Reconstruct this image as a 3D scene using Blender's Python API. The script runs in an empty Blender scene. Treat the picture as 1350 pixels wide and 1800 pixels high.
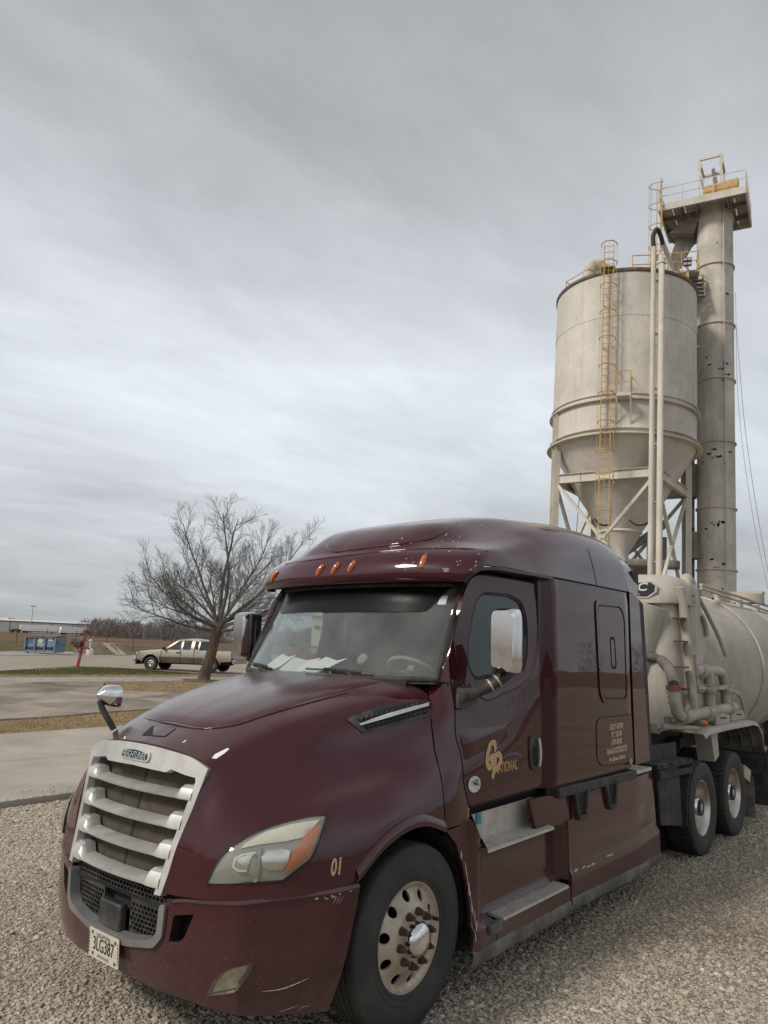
import bpy, math, random
import numpy as np
from mathutils import Vector, Matrix, Quaternion
from mathutils.bvhtree import BVHTree
from mathutils.geometry import delaunay_2d_cdt

random.seed(7)
rng = np.random.default_rng(7)
scene = bpy.context.scene
COL = scene.collection
R = math.radians
PI = math.pi

# ------------------------------------------------------------------ camera
CAM_F = 1300.89                     # focal length in pixels of the 1350 x 1800 photograph
CAM_C = np.array([3.7729, 3.9954, 2.1634])
YAW, PITCH, ROLL = R(219.7017), R(10.49524), R(1.6110)
_f = np.array([math.cos(YAW)*math.cos(PITCH), math.sin(YAW)*math.cos(PITCH), math.sin(PITCH)])
_r = np.array([math.sin(YAW), -math.cos(YAW), 0.0])
_u = np.cross(_r, _f)
_c, _s = math.cos(ROLL), math.sin(ROLL)
CAM_R = np.array([_c*_r+_s*_u, -_s*_r+_c*_u, _f])      # rows: right, up, forward
cd = bpy.data.cameras.new('camera')
cam = bpy.data.objects.new('camera', cd)
COL.objects.link(cam)
cd.sensor_fit = 'VERTICAL'
cd.sensor_height = 36.0
cd.lens = 36.0*CAM_F/1800.0
cd.clip_start = 0.05
cd.clip_end = 4000.0
cam.matrix_world = Matrix(((CAM_R[0][0], CAM_R[1][0], -CAM_R[2][0], CAM_C[0]),
                           (CAM_R[0][1], CAM_R[1][1], -CAM_R[2][1], CAM_C[1]),
                           (CAM_R[0][2], CAM_R[1][2], -CAM_R[2][2], CAM_C[2]),
                           (0, 0, 0, 1)))
scene.camera = cam

# ------------------------------------------------------------------ sun, sky, exposure
SUN_AZ = math.atan2(-0.30, 0.90)
SUN_EL = R(42)
sd = bpy.data.lights.new('sun', 'SUN')
sd.energy = 1.5
sd.angle = R(12)
sd.color = (1.0, 0.93, 0.83)
sun = bpy.data.objects.new('sun', sd)
COL.objects.link(sun)
sv = Vector((math.cos(SUN_AZ)*math.cos(SUN_EL), math.sin(SUN_AZ)*math.cos(SUN_EL), math.sin(SUN_EL)))
sun.rotation_euler = sv.to_track_quat('Z', 'Y').to_euler()

world = bpy.data.worlds.new('World')
scene.world = world
world.use_nodes = True
wn, wl = world.node_tree.nodes, world.node_tree.links
wn.clear()
def WN(t, **kw):
    n = wn.new(t)
    for k, v in kw.items():
        setattr(n, k, v)
    return n
sky = WN('ShaderNodeTexSky', sky_type='NISHITA', sun_disc=False)
sky.sun_elevation = SUN_EL
sky.sun_rotation = math.atan2(sv.x, sv.y)
sky.air_density = 1.0
sky.dust_density = 3.0
tc = WN('ShaderNodeTexCoord')
sep = WN('ShaderNodeSeparateXYZ')
wl.new(tc.outputs['Generated'], sep.inputs[0])
def WM(op, a, b=None, clamp=False):
    n = WN('ShaderNodeMath', operation=op, use_clamp=clamp)
    for i, v in enumerate((a, b)):
        if v is None: continue
        if isinstance(v, (int, float)): n.inputs[i].default_value = v
        else: wl.new(v, n.inputs[i])
    return n.outputs[0]
zc = WM('MAXIMUM', sep.outputs[2], 0.0)
den = WM('ADD', zc, 0.16)
comb = WN('ShaderNodeCombineXYZ')
wl.new(WM('DIVIDE', sep.outputs[0], den), comb.inputs[0])
wl.new(WM('DIVIDE', sep.outputs[1], den), comb.inputs[1])
def cloud_noise(scale, detail, rough, rot, stretch, dist, off):
    r0 = WN('ShaderNodeMapping')
    r0.inputs['Rotation'].default_value = (0, 0, rot)
    wl.new(comb.outputs[0], r0.inputs[0])
    m = WN('ShaderNodeMapping')
    m.inputs['Scale'].default_value = (stretch, 1.0, 1.0)
    m.inputs['Location'].default_value = (off, off*0.7, 0)
    wl.new(r0.outputs[0], m.inputs[0])
    n = WN('ShaderNodeTexNoise')
    n.inputs['Scale'].default_value = scale
    n.inputs['Detail'].default_value = detail
    n.inputs['Roughness'].default_value = rough
    n.inputs['Distortion'].default_value = dist
    wl.new(m.outputs[0], n.inputs['Vector'])
    return n.outputs['Fac']
n1 = cloud_noise(0.66, 7, 0.55, R(16), 0.62, 0.55, 3.1)      # broad banks
n2 = cloud_noise(1.7, 9, 0.62, R(4), 0.40, 0.7, 1.7)       # streaks
n3 = cloud_noise(5.0, 7, 0.62, R(14), 0.5, 0.4, 5.2)        # fine mottling
grad = WN('ShaderNodeValToRGB')
cr = grad.color_ramp
stops = [(0.0, (3.0, 3.17, 3.30)), (0.10, (3.25, 3.43, 3.58)), (0.22, (4.0, 4.22, 4.42)), (0.36, (4.75, 4.98, 5.24)),
         (0.50, (4.0, 4.18, 4.38)), (0.62, (3.25, 3.38, 3.50)), (0.74, (2.65, 2.72, 2.78)), (1.0, (2.3, 2.33, 2.36))]
cr.elements[0].position, cr.elements[0].color = stops[0][0], (*[c/6 for c in stops[0][1]], 1)
cr.elements[1].position, cr.elements[1].color = stops[-1][0], (*[c/6 for c in stops[-1][1]], 1)
for p, c in stops[1:-1]:
    e = cr.elements.new(p); e.color = (*[v/6 for v in c], 1)
wl.new(zc, grad.inputs[0])
v = WM('ADD', WM('MULTIPLY', WM('SUBTRACT', n1, 0.5), 1.15), WM('MULTIPLY', WM('SUBTRACT', n2, 0.5), 0.50))
v = WM('ADD', v, WM('MULTIPLY', WM('SUBTRACT', n3, 0.5), 0.34))
fac = WM('MULTIPLY', WM('ADD', v, 1.0), 5.35)
mul = WN('ShaderNodeMix', data_type='RGBA', blend_type='MULTIPLY')
mul.inputs[0].default_value = 1.0
wl.new(grad.outputs[0], mul.inputs[6])
cmb = WN('ShaderNodeCombineColor')
for i in range(3): wl.new(fac, cmb.inputs[i])
wl.new(cmb.outputs[0], mul.inputs[7])
mix = WN('ShaderNodeMix', data_type='RGBA')                  # a little of the clear sky shows through the cloud
mix.inputs[0].default_value = 0.93
wl.new(sky.outputs[0], mix.inputs[6])
wl.new(mul.outputs[2], mix.inputs[7])
bg = WN('ShaderNodeBackground')
bg.inputs['Strength'].default_value = 0.1
wl.new(mix.outputs[2], bg.inputs[0])
wo = WN('ShaderNodeOutputWorld')
wl.new(bg.outputs[0], wo.inputs[0])

vs = scene.view_settings
scene.display_settings.display_device = 'sRGB'
vs.view_transform = 'Standard'
vs.look = 'None'
vs.exposure = 0.85
vs.gamma = 1.0
vs.use_curve_mapping = False
scene.cycles.max_bounces = 8
scene.cycles.transparent_max_bounces = 16
scene.cycles.use_denoising = True

# ------------------------------------------------------------------ helpers
def ray(px, py):
    return CAM_R.T @ np.array([(px-675)/CAM_F, (900-py)/CAM_F, 1.0])
def on(px, py, axis, val):
    d = ray(px, py)
    return CAM_C + d*((val-CAM_C[axis])/d[axis])
def at_depth(px, py, D):
    return CAM_C + ray(px, py)*D
def proj(P):
    q = CAM_R @ (np.asarray(P, float)-CAM_C)
    return 675+CAM_F*q[0]/q[2], 900-CAM_F*q[1]/q[2]

def sstep(a, b, x):
    t = np.clip((np.asarray(x, float)-a)/(b-a), 0, 1)
    return t*t*(3-2*t)

def mesh_obj(name, verts, faces, mat=None, parent=None, smooth=35, bevel=0, loc=None):
    me = bpy.data.meshes.new(name)
    me.from_pydata([tuple(map(float, v)) for v in verts], [], [tuple(int(i) for i in f) for f in faces])
    me.validate()
    me.update()
    if smooth:
        me.polygons.foreach_set('use_smooth', [True]*len(me.polygons))
        me.set_sharp_from_angle(angle=R(smooth))
    if mat is not None:
        me.materials.append(mat)
    o = bpy.data.objects.new(name, me)
    COL.objects.link(o)
    if parent is not None:
        o.parent = parent
    if loc is not None:
        o.location = loc
    if bevel:
        b = o.modifiers.new('bevel', 'BEVEL')
        b.width = bevel; b.segments = 2; b.limit_method = 'ANGLE'; b.angle_limit = R(40)
    return o

def empty(name, loc=(0, 0, 0), rot=None):
    o = bpy.data.objects.new(name, None)
    o.empty_display_size = 0.3
    COL.objects.link(o)
    o.location = loc
    if rot is not None:
        o.rotation_mode = 'QUATERNION'
        o.rotation_quaternion = rot
    return o

def tag(o, label=None, cat=None, group=None, kind=None):
    if label: o['label'] = label
    if cat: o['category'] = cat
    if group: o['group'] = group
    if kind: o['kind'] = kind
    return o

def thing(name, label, cat, loc=(0, 0, 0), rotz=None, group=None, rot=None):
    o = empty(name, loc, rot)
    if rotz is not None:
        o.rotation_euler = (0, 0, rotz)
    return tag(o, label, cat, group)

def frame_of(d):
    d = np.asarray(d, float); d = d/np.linalg.norm(d)
    a = np.array([0, 0, 1.0]) if abs(d[2]) < 0.9 else np.array([1.0, 0, 0])
    e1 = np.cross(a, d); e1 /= np.linalg.norm(e1)
    return e1, np.cross(d, e1), d

class MB:
    """collects shapes into one mesh"""
    def __init__(s): s.v, s.f = [], []
    def add(s, V, F):
        n = len(s.v); s.v += [tuple(map(float, p)) for p in V]; s.f += [tuple(i+n for i in f) for f in F]; return s
    def box(s, c, size, rz=0, M=None):
        x, y, z = [k/2 for k in size]
        P = np.array([(-x, -y, -z), (x, -y, -z), (x, y, -z), (-x, y, -z), (-x, -y, z), (x, -y, z), (x, y, z), (-x, y, z)])
        if rz:
            ca, sa = math.cos(rz), math.sin(rz)
            P = np.stack([P[:, 0]*ca-P[:, 1]*sa, P[:, 0]*sa+P[:, 1]*ca, P[:, 2]], 1)
        if M is not None: P = P @ np.asarray(M).T
        return s.add(P+np.asarray(c), [(0, 3, 2, 1), (4, 5, 6, 7), (0, 1, 5, 4), (1, 2, 6, 5), (2, 3, 7, 6), (3, 0, 4, 7)])
    def bar(s, p, q, w, h, up=(0, 0, 1)):
        """a box beam from p to q, w wide, h high"""
        p, q = np.asarray(p, float), np.asarray(q, float)
        d = q-p; L = np.linalg.norm(d); d = d/L
        u = np.asarray(up, float)
        if abs(u @ d) > 0.95: u = np.array([1.0, 0, 0]) if abs(d[0]) < 0.9 else np.array([0, 1.0, 0])
        e = np.cross(u, d); e /= np.linalg.norm(e); u = np.cross(d, e)
        return s.box((p+q)/2, (L, w, h), M=np.stack([d, e, u], 1))
    def cyl(s, p, q, r, n=16, r2=None, cap=True):
        p, q = np.asarray(p, float), np.asarray(q, float)
        if r2 is None: r2 = r
        e1, e2, d = frame_of(q-p)
        V = []
        for c, rr in ((p, r), (q, r2)):
            for i in range(n):
                a = 2*PI*i/n; V.append(c+rr*(math.cos(a)*e1+math.sin(a)*e2))
        F = [(i, (i+1) % n, n+(i+1) % n, n+i) for i in range(n)]
        if cap: F += [tuple(range(n-1, -1, -1)), tuple(range(n, 2*n))]
        return s.add(V, F)
    def tube(s, pts, r, n=10, closed=False, cap=True, flat=1.0):
        P = np.asarray(pts, float); m = len(P)
        rr = np.full(m, r) if np.isscalar(r) else np.asarray(r, float)
        T = np.zeros_like(P)
        for i in range(m):
            a = P[(i-1) % m] if (closed or i > 0) else P[i]
            b = P[(i+1) % m] if (closed or i < m-1) else P[i]
            T[i] = (b-a)/(np.linalg.norm(b-a)+1e-12)
        e1, e2, _ = frame_of(T[0])
        V = []
        for i in range(m):
            e1 = e1 - (e1 @ T[i])*T[i]; e1 /= np.linalg.norm(e1)+1e-12
            e2 = np.cross(T[i], e1)
            for k in range(n):
                a = 2*PI*k/n; V.append(P[i]+rr[i]*(math.cos(a)*e1+flat*math.sin(a)*e2))
        F = []
        for i in range(m if closed else m-1):
            j = (i+1) % m
            for k in range(n):
                F.append((i*n+k, i*n+(k+1) % n, j*n+(k+1) % n, j*n+k))
        if cap and not closed:
            F += [tuple(range(n-1, -1, -1)), tuple((m-1)*n+k for k in range(n))]
        return s.add(V, F)
    def lathe(s, prof, c=(0, 0, 0), axis=(0, 0, 1), n=32, a0=0, a1=2*PI, cap=False):
        """prof: (radius, height along axis)"""
        e1, e2, d = frame_of(axis); c = np.asarray(c, float)
        full = abs(a1-a0-2*PI) < 1e-6
        m = n if full else n+1
        V = []
        for rr, h in prof:
            for i in range(m):
                a = a0+(a1-a0)*i/n; V.append(c+rr*(math.cos(a)*e1+math.sin(a)*e2)+h*d)
        F = []
        for j in range(len(prof)-1):
            for i in range(n):
                k = (i+1) % m
                F.append((j*m+i, j*m+k, (j+1)*m+k, (j+1)*m+i))
        if cap:
            F += [tuple(range(m-1, -1, -1)), tuple((len(prof)-1)*m+i for i in range(m))]
        return s.add(V, F)
    def prism(s, poly, fn0, fn1):
        """side walls and caps between two placements of a 2D polygon"""
        n = len(poly)
        V = [fn0(*p) for p in poly]+[fn1(*p) for p in poly]
        F = [tuple(range(n-1, -1, -1)), tuple(range(n, 2*n))]+[(i, (i+1) % n, n+(i+1) % n, n+i) for i in range(n)]
        return s.add(V, F)
    def grid(s, G):
        G = np.asarray(G, float); a, b = G.shape[:2]
        return s.add(G.reshape(-1, 3), [(i*b+j, i*b+j+1, (i+1)*b+j+1, (i+1)*b+j) for i in range(a-1) for j in range(b-1)])
    def build(s, name, mat=None, parent=None, smooth=35, bevel=0, loc=None):
        return mesh_obj(name, s.v, s.f, mat, parent, smooth, bevel, loc)

def spline(P, n, closed=False):
    """smooth curve through points, n samples (nonuniform Catmull-Rom)"""
    P = np.asarray(P, float)
    if closed: P = np.vstack([P[-2:], P, P[:3]])
    d = np.maximum(np.linalg.norm(np.diff(P, axis=0), axis=1), 1e-6)
    t = np.concatenate([[0], np.cumsum(d)])
    if closed: lo, hi = t[2], t[-3]; ts = np.linspace(lo, hi, n, endpoint=False)
    else: ts = np.linspace(0, t[-1], n)
    return hermite(t, P, ts)

def hermite(t, P, ts):
    P = np.asarray(P, float)
    sl = (P[1:]-P[:-1])/(t[1:]-t[:-1])[:, None]
    m = np.empty_like(P); m[0] = sl[0]; m[-1] = sl[-1]
    h = (t[1:]-t[:-1])
    if len(t) > 2:
        w = (h[:-1]/(h[:-1]+h[1:]))[:, None]
        m[1:-1] = sl[:-1]*(1-w)+sl[1:]*w
    i = np.clip(np.searchsorted(t, ts, side='right')-1, 0, len(t)-2)
    hh = h[i]; u = ((ts-t[i])/hh)[:, None]; hh = hh[:, None]
    return ((2*u**3-3*u**2+1)*P[i]+(u**3-2*u**2+u)*hh*m[i]+(-2*u**3+3*u**2)*P[i+1]+(u**3-u**2)*hh*m[i+1])

def loft(net, nu, nv):
    """net[v][u] control points -> dense (nv, nu, 3) smooth surface"""
    N = np.asarray(net, float)
    V, U = N.shape[:2]
    du = np.maximum(np.mean(np.linalg.norm(np.diff(N, axis=1), axis=2), axis=0), 1e-5)
    tu = np.concatenate([[0], np.cumsum(du)])
    dv = np.maximum(np.mean(np.linalg.norm(np.diff(N, axis=0), axis=2), axis=1), 1e-5)
    tv = np.concatenate([[0], np.cumsum(dv)])
    # samples keep every control row and column
    def samples(t, n):
        out = []
        for a, b in zip(t[:-1], t[1:]):
            k = max(1, int(round(n*(b-a)/t[-1]))); out += list(np.linspace(a, b, k, endpoint=False))
        return np.array(out+[t[-1]])
    su, sv_ = samples(tu, nu), samples(tv, nv)
    A = np.stack([hermite(tu, N[v], su) for v in range(V)])          # V, nu, 3
    return np.stack([hermite(tv, A[:, j], sv_) for j in range(A.shape[1])], 1)

def inside(poly, x, y):
    c = np.zeros(len(x), bool); n = len(poly)
    for i in range(n):
        x1, y1 = poly[i]; x2, y2 = poly[(i+1) % n]
        if y1 == y2: continue
        k = ((y1 > y) != (y2 > y)) & (x < (x2-x1)*(y-y1)/(y2-y1)+x1)
        c ^= k
    return c

def resample(poly, step, closed=True):
    out = []; n = len(poly)
    for i in range(n if closed else n-1):
        a, b = np.array(poly[i], float), np.array(poly[(i+1) % n], float)
        k = max(1, int(math.ceil(np.linalg.norm(b-a)/step)))
        out += [tuple(a+(b-a)*j/k) for j in range(k)]
    return out

def rounded(poly, r, n=5):
    """round the corners of a polygon; r is one radius or one per corner"""
    out = []; m = len(poly)
    for i in range(m):
        p0, p, p1 = [np.array(poly[k % m], float) for k in (i-1, i, i+1)]
        rr = r if np.isscalar(r) else r[i]
        a, b = p0-p, p1-p; la, lb = np.linalg.norm(a), np.linalg.norm(b)
        q = min(rr, la*0.49, lb*0.49)
        if q < 1e-4: out.append(tuple(p)); continue
        A, B = p+a/la*q, p+b/lb*q
        for k in range(n+1):
            t = k/n; out.append(tuple((1-t)**2*A+2*t*(1-t)*p+t*t*B))
    return out

def cdt(outline, holes, step):
    loops = [resample(outline, step)]+[resample(h, step) for h in holes]
    V, E = [], []
    for L in loops:
        n0 = len(V); V += L; E += [(n0+i, n0+(i+1) % len(L)) for i in range(len(L))]
    B = np.array(V)
    lo, hi = B.min(0), B.max(0)
    gx, gy = np.meshgrid(np.arange(lo[0]+step*.5, hi[0], step), np.arange(lo[1]+step*.5, hi[1], step))
    gx, gy = gx.ravel(), gy.ravel()
    k = inside(outline, gx, gy)
    for h in holes: k &= ~inside(h, gx, gy)
    g = np.stack([gx[k], gy[k]], 1)
    if len(g):
        keep = np.ones(len(g), bool)
        for i in range(0, len(g), 4000):
            d = np.min(((g[i:i+4000, None]-B[None])**2).sum(2), 1); keep[i:i+4000] = d > (step*.45)**2
        V += [tuple(p) for p in g[keep]]
    r = delaunay_2d_cdt([Vector(p) for p in V], E, [], 0, 1e-7)
    W = np.array([(p[0], p[1]) for p in r[0]])
    F = np.array([tuple(f) for f in r[2]])
    c = W[F].mean(1)
    k = inside(outline, c[:, 0], c[:, 1])
    for h in holes: k &= ~inside(h, c[:, 0], c[:, 1])
    return W, F[k]

def panel(name, outline, holes, fn, step, mat, parent=None, hint=(0, 1, 0), thick=0.0, smooth=35):
    W, F = cdt(outline, holes, step)
    P = np.array([fn(a, b) for a, b in W], float)
    n = np.cross(P[F[:, 1]]-P[F[:, 0]], P[F[:, 2]]-P[F[:, 0]]).sum(0)
    if n @ np.asarray(hint, float) < 0: F = F[:, ::-1]
    o = mesh_obj(name, P, F, mat, parent, smooth)
    if thick:
        m = o.modifiers.new('solid', 'SOLIDIFY'); m.thickness = thick; m.offset = -1
        es = o.modifiers.new('split', 'EDGE_SPLIT'); es.split_angle = R(max(20, smooth)); es.use_edge_sharp = True
    return o

def grid_obj(name, G, mat, parent=None, hint=None, thick=0.0, smooth=35):
    G = np.asarray(G, float)
    a, b = G.shape[:2]
    F = np.array([(i*b+j, i*b+j+1, (i+1)*b+j+1, (i+1)*b+j) for i in range(a-1) for j in range(b-1)])
    P = G.reshape(-1, 3)
    if hint is not None:
        n = np.cross(P[F[:, 1]]-P[F[:, 0]], P[F[:, 3]]-P[F[:, 0]]).sum(0)
        if n @ np.asarray(hint, float) < 0: F = F[:, ::-1]
    o = mesh_obj(name, P, F, mat, parent, smooth)
    if thick:
        m = o.modifiers.new('solid', 'SOLIDIFY'); m.thickness = thick; m.offset = -1
        es = o.modifiers.new('split', 'EDGE_SPLIT'); es.split_angle = R(max(20, smooth)); es.use_edge_sharp = True
    return o

def mirror_y(o, name=None, parent='same'):
    """a mirrored twin on the other side of the truck"""
    me = o.data.copy()
    for vt in me.vertices: vt.co.y = -vt.co.y
    me.flip_normals()
    c = o.copy(); c.data = me
    if name: c.name = name
    COL.objects.link(c)
    if parent != 'same': c.parent = parent
    return c

def dup(o, parent=None, loc=None):
    c = o.copy(); COL.objects.link(c)
    if parent is not None: c.parent = parent
    if loc is not None: c.location = loc
    for ch in o.children: dup(ch, c)
    return c

def bvh_of(*objs):
    V, F = [], []
    for o in objs:
        n = len(V)
        V += [tuple(v.co) for v in o.data.vertices]
        F += [tuple(i+n for i in p.vertices) for p in o.data.polygons]
    return BVHTree.FromPolygons(V, F)

def hit(bvh, px, py):
    d = Vector(ray(px, py)).normalized()
    h = bvh.ray_cast(Vector(CAM_C), d)
    return np.array(h[0]) if h[0] is not None else None

def patch(name, bvh, poly, n, step, off, mat, parent=None, bulge=0.0, width=0.05, holes=(), thick=0.0, smooth=40):
    """a piece that lies on a surface: poly are 3D points, n the direction it is seen along"""
    poly = [p for p in poly if p is not None]
    e1, e2, d = frame_of(n)
    c = np.mean(poly, 0)
    P2 = [((p-c) @ e1, (p-c) @ e2) for p in poly]
    H2 = [[((p-c) @ e1, (p-c) @ e2) for p in h] for h in holes]
    W, F = cdt(P2, H2, step)
    B = np.array(resample(P2, step/2))
    out = []
    last = None
    for a, b in W:
        q = c+a*e1+b*e2
        h = bvh.ray_cast(Vector(q+d*0.6), Vector(-d))
        if h[0] is None:
            h = bvh.find_nearest(Vector(q))
        nn = np.array(h[1]);
        if nn @ d < 0: nn = -nn
        dist = math.sqrt(((B-(a, b))**2).sum(1).min())
        k = min(1.0, dist/width)
        out.append(np.array(h[0])+nn*(off+bulge*math.sin(k*PI/2)))
    out = np.array(out)
    nsum = np.cross(out[F[:, 1]]-out[F[:, 0]], out[F[:, 2]]-out[F[:, 0]]).sum(0)
    if nsum @ d < 0: F = F[:, ::-1]
    o = mesh_obj(name, out, F, mat, parent, smooth)
    if thick:
        m = o.modifiers.new('solid', 'SOLIDIFY'); m.thickness = thick; m.offset = -1
        es = o.modifiers.new('split', 'EDGE_SPLIT'); es.split_angle = R(max(20, smooth)); es.use_edge_sharp = True
    return o

def text_mesh(txt, size=1.0, shear=0.0, extrude=0.0, offset=0.0, sx=1.0, align='CENTER', space=1.0):
    cu = bpy.data.curves.new('lettering', 'FONT')
    cu.body = txt; cu.size = size; cu.shear = shear; cu.extrude = extrude; cu.offset = offset
    cu.align_x = align; cu.align_y = 'CENTER'; cu.space_character = space
    cu.resolution_u = 3
    o = bpy.data.objects.new('lettering', cu); COL.objects.link(o)
    bpy.context.view_layer.update()
    dg = bpy.context.evaluated_depsgraph_get()
    me = bpy.data.meshes.new_from_object(o.evaluated_get(dg))
    bpy.data.objects.remove(o); bpy.data.curves.remove(cu)
    V = np.array([v.co[:] for v in me.vertices]); F = [tuple(p.vertices) for p in me.polygons]
    bpy.data.meshes.remove(me)
    V[:, 0] *= sx
    return V, F

def lettering(name, txt, fn, mat, parent, **kw):
    """flat letters laid out by fn(x, y, z) -> world point"""
    V, F = text_mesh(txt, **kw)
    return mesh_obj(name, [fn(*v) for v in V], F, mat, parent, smooth=0)

# ------------------------------------------------------------------ materials
def new_mat(name):
    m = bpy.data.materials.new(name); m.use_nodes = True
    m.node_tree.nodes.clear()
    return m
class NT:
    def __init__(s, m): s.n, s.l = m.node_tree.nodes, m.node_tree.links
    def node(s, t, ins=None, **kw):
        n = s.n.new(t)
        for k, v in kw.items(): setattr(n, k, v)
        for k, v in (ins or {}).items(): s.set(n.inputs[k], v)
        return n
    def set(s, sock, v):
        if isinstance(v, bpy.types.NodeSocket): s.l.new(v, sock)
        elif isinstance(v, (tuple, list)) and len(v) == 3 and sock.type == 'RGBA': sock.default_value = (*v, 1)
        else: sock.default_value = v
    def math(s, op, a, b=0.0, clamp=False):
        n = s.node('ShaderNodeMath', {0: a, 1: b}, operation=op, use_clamp=clamp); return n.outputs[0]
    def noise(s, vec, scale, detail=4, rough=0.55, dist=0.0):
        return s.node('ShaderNodeTexNoise', {'Vector': vec, 'Scale': scale, 'Detail': detail, 'Roughness': rough, 'Distortion': dist}).outputs['Fac']
    def ramp(s, fac, a, b):
        n = s.node('ShaderNodeMapRange', {0: fac, 1: a, 2: b, 3: 0.0, 4: 1.0}); n.clamp = True; return n.outputs[0]
    def mix(s, fac, a, b, blend='MIX'):
        n = s.node('ShaderNodeMix', data_type='RGBA', blend_type=blend)
        s.set(n.inputs[0], fac); s.set(n.inputs[6], a); s.set(n.inputs[7], b); return n.outputs[2]
    def mapping(s, vec, scale=(1, 1, 1), loc=(0, 0, 0), rot=(0, 0, 0)):
        return s.node('ShaderNodeMapping', {'Vector': vec, 'Scale': scale, 'Location': loc, 'Rotation': rot}).outputs[0]
    def coords(s): return s.node('ShaderNodeTexCoord').outputs['Object']
    def bump(s, h, strength, dist=0.01): return s.node('ShaderNodeBump', {'Height': h, 'Strength': strength, 'Distance': dist}).outputs[0]
    def out(s, sh, disp=None):
        o = s.node('ShaderNodeOutputMaterial'); s.l.new(sh, o.inputs[0])

def simple(name, col, rough=0.6, metal=0.0, var=0.15, scale=6.0, bump=0.0, bscale=60.0, dust=0.0, dustcol=(0.33, 0.28, 0.22), coat=0.0, spec=0.5, streak=0.0):
    """a principled surface with uneven colour, dust and fine relief"""
    m = new_mat(name); t = NT(m); oc = t.coords()
    n = t.noise(oc, scale, 5, 0.6)
    dark = tuple(c*(1-var) for c in col); lite = tuple(min(1, c*(1+var)) for c in col)
    c = t.mix(t.ramp(n, 0.3, 0.7), dark, lite)
    if streak:
        sv = t.mapping(oc, (7, 7, 0.35))
        sn = t.ramp(t.noise(sv, 3.0, 5, 0.65), 0.45, 0.75)
        c = t.mix(t.math('MULTIPLY', sn, streak), c, tuple(v*0.45 for v in col))
    r = rough
    if dust:
        dn = t.ramp(t.noise(oc, scale*0.7, 7, 0.68), 0.42, 0.72)
        fac = t.math('MULTIPLY', dn, dust)
        c = t.mix(fac, c, dustcol)
        r = t.math('ADD', rough, t.math('MULTIPLY', fac, 0.6), clamp=True)
    b = t.node('ShaderNodeBsdfPrincipled', {'Base Color': c, 'Roughness': r, 'Metallic': metal, 'Coat Weight': coat, 'Coat Roughness': 0.06, 'Specular IOR Level': spec})
    if bump:
        t.set(b.inputs['Normal'], t.bump(t.noise(oc, bscale, 4, 0.6), bump, 0.01))
    t.out(b.outputs[0])
    return m

def paint_mat(name, base, dusty=0.12, low=1.0):
    m = new_mat(name); t = NT(m); oc = t.coords()
    sp = t.node('ShaderNodeSeparateXYZ', {0: oc})
    z = sp.outputs[2]
    n = t.noise(oc, 2.2, 6, 0.62)
    fine = t.noise(oc, 55, 3, 0.6)
    film = t.math('MULTIPLY', t.ramp(n, 0.40, 0.85), dusty)
    # road film thickens towards the wheels
    lowf = t.math('MULTIPLY', t.node('ShaderNodeMapRange', {0: z, 1: 1.25, 2: 0.25, 3: 0.0, 4: 1.0}).outputs[0], 0.15*low)
    lowf = t.math('MULTIPLY', lowf, t.math('ADD', t.noise(oc, 7, 6, 0.7), 0.35))
    nz_ = t.node('ShaderNodeSeparateXYZ', {0: t.node('ShaderNodeNewGeometry').outputs['Normal']}).outputs[2]
    film = t.math('ADD', film, t.math('MULTIPLY', t.ramp(nz_, 0.72, 0.98), t.math('ADD', 0.11, t.math('MULTIPLY', t.ramp(n, 0.3, 0.7), 0.13))))  # upward faces paler: settled dust, with the sky's sheen also put into the colour
    dust = t.math('ADD', t.math('ADD', film, lowf), t.math('MULTIPLY', t.math('SUBTRACT', fine, 0.5), 0.03), clamp=True)
    c = t.mix(dust, base, (0.25, 0.21, 0.185))
    # stone chips and salt specks, mostly low down
    vor = t.node('ShaderNodeTexVoronoi', {'Vector': oc, 'Scale': 92.0})
    spk = t.math('LESS_THAN', vor.outputs['Distance'], 0.125)
    dens = t.math('GREATER_THAN', t.noise(oc, 14, 4, 0.7), t.node('ShaderNodeMapRange', {0: z, 1: 1.15, 2: 0.3, 3: 0.74, 4: 0.42}).outputs[0])
    c = t.mix(t.math('MULTIPLY', t.math('MULTIPLY', spk, dens), 0.5), c, (0.42, 0.36, 0.33))
    rough = t.math('ADD', 0.30, t.math('MULTIPLY', dust, 0.9), clamp=True)
    crough = t.math('ADD', 0.018, t.math('MULTIPLY', dust, 1.1), clamp=True)
    wav = t.bump(t.noise(t.mapping(oc, (1, 1, 1.6)), 1.7, 2, 0.4), 0.05, 0.02)
    b = t.node('ShaderNodeBsdfPrincipled', {'Base Color': c, 'Roughness': rough, 'Coat Weight': 1.0, 'Coat Roughness': crough, 'Coat Normal': wav, 'Specular IOR Level': 0.08})
    t.out(b.outputs[0])
    return m

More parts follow.
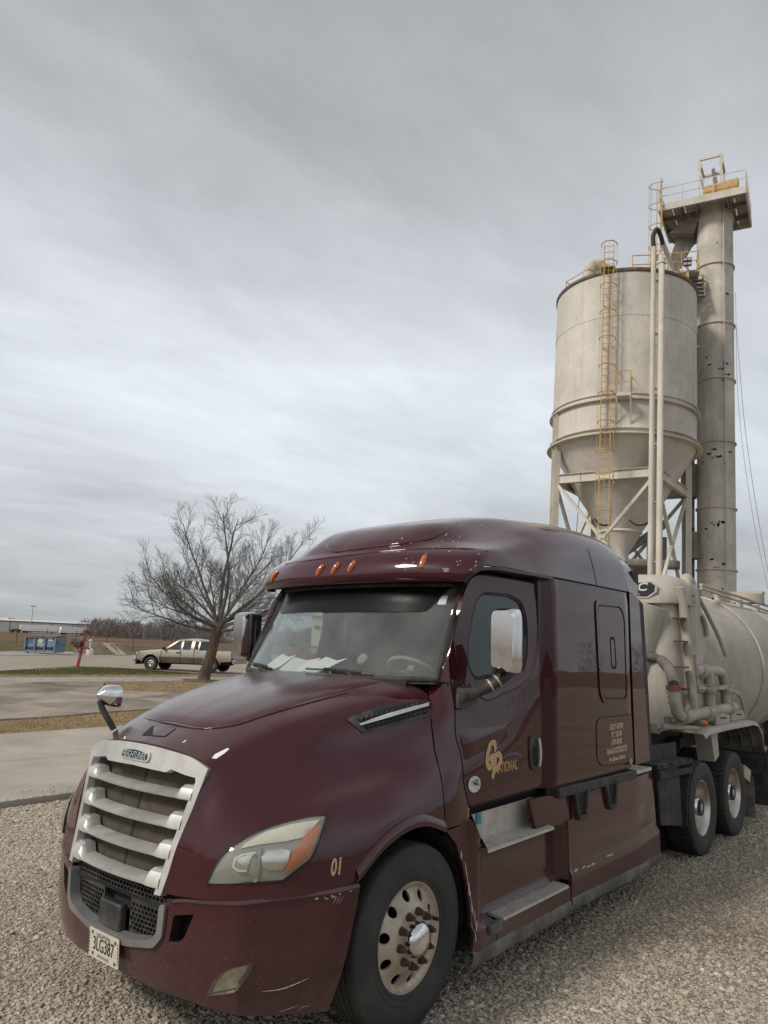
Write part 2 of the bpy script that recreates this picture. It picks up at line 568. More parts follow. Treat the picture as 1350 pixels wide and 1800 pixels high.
def glass_mat(name, tint, dust, dustcol=(0.33, 0.33, 0.31), rough=0.02, refl=1.0):
    m = new_mat(name); t = NT(m); oc = t.coords()
    tr = t.node('ShaderNodeBsdfTransparent', {'Color': tint})
    gl = t.node('ShaderNodeBsdfGlossy', {'Color': (0.9, 0.93, 0.95), 'Roughness': rough})
    df = t.node('ShaderNodeBsdfDiffuse', {'Color': dustcol})
    bf = t.node('ShaderNodeNewGeometry').outputs['Backfacing']
    lw = t.node('ShaderNodeFresnel', {'IOR': t.math('SUBTRACT', 1.5, t.math('MULTIPLY', bf, 1.5-1/1.5))})
    fac = t.math('MULTIPLY', lw.outputs[0], refl, clamp=True)
    n = t.math('MULTIPLY', t.math('ADD', t.ramp(t.noise(oc, 3.0, 6, 0.65), 0.3, 0.8), 0.45), dust)
    a = t.node('ShaderNodeMixShader', {0: n, 1: tr.outputs[0], 2: df.outputs[0]})
    b = t.node('ShaderNodeMixShader', {0: fac, 1: a.outputs[0], 2: gl.outputs[0]})
    t.out(b.outputs[0])
    return m

M = {}
M['paint'] = paint_mat('maroon_paint', (0.042, 0.0036, 0.0088), 0.014)
M['trim'] = simple('black_plastic', (0.018, 0.019, 0.021), 0.55, dust=0.22, scale=9, bump=0.15, bscale=220)
M['rubber'] = simple('black_rubber', (0.017, 0.017, 0.017), 0.75, dust=0.2, scale=10, bump=0.2, bscale=150)
M['tyre'] = simple('tyre_rubber', (0.026, 0.026, 0.027), 0.72, var=0.25, dust=0.30, dustcol=(0.13, 0.115, 0.10), scale=5, bump=0.2, bscale=120)
M['skirt'] = simple('dusty_skirt_rubber', (0.085, 0.083, 0.078), 0.85, dust=0.9, dustcol=(0.27, 0.25, 0.22), scale=5, bump=0.3, bscale=40)
M['satin'] = simple('satin_silver', (0.58, 0.57, 0.55), 0.38, metal=0.65, dust=0.45, dustcol=(0.48, 0.45, 0.41), scale=7)
M['satin_dark'] = simple('satin_silver_edge', (0.33, 0.34, 0.34), 0.35, metal=0.7, dust=0.3, scale=7)
M['chrome'] = simple('chrome', (0.72, 0.72, 0.72), 0.10, metal=1.0, var=0.05, dust=0.14, dustcol=(0.5, 0.48, 0.45), scale=12)
M['alu'] = simple('dirty_aluminium', (0.50, 0.44, 0.36), 0.42, metal=0.55, var=0.2, dust=0.7, dustcol=(0.30, 0.245, 0.185), scale=6, bump=0.06, bscale=40)
M['alu_bright'] = simple('polished_aluminium', (0.62, 0.58, 0.53), 0.28, metal=0.9, dust=0.4, dustcol=(0.36, 0.30, 0.24), scale=5)
M['step'] = simple('step_aluminium', (0.58, 0.55, 0.50), 0.5, metal=0.4, dust=0.6, dustcol=(0.40, 0.35, 0.29), scale=9)
M['hub'] = simple('grey_hub', (.36, .34, .31), .45, metal=.25, dust=.4, scale=8)
M['band'] = simple('black_glass_band', (.006, .007, .008), .25, var=.1, spec=.18)
M['rust'] = simple('rusty_steel', (0.075, 0.045, 0.035), 0.85, var=0.4, scale=30, bump=0.3)
M['amber'] = simple('amber_lens', (0.46, 0.10, 0.012), 0.14, var=0.1, coat=1.0)
M['red'] = simple('red_lens', (0.32, 0.012, 0.01), 0.15, coat=1.0)
M['black'] = simple('dark_interior', (0.012, 0.012, 0.013), 0.85)
M['cabin'] = simple('grey_cabin_plastic', (0.10, 0.10, 0.10), 0.75, var=0.2)
M['cabin_light'] = simple('light_cabin_trim', (0.20, 0.195, 0.185), 0.85)
M['paper'] = simple('white_paper', (0.72, 0.73, 0.71), 0.8, var=0.03)
M['white'] = simple('white_print', (0.60, 0.58, 0.55), 0.6, var=0.05)
M['gold'] = simple('gold_print', (0.50, 0.31, 0.13), 0.5, var=0.06)
M['cream'] = simple('cream_outline', (0.62, 0.47, 0.33), 0.5, var=0.05)
M['greyprint'] = simple('grey_print', (0.085, 0.075, 0.072), 0.5, var=0.05)
M['black_print'] = simple('black_print', (0.012, 0.012, 0.012), 0.6, var=0.05)
M['plate'] = simple('cream_plate', (0.55, 0.51, 0.42), 0.5, var=0.06, dust=0.3, scale=14)
M['windshield'] = glass_mat('windshield_glass', (0.94, 0.965, 0.96), 0.11, (0.40, 0.41, 0.39), refl=1.0)
M['tinted'] = glass_mat('side_window_glass', (0.76, 0.83, 0.83), 0.02)
M['lens'] = glass_mat('hazy_lens', (0.97, 0.965, 0.94), 0.06, (0.50, 0.49, 0.44), rough=0.03)
M['reflector'] = simple('reflector', (0.75, 0.75, 0.73), 0.16, metal=1.0, var=0.08, scale=20)
M['housing'] = simple('lamp_housing', (0.24, 0.24, 0.225), 0.45, var=0.1)
M['drl'] = simple('lamp_bar', (0.66, 0.65, 0.57), 0.35, var=0.05)
M['screen'] = None
# ================================================================== GROUND
def terr(x, y):
    d = np.hypot(x, y)
    return sstep(7, 20, d)*(.0132*x-.01952*y)+.27*sstep(12, 32, d)
def ground_hit(px, py):
    d = ray(px, py); ts = np.geomspace(3, 2500, 5000)
    P = CAM_C+d*ts[:, None]; h = P[:, 2]-terr(P[:, 0], P[:, 1])
    return P[int(np.argmax(h < 0))]
def structure(o): o['kind'] = 'structure'; return o

def earth_mat(name, cols, scale, bump=0.3, bscale=40.0, patch_col=None, patch_scale=0.5, patch_amt=0.5, fine=60.0, finevar=0.35, dist=0.02):
    """ground cover: three tones, big patches, fine grain"""
    m = new_mat(name); t = NT(m); oc = t.coords()
    n = t.noise(oc, scale, 6, 0.62)
    c = t.mix(t.ramp(n, 0.32, 0.55), cols[0], cols[1])
    c = t.mix(t.ramp(n, 0.55, 0.75), c, cols[2])
    if patch_col:
        pn = t.ramp(t.noise(oc, patch_scale, 5, 0.6, 0.6), 0.48, 0.66)
        c = t.mix(t.math('MULTIPLY', pn, patch_amt), c, patch_col)
    f = t.noise(oc, fine, 3, 0.7)
    c = t.mix(t.math('MULTIPLY', t.ramp(f, 0.35, 0.65), finevar), c, tuple(v*0.45 for v in cols[0]))
    b = t.node('ShaderNodeBsdfPrincipled', {'Base Color': c, 'Roughness': 0.95, 'Specular IOR Level': 0.15})
    t.set(b.inputs['Normal'], t.bump(t.noise(oc, bscale, 4, 0.7), bump, dist))
    t.out(b.outputs[0]); return m

M['gravel_bed'] = None
def gravel_mat():
    m = new_mat('gravel_bed'); t = NT(m); oc = t.coords()
    v1 = t.node('ShaderNodeTexVoronoi', {'Vector': oc, 'Scale': 34.0})
    v2 = t.node('ShaderNodeTexVoronoi', {'Vector': oc, 'Scale': 75.0})
    hue = t.node('ShaderNodeSeparateXYZ', {0: v1.outputs['Color']}).outputs[0]
    c = t.mix(hue, (0.36, 0.31, 0.245), (0.48, 0.425, 0.345))
    big = t.noise(oc, 0.42, 5, 0.6, 0.4)
    c = t.mix(t.math('MULTIPLY', t.ramp(big, 0.47, 0.68), 0.6), c, (0.25, 0.195, 0.135))
    gap = t.ramp(v1.outputs['Distance'], 0.30, 0.62)
    c = t.mix(t.math('MULTIPLY', gap, 0.55), c, (0.13, 0.108, 0.08))
    h = t.math('SUBTRACT', 1.0, t.math('ADD', v1.outputs['Distance'], t.math('MULTIPLY', v2.outputs['Distance'], 0.4)))
    b = t.node('ShaderNodeBsdfPrincipled', {'Base Color': c, 'Roughness': 0.95, 'Specular IOR Level': 0.15})
    t.set(b.inputs['Normal'], t.bump(h, 0.9, 0.03))
    t.out(b.outputs[0]); return m
def stone_mat():
    m = new_mat('gravel_stone'); t = NT(m)
    rnd = t.node('ShaderNodeObjectInfo').outputs['Random']
    pos = t.node('ShaderNodeNewGeometry').outputs['Position']
    cr_ = t.node('ShaderNodeValToRGB', {0: rnd}); e = cr_.color_ramp
    e.elements[0].color = (0.31, 0.262, 0.20, 1); e.elements[1].color = (0.70, 0.67, 0.62, 1)
    for p, c in ((0.25, (0.40, 0.345, 0.27)), (0.55, (0.45, 0.395, 0.32)), (0.82, (0.495, 0.44, 0.365)), (0.95, (0.57, 0.52, 0.445))):
        k = e.elements.new(p); k.color = (*c, 1)
    c = t.mix(t.math('MULTIPLY', t.ramp(t.noise(pos, 0.42, 5, 0.6, 0.4), 0.47, 0.68), 0.5), cr_.outputs[0], (0.30, 0.235, 0.165))
    c = t.mix(t.ramp(t.noise(pos, 90, 3, 0.6), 0.35, 0.8), c, t.mix(0.5, c, (0.2, 0.17, 0.14)))
    b = t.node('ShaderNodeBsdfPrincipled', {'Base Color': c, 'Roughness': 0.92, 'Specular IOR Level': 0.2})
    t.out(b.outputs[0]); return m
M['gravel_bed'] = gravel_mat(); M['stone'] = stone_mat()
M['field'] = earth_mat('brown_field', [(0.105, 0.062, 0.036), (0.165, 0.10, 0.060), (0.21, 0.145, 0.085)], 0.06, 0.5, 1.2, (0.09, 0.10, 0.035), 0.02, 0.25, 1.5, 0.3, 0.1)
M['grass'] = earth_mat('green_grass', [(0.070, 0.072, 0.026), (0.105, 0.100, 0.040), (0.19, 0.155, 0.080)], 0.7, 0.6, 12, (0.20, 0.155, 0.085), 0.35, 0.45, 14, 0.4, 0.06)
M['dry_grass'] = earth_mat('dry_grass_soil', [(0.20, 0.145, 0.080), (0.30, 0.225, 0.13), (0.36, 0.28, 0.17)], 2.0, 0.7, 30, (0.09, 0.075, 0.035), 0.9, 0.35, 30, 0.45, 0.05)
M['concrete'] = earth_mat('pale_concrete', [(0.33, 0.300, 0.255), (0.385, 0.352, 0.302), (0.41, 0.38, 0.33)], 0.9, 0.08, 90, (0.255, 0.225, 0.185), 0.55, 0.6, 30, 0.10, 0.005)
M['old_concrete'] = earth_mat('old_concrete', [(0.235, 0.200, 0.160), (0.32, 0.28, 0.23), (0.39, 0.35, 0.295)], 0.6, 0.15, 60, (0.095, 0.080, 0.065), 0.35, 0.75, 8, 0.2, 0.01)
M['road'] = earth_mat('road_concrete', [(0.27, 0.238, 0.195), (0.315, 0.28, 0.232), (0.34, 0.305, 0.258)], 0.25, 0.1, 40, (0.24, 0.21, 0.17), 0.12, 0.5, 10, 0.1, 0.01)
M['pale_gravel'] = earth_mat('pale_gravel', [(0.28, 0.265, 0.24), (0.42, 0.40, 0.37), (0.52, 0.50, 0.47)], 3.0, 0.6, 25, (0.27, 0.225, 0.165), 0.6, 0.4, 25, 0.5, 0.04)
M['dirt'] = earth_mat('bare_dirt', [(0.12, 0.088, 0.058), (0.19, 0.145, 0.10), (0.27, 0.22, 0.16)], 1.6, 0.6, 14, None, 1, 0, 10, 0.4, 0.06)

def sheet(name, poly, mat, dz, step, thick=0.0, wob=0.0, parent=None):
    P = resample(poly, step)
    if wob:
        q = []
        for i, (x, y) in enumerate(P):
            q.append((x+wob*(math.sin(x*1.7+y*2.3)+.6*math.sin(x*4.1-y*3.3+1)), y+wob*(math.sin(x*2.1+1.3)+.7*math.sin(x*5.3+y*3.7+2))))
        P = q
    o = panel(name, P, [], lambda x, y: (x, y, float(terr(x, y))+dz), step, mat, parent, hint=(0, 0, 1), thick=thick, smooth=30)
    return o
# base sheet: fine near by, coarse out to the horizon
ax = np.concatenate([-np.geomspace(1500, 62, 22), np.arange(-60, 61, 3.0), np.geomspace(62, 1500, 22)])
Gg = np.array([[(x, y, float(terr(x, y))-.012) for y in ax] for x in ax])
structure(grid_obj('ground', Gg, M['field'], hint=(0, 0, 1), smooth=60))
structure(sheet('gravel_lot', [(42, -6.22), (42, 45), (-75, 45), (-75, -6.3)], M['gravel_bed'], 0.0, 2.4))
structure(sheet('grass_verge', [(42, -12.5), (42, -34), (-2, -31), (-11.5, -30.7), (-15, -33.6), (-17.9, -35.9), (-20.2, -33.6), (-21.5, -30.2), (-26, -27), (-75, -26), (-75, -12.5)], M['dry_grass'], .002, 1.6))
structure(sheet('green_strip', [(20, -28.1), (20, -30.6), (-10.5, -30.0), (-15, -32.8), (-18.0, -35.3), (-19.8, -33.0), (-20.6, -30.2), (-20.2, -28.9), (-14, -28.4), (-9.6, -28.2)], M['grass'], .008, .9, wob=.10))
structure(sheet('dirt_bank', [(-18.4, -35.7), (-20.1, -33.7), (-21.4, -30.6), (-21.2, -29.2), (-20.4, -30.4), (-19.6, -33.2)], M['dirt'], .05, .5, wob=.06))
structure(sheet('pale_gravel_strip', [(25, -24.3), (25, -27.0), (-8, -26.6), (-16, -27.0), (-30, -27.2), (-30, -24.9), (-14, -24.3)], M['pale_gravel'], .010, 1.0, wob=.12))
old = structure(sheet('old_concrete_lot', [(42, -14.6), (42, -24.1), (-9, -24.0), (-12.5, -23.6), (-10.5, -20.6), (-13, -19.5), (-19, -18.6), (-22, -16.2), (-9, -15.4), (-4.6, -14.85)], M['old_concrete'], .045, 1.0, wob=.05, thick=.09))
# road of wide slabs
road_poly = [(42, -31.5), (-2, -30.9), (-11.5, -30.75), (-15, -33.65), (-17.9, -35.95), (-20.4, -33.7), (-21.8, -30.4), (-24, -26.8), (-44, -26.5), (-60, -48), (-95, -68), (-95, -90), (-52, -68), (-37, -60.6), (-27, -54.1), (-19.5, -49.3), (0, -43), (42, -42)]
structure(sheet('road', road_poly, M['road'], .018, 2.0))
structure(sheet('roadside_gravel', [(-12, -48.2), (-20, -50.2), (-27, -54.9), (-31, -57.4), (-34, -62.2), (-31.5, -65), (-26, -60.8), (-20.5, -56), (-12, -53)], M['pale_gravel'], .012, 1.2, wob=.2))
structure(sheet('grass_meadow', [(42, -41.8), (0, -42.8), (-19.5, -49.2), (-27, -54), (-37, -60.5), (-52, -67.9), (-95, -90), (-120, -118), (-60, -108), (-20, -95), (42, -88)], M['grass'], .004, 4.0))
# driveway: slabs with joints
drv = structure(empty('concrete_driveway', (0, 0, 0)))
xs = [42, 30, 22, 14.5, 7.2, 2.6, -2.05, -6.6, -11.2, -17, -24, -36]
for a, b in zip(xs[:-1], xs[1:]):
    for ya, yb in ((-6.22, -9.40), (-9.415, -12.60)):
        sheet('slab', [(a-.008, ya), (a-.008, yb), (b+.008, yb), (b+.008, ya)], M['concrete'], .075+.004*math.sin(a*3), 1.2, thick=.14, parent=drv)

# ---- loose stones of the gravel lot
def stones():
    n = 760000
    X = rng.uniform(-14, 3.9, n); Y = rng.uniform(-6.15, 7, n)
    X2 = rng.uniform(-3.2, 2.6, 60000); Y2 = rng.uniform(-6.15, -3.0, 60000)
    X, Y = np.r_[X, X2], np.r_[Y, Y2]
    Zt = terr(X, Y)
    Q = (np.stack([X, Y, Zt], 1)-CAM_C) @ CAM_R.T
    px, py = 675+CAM_F*Q[:, 0]/Q[:, 2], 900-CAM_F*Q[:, 1]/Q[:, 2]
    d = Q[:, 2]
    ok = (d > .5) & (px > -160) & (px < 1510) & (py < 1960) & (d < 13.5)
    # nothing where the truck hides the ground anyway
    ok &= ~((px > 260) & (px < 560) & (py < 1700)) & ~((px > 140) & (px < 1120) & (py < 1380))
    ok &= rng.random(len(X)) < np.clip((4.2/d)**0.7, 0, 1)
    X, Y, Zt, d = X[ok], Y[ok], Zt[ok], d[ok]
    rad = np.exp(rng.normal(math.log(.0080), .40, len(X)))
    rad = np.clip(rad, .0035, .024)*np.clip(d/7, 1, 1.5)
    worn = np.sin(X*.9+Y*1.7)*.5+np.sin(X*2.1-Y*.8+2)*.5
    keep = rng.random(len(X)) < .80-.26*worn
    X, Y, Zt, rad = X[keep], Y[keep], Zt[keep], rad[keep]
    me = bpy.data.meshes.new('gravel_stones')
    me.from_pydata(np.stack([X, Y, Zt+rad*.02], 1).tolist(), [], [])
    at = me.attributes.new('rad', 'FLOAT', 'POINT'); at.data.foreach_set('value', rad.astype(np.float32))
    o = bpy.data.objects.new('gravel_stones', me); COL.objects.link(o)
    o['kind'] = 'stuff'
    ng = bpy.data.node_groups.new('gravel', 'GeometryNodeTree')
    ng.interface.new_socket('Geometry', in_out='INPUT', socket_type='NodeSocketGeometry')
    ng.interface.new_socket('Geometry', in_out='OUTPUT', socket_type='NodeSocketGeometry')
    N, L = ng.nodes, ng.links
    gi, go = N.new('NodeGroupInput'), N.new('NodeGroupOutput')
    jn = N.new('GeometryNodeJoinGeometry')
    for k in range(4):
        ico = N.new('GeometryNodeMeshIcoSphere'); ico.inputs['Radius'].default_value = 1.0; ico.inputs['Subdivisions'].default_value = 2
        nz = N.new('ShaderNodeTexNoise'); nz.noise_dimensions = '4D'; nz.inputs['W'].default_value = 3.7*k; nz.inputs['Scale'].default_value = 0.9; nz.inputs['Detail'].default_value = 1.0
        sb = N.new('ShaderNodeVectorMath'); sb.operation = 'SUBTRACT'; sb.inputs[1].default_value = (.5, .5, .5)
        sc = N.new('ShaderNodeVectorMath'); sc.operation = 'SCALE'; sc.inputs['Scale'].default_value = 1.7
        sp = N.new('GeometryNodeSetPosition')
        sm = N.new('GeometryNodeSetMaterial'); sm.inputs['Material'].default_value = M['stone']
        gt = N.new('GeometryNodeGeometryToInstance')
        L.new(nz.outputs['Color'], sb.inputs[0]); L.new(sb.outputs[0], sc.inputs[0])
        L.new(ico.outputs[0], sp.inputs['Geometry']); L.new(sc.outputs[0], sp.inputs['Offset'])
        L.new(sp.outputs[0], sm.inputs[0]); L.new(sm.outputs[0], gt.inputs[0]); L.new(gt.outputs[0], jn.inputs[0])
    ip = N.new('GeometryNodeInstanceOnPoints'); ip.inputs['Pick Instance'].default_value = True
    rr = N.new('FunctionNodeRandomValue'); rr.data_type = 'FLOAT_VECTOR'; rr.inputs[0].default_value = (-.5, -.5, 0); rr.inputs[1].default_value = (.5, .5, 6.283)
    rs = N.new('FunctionNodeRandomValue'); rs.data_type = 'FLOAT_VECTOR'; rs.inputs[0].default_value = (.85, .65, .42); rs.inputs[1].default_value = (1.55, 1.15, .85); rs.inputs['Seed'].default_value = 3
    na = N.new('GeometryNodeInputNamedAttribute'); na.data_type = 'FLOAT'; na.inputs['Name'].default_value = 'rad'
    ms = N.new('ShaderNodeVectorMath'); ms.operation = 'SCALE'
    L.new(rs.outputs[0], ms.inputs[0]); L.new(na.outputs[0], ms.inputs['Scale'])
    e2r = N.new('FunctionNodeEulerToRotation'); L.new(rr.outputs[0], e2r.inputs[0])
    L.new(gi.outputs[0], ip.inputs['Points']); L.new(jn.outputs[0], ip.inputs['Instance']); L.new(e2r.outputs[0], ip.inputs['Rotation']); L.new(ms.outputs[0], ip.inputs['Scale'])
    L.new(ip.outputs[0], go.inputs[0])
    md = o.modifiers.new('gravel', 'NODES'); md.node_group = ng
    me.materials.append(M['stone'])
stones()

# ---- grass blades
M['straw'] = simple('straw_blades', (0.42, 0.32, 0.19), 0.9, var=.35, scale=9, spec=.1)
M['blade'] = simple('green_blades', (0.115, 0.115, 0.042), 0.9, var=.45, scale=6, spec=.1)
def blades(name, pts, mat, hmin, hmax, w):
    V, F = [], []
    for x, y in pts:
        z = float(terr(x, y)); a = random.uniform(0, 2*PI); h = random.uniform(hmin, hmax); l = random.uniform(.2, 1.1)*h
        b = random.uniform(0, 2*PI); ww = w*random.uniform(.7, 1.4)
        n = len(V)
        V += [(x-ww*math.cos(a), y-ww*math.sin(a), z-.01), (x+ww*math.cos(a), y+ww*math.sin(a), z-.01), (x+l*math.cos(b), y+l*math.sin(b), z+h)]
        F.append((n, n+1, n+2))
    o = mesh_obj(name, V, F, mat, smooth=0); o['kind'] = 'stuff'; return o
def scatter(poly, n):
    P = np.array(poly); lo, hi = P.min(0), P.max(0)
    q = rng.uniform(lo, hi, (n, 2)); q = q[inside(poly, q[:, 0], q[:, 1])]
    cl = np.sin(q[:, 0]*3.1+1)*np.sin(q[:, 1]*3.7)+.6*np.sin(q[:, 0]*7.3+q[:, 1]*5.1)
    return q[rng.random(len(q)) < .75+.35*cl]
blades('dry_grass', scatter([(-1.5, -12.62), (-12, -12.62), (-14, -15.9), (-9, -15.45), (-4.6, -14.8), (-2, -14.55)], 42000), M['straw'], .02, .075, .006)
blades('dry_grass', scatter([(-12.6, -23.6), (-10.6, -20.6), (-13, -19.5), (-19, -18.6), (-24, -18), (-24, -25.3), (-14, -24.2)], 26000), M['straw'], .02, .07, .009)
blades('dry_grass', scatter([(-6, -27.0), (-16, -27.2), (-24, -27.4), (-20, -28.8), (-10, -28.0), (-6, -28)], 9000), M['straw'], .02, .07, .011)
blades('green_grass', scatter([(-7, -28.1), (-9.6, -28.3), (-14, -28.6), (-20.2, -29.2), (-20.5, -30.6), (-19.7, -33), (-18, -35.3), (-15, -32.9), (-10.5, -30.1), (-7, -30.2)], 22000), M['blade'], .03, .10, .010)

# dead leaves and weed litter along the slab edge
M['litter'] = simple('leaf_litter', (.17, .105, .05), .95, var=.45, scale=20, spec=.05)
def litter(n, cx, cy, sx, sy):
    q = np.stack([rng.normal(cx, sx, n), rng.normal(cy, sy, n)], 1); return q[(q[:, 1] > -6.2)]
blades('leaf_litter', np.concatenate([litter(1500, -1.2, -6.1, 1.6, .18), litter(900, -.2, -5.2, .7, .35), litter(700, .75, -4.6, .35, .25), litter(260, 1.5, -3.2, .6, .5)]), M['litter'], .008, .03, .008)
# stray stones kicked onto the slab
mb = MB()
for i in range(170):
    x, y = rng.uniform(-5.5, .5), -6.24-abs(rng.normal(0, .28)); r = rng.uniform(.008, .02)
    p = np.array((x, y, terr(x, y)+.085)); mb.lathe([(0, -r*.6), (r, -r*.1), (r*.7, r*.5), (0, r*.6)], p, (rng.normal(0, .3), rng.normal(0, .3), 1), 6)
o = mb.build('stray_stones', M['stone'], None, 0); o['kind'] = 'stuff'
# ================================================================== TRUCK (x forward, y to the driver's side, z up; front axle at the origin)
truck = thing('semi_truck', 'maroon semi truck with a silver slatted grille parked on the gravel', 'truck')
PAINT = M['paint']

def screen_mat():
    m = new_mat('insect_screen'); t = NT(m); oc = t.coords()
    w = t.node('ShaderNodeTexWave', {'Vector': oc, 'Scale': 42.0, 'Distortion': 0.6, 'Detail': 2.0, 'Detail Scale': 3.0}, wave_type='BANDS', bands_direction='Z').outputs['Fac']
    n = t.ramp(t.noise(oc, 8, 6, 0.7), 0.3, 0.75)
    c = t.mix(n, (0.040, 0.033, 0.025), (0.105, 0.085, 0.060))
    c = t.mix(t.math('MULTIPLY', w, 0.35), c, (0.02, 0.017, 0.013))
    b = t.node('ShaderNodeBsdfPrincipled', {'Base Color': c, 'Roughness': 0.9})
    t.set(b.inputs['Normal'], t.bump(w, 0.4, 0.004))
    t.out(b.outputs[0]); return m
M['screen'] = screen_mat()

# ---- hood: control net, rows run from the front edge back to the cowl, columns from the centre line down to the wheel arch
HOOD = [
 [(1.145,0,1.585),(1.138,.26,1.573),(1.118,.45,1.548),(1.10,.555,1.520),(1.095,.595,1.490),(1.150,.575,1.36),(1.195,.545,1.22),(1.228,.515,1.09),(1.247,.490,.96),(1.257,.47,.872)],
 [(1.01,0,1.650),(1.00,.29,1.640),(.99,.47,1.612),(.97,.60,1.575),(.965,.648,1.530),(1.050,.690,1.40),(1.115,.715,1.26),(1.155,.735,1.12),(1.17,.745,1.00),(1.175,.75,.880)],
 [(.79,0,1.745),(.79,.33,1.733),(.78,.52,1.703),(.765,.655,1.655),(.755,.715,1.595),(.83,.800,1.46),(.90,.875,1.325),(.97,.925,1.19),(1.00,.955,1.05),(1.005,.965,.890)],
 [(.52,0,1.830),(.52,.39,1.816),(.515,.59,1.785),(.50,.725,1.735),(.485,.785,1.670),(.51,.865,1.52),(.60,.955,1.385),(.70,1.045,1.27),(.77,1.10,1.10),(.78,1.115,.905)],
 [(.27,0,1.890),(.27,.42,1.877),(.265,.64,1.845),(.25,.775,1.79),(.235,.835,1.725),(.23,.905,1.56),(.31,.985,1.42),(.42,1.085,1.31),(.50,1.165,1.13),(.535,1.185,.935)],
 [(.06,0,1.930),(.06,.45,1.918),(.055,.68,1.885),(.04,.825,1.83),(.02,.885,1.77),(.01,.950,1.60),(.08,1.015,1.455),(.15,1.110,1.345),(.24,1.185,1.21),(.30,1.205,1.085)],
 [(-.12,0,1.957),(-.12,.47,1.947),(-.13,.715,1.915),(-.145,.865,1.865),(-.16,.93,1.80),(-.15,1.000,1.635),(-.10,1.055,1.475),(-.06,1.130,1.355),(-.03,1.185,1.235),(-.02,1.205,1.137)],
 [(-.26,0,1.980),(-.27,.48,1.970),(-.33,.70,1.950),(-.42,.83,1.925),(-.435,.935,1.865),(-.335,1.035,1.70),(-.300,1.09,1.53),(-.295,1.145,1.38),(-.280,1.185,1.22),(-.275,1.200,1.062)],
]
G = loft(HOOD, 46, 40)
half = G.shape[1]
full = np.concatenate([(G*np.array([1, -1, 1]))[:, :0:-1], G], 1)
hood = grid_obj('hood', full, PAINT, truck, hint=(0.3, 0, 1), thick=0.012, smooth=50)
hb = bvh_of(hood)
# raised dome on the hood top
def dome_pts(s):
    return [(.93, .0), (.925, .28*s), (.88, .42*s), (.76, .50*s), (.40, .575*s), (-.02, .655*s), (-.24, .69*s)]
dome = spline(dome_pts(1), 24)
outline = [tuple(p) for p in dome]+[(x, -y) for x, y in dome[::-1]]
outline = rounded(outline, 0.05, 3)
def hood_z(x, y, dz=0.0):
    h = hb.ray_cast(Vector((x, y, 3.0)), Vector((0, 0, -1)))
    return (x, y, h[0].z+dz)
W, F = cdt(outline, [], 0.035)
B = np.array(resample(outline, 0.02))
P = []
for a, b in W:
    dd = math.sqrt(((B-(a, b))**2).sum(1).min())
    P.append(hood_z(a, b, 0.002+0.012*math.sin(min(1, dd/0.05)*PI/2)))
mesh_obj('hood_dome', P, F if True else F, PAINT, hood, 40)
crs = [hit(hb, *p) for p in [(236, 1262), (262, 1265), (300, 1273), (367, 1281.5), (410, 1276), (470, 1257), (540, 1237), (610, 1219)]]
crs = [p+np.array((0, 0, .003)) for p in crs if p is not None]
mb = MB(); mb.tube(spline(crs, 50), .0055, 8); mb.build('hood_crease', PAINT, hood, 60)
# intake scoop on the hood front: a flat black patch paints the notch's shade
z1 = lambda X, Y: (80+X/3, 1180+Y/3)
hit1 = lambda L: [hit(hb, *z1(*p)) for p in L]
NSC = np.array((.5, .2, .85))
patch('scoop_shade', hb, hit1([(508, 338), (565, 288), (692, 300), (632, 347)]), NSC, .03, .0025, M['black'], hood)
patch('scoop_wall', hb, hit1([(567, 341), (572, 292), (688, 303), (630, 344)]), NSC, .03, .0045, PAINT, hood)
# wheel arch lip
for sgn in (1, -1):
    lip = [np.array(r[-1])*np.array([1, sgn, 1]) for r in HOOD[4:]]
    L = spline(lip, 30)
    mb = MB()
    ring = []
    for p in L:
        q = p+np.array((0, 0.010*sgn, 0.0))
        ring.append([p+np.array((0, -.004*sgn, .055)), q+np.array((0, .004*sgn, .028)), q+np.array((0, .010*sgn, 0.006)), q+np.array((0, 0.004*sgn, -.008)), p+np.array((0, -.05*sgn, -.004))])
    mb.grid(ring)
    mb.build('wheel_arch_lip', PAINT, hood, 60)
    # dark liner inside the arch
    mb = MB()
    A = np.linspace(R(-8), R(188), 26)
    prof = [[(0.02+0.60*math.cos(t), sgn*yy, .51+0.615*math.sin(t)) for yy in (1.14, .62)] for t in A]
    mb.grid(prof)
    mb.add([(0.62, sgn*.62, .4), (-.58, sgn*.62, .4), (-.58, sgn*.62, 1.13), (.62, sgn*.62, 1.13)], [(0, 1, 2, 3)])
    mb.build('wheel_well_liner', M['black'], truck, 60)
# body of shadow: engine bay block so that no daylight shows through
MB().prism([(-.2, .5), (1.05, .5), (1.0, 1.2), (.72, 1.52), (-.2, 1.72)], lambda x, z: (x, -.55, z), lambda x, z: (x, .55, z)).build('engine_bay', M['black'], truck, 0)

# ---- grille
def gx(y, z): return 1.300-.20*(z-.857)-.19*y*y
def gpt(y, z, d=0.0): return (gx(y, z)+d, y, z)
def side_y(z): return np.interp(z, [.857, 1.10, 1.505], [.470, .515, .600])
outer = []
for z in np.linspace(.862, 1.49, 8): outer.append((side_y(z), z))
top_arc = spline([(.600, 1.497), (.50, 1.535), (.28, 1.566), (0, 1.578), (-.28, 1.566), (-.50, 1.535), (-.600, 1.497)], 30)
outer += [tuple(p) for p in top_arc]
for z in np.linspace(1.49, .862, 8): outer.append((-side_y(z), z))
inner = []
for z in np.linspace(.862, 1.425, 7): inner.append((side_y(z)-.048, z))
inner += [(.528, 1.445), (.45, 1.452), (.34, 1.470), (.30, 1.450), (0, 1.458), (-.30, 1.450), (-.34, 1.470), (-.45, 1.452), (-.528, 1.445)]
for z in np.linspace(1.425, .862, 7): inner.append((-(side_y(z)-.048), z))
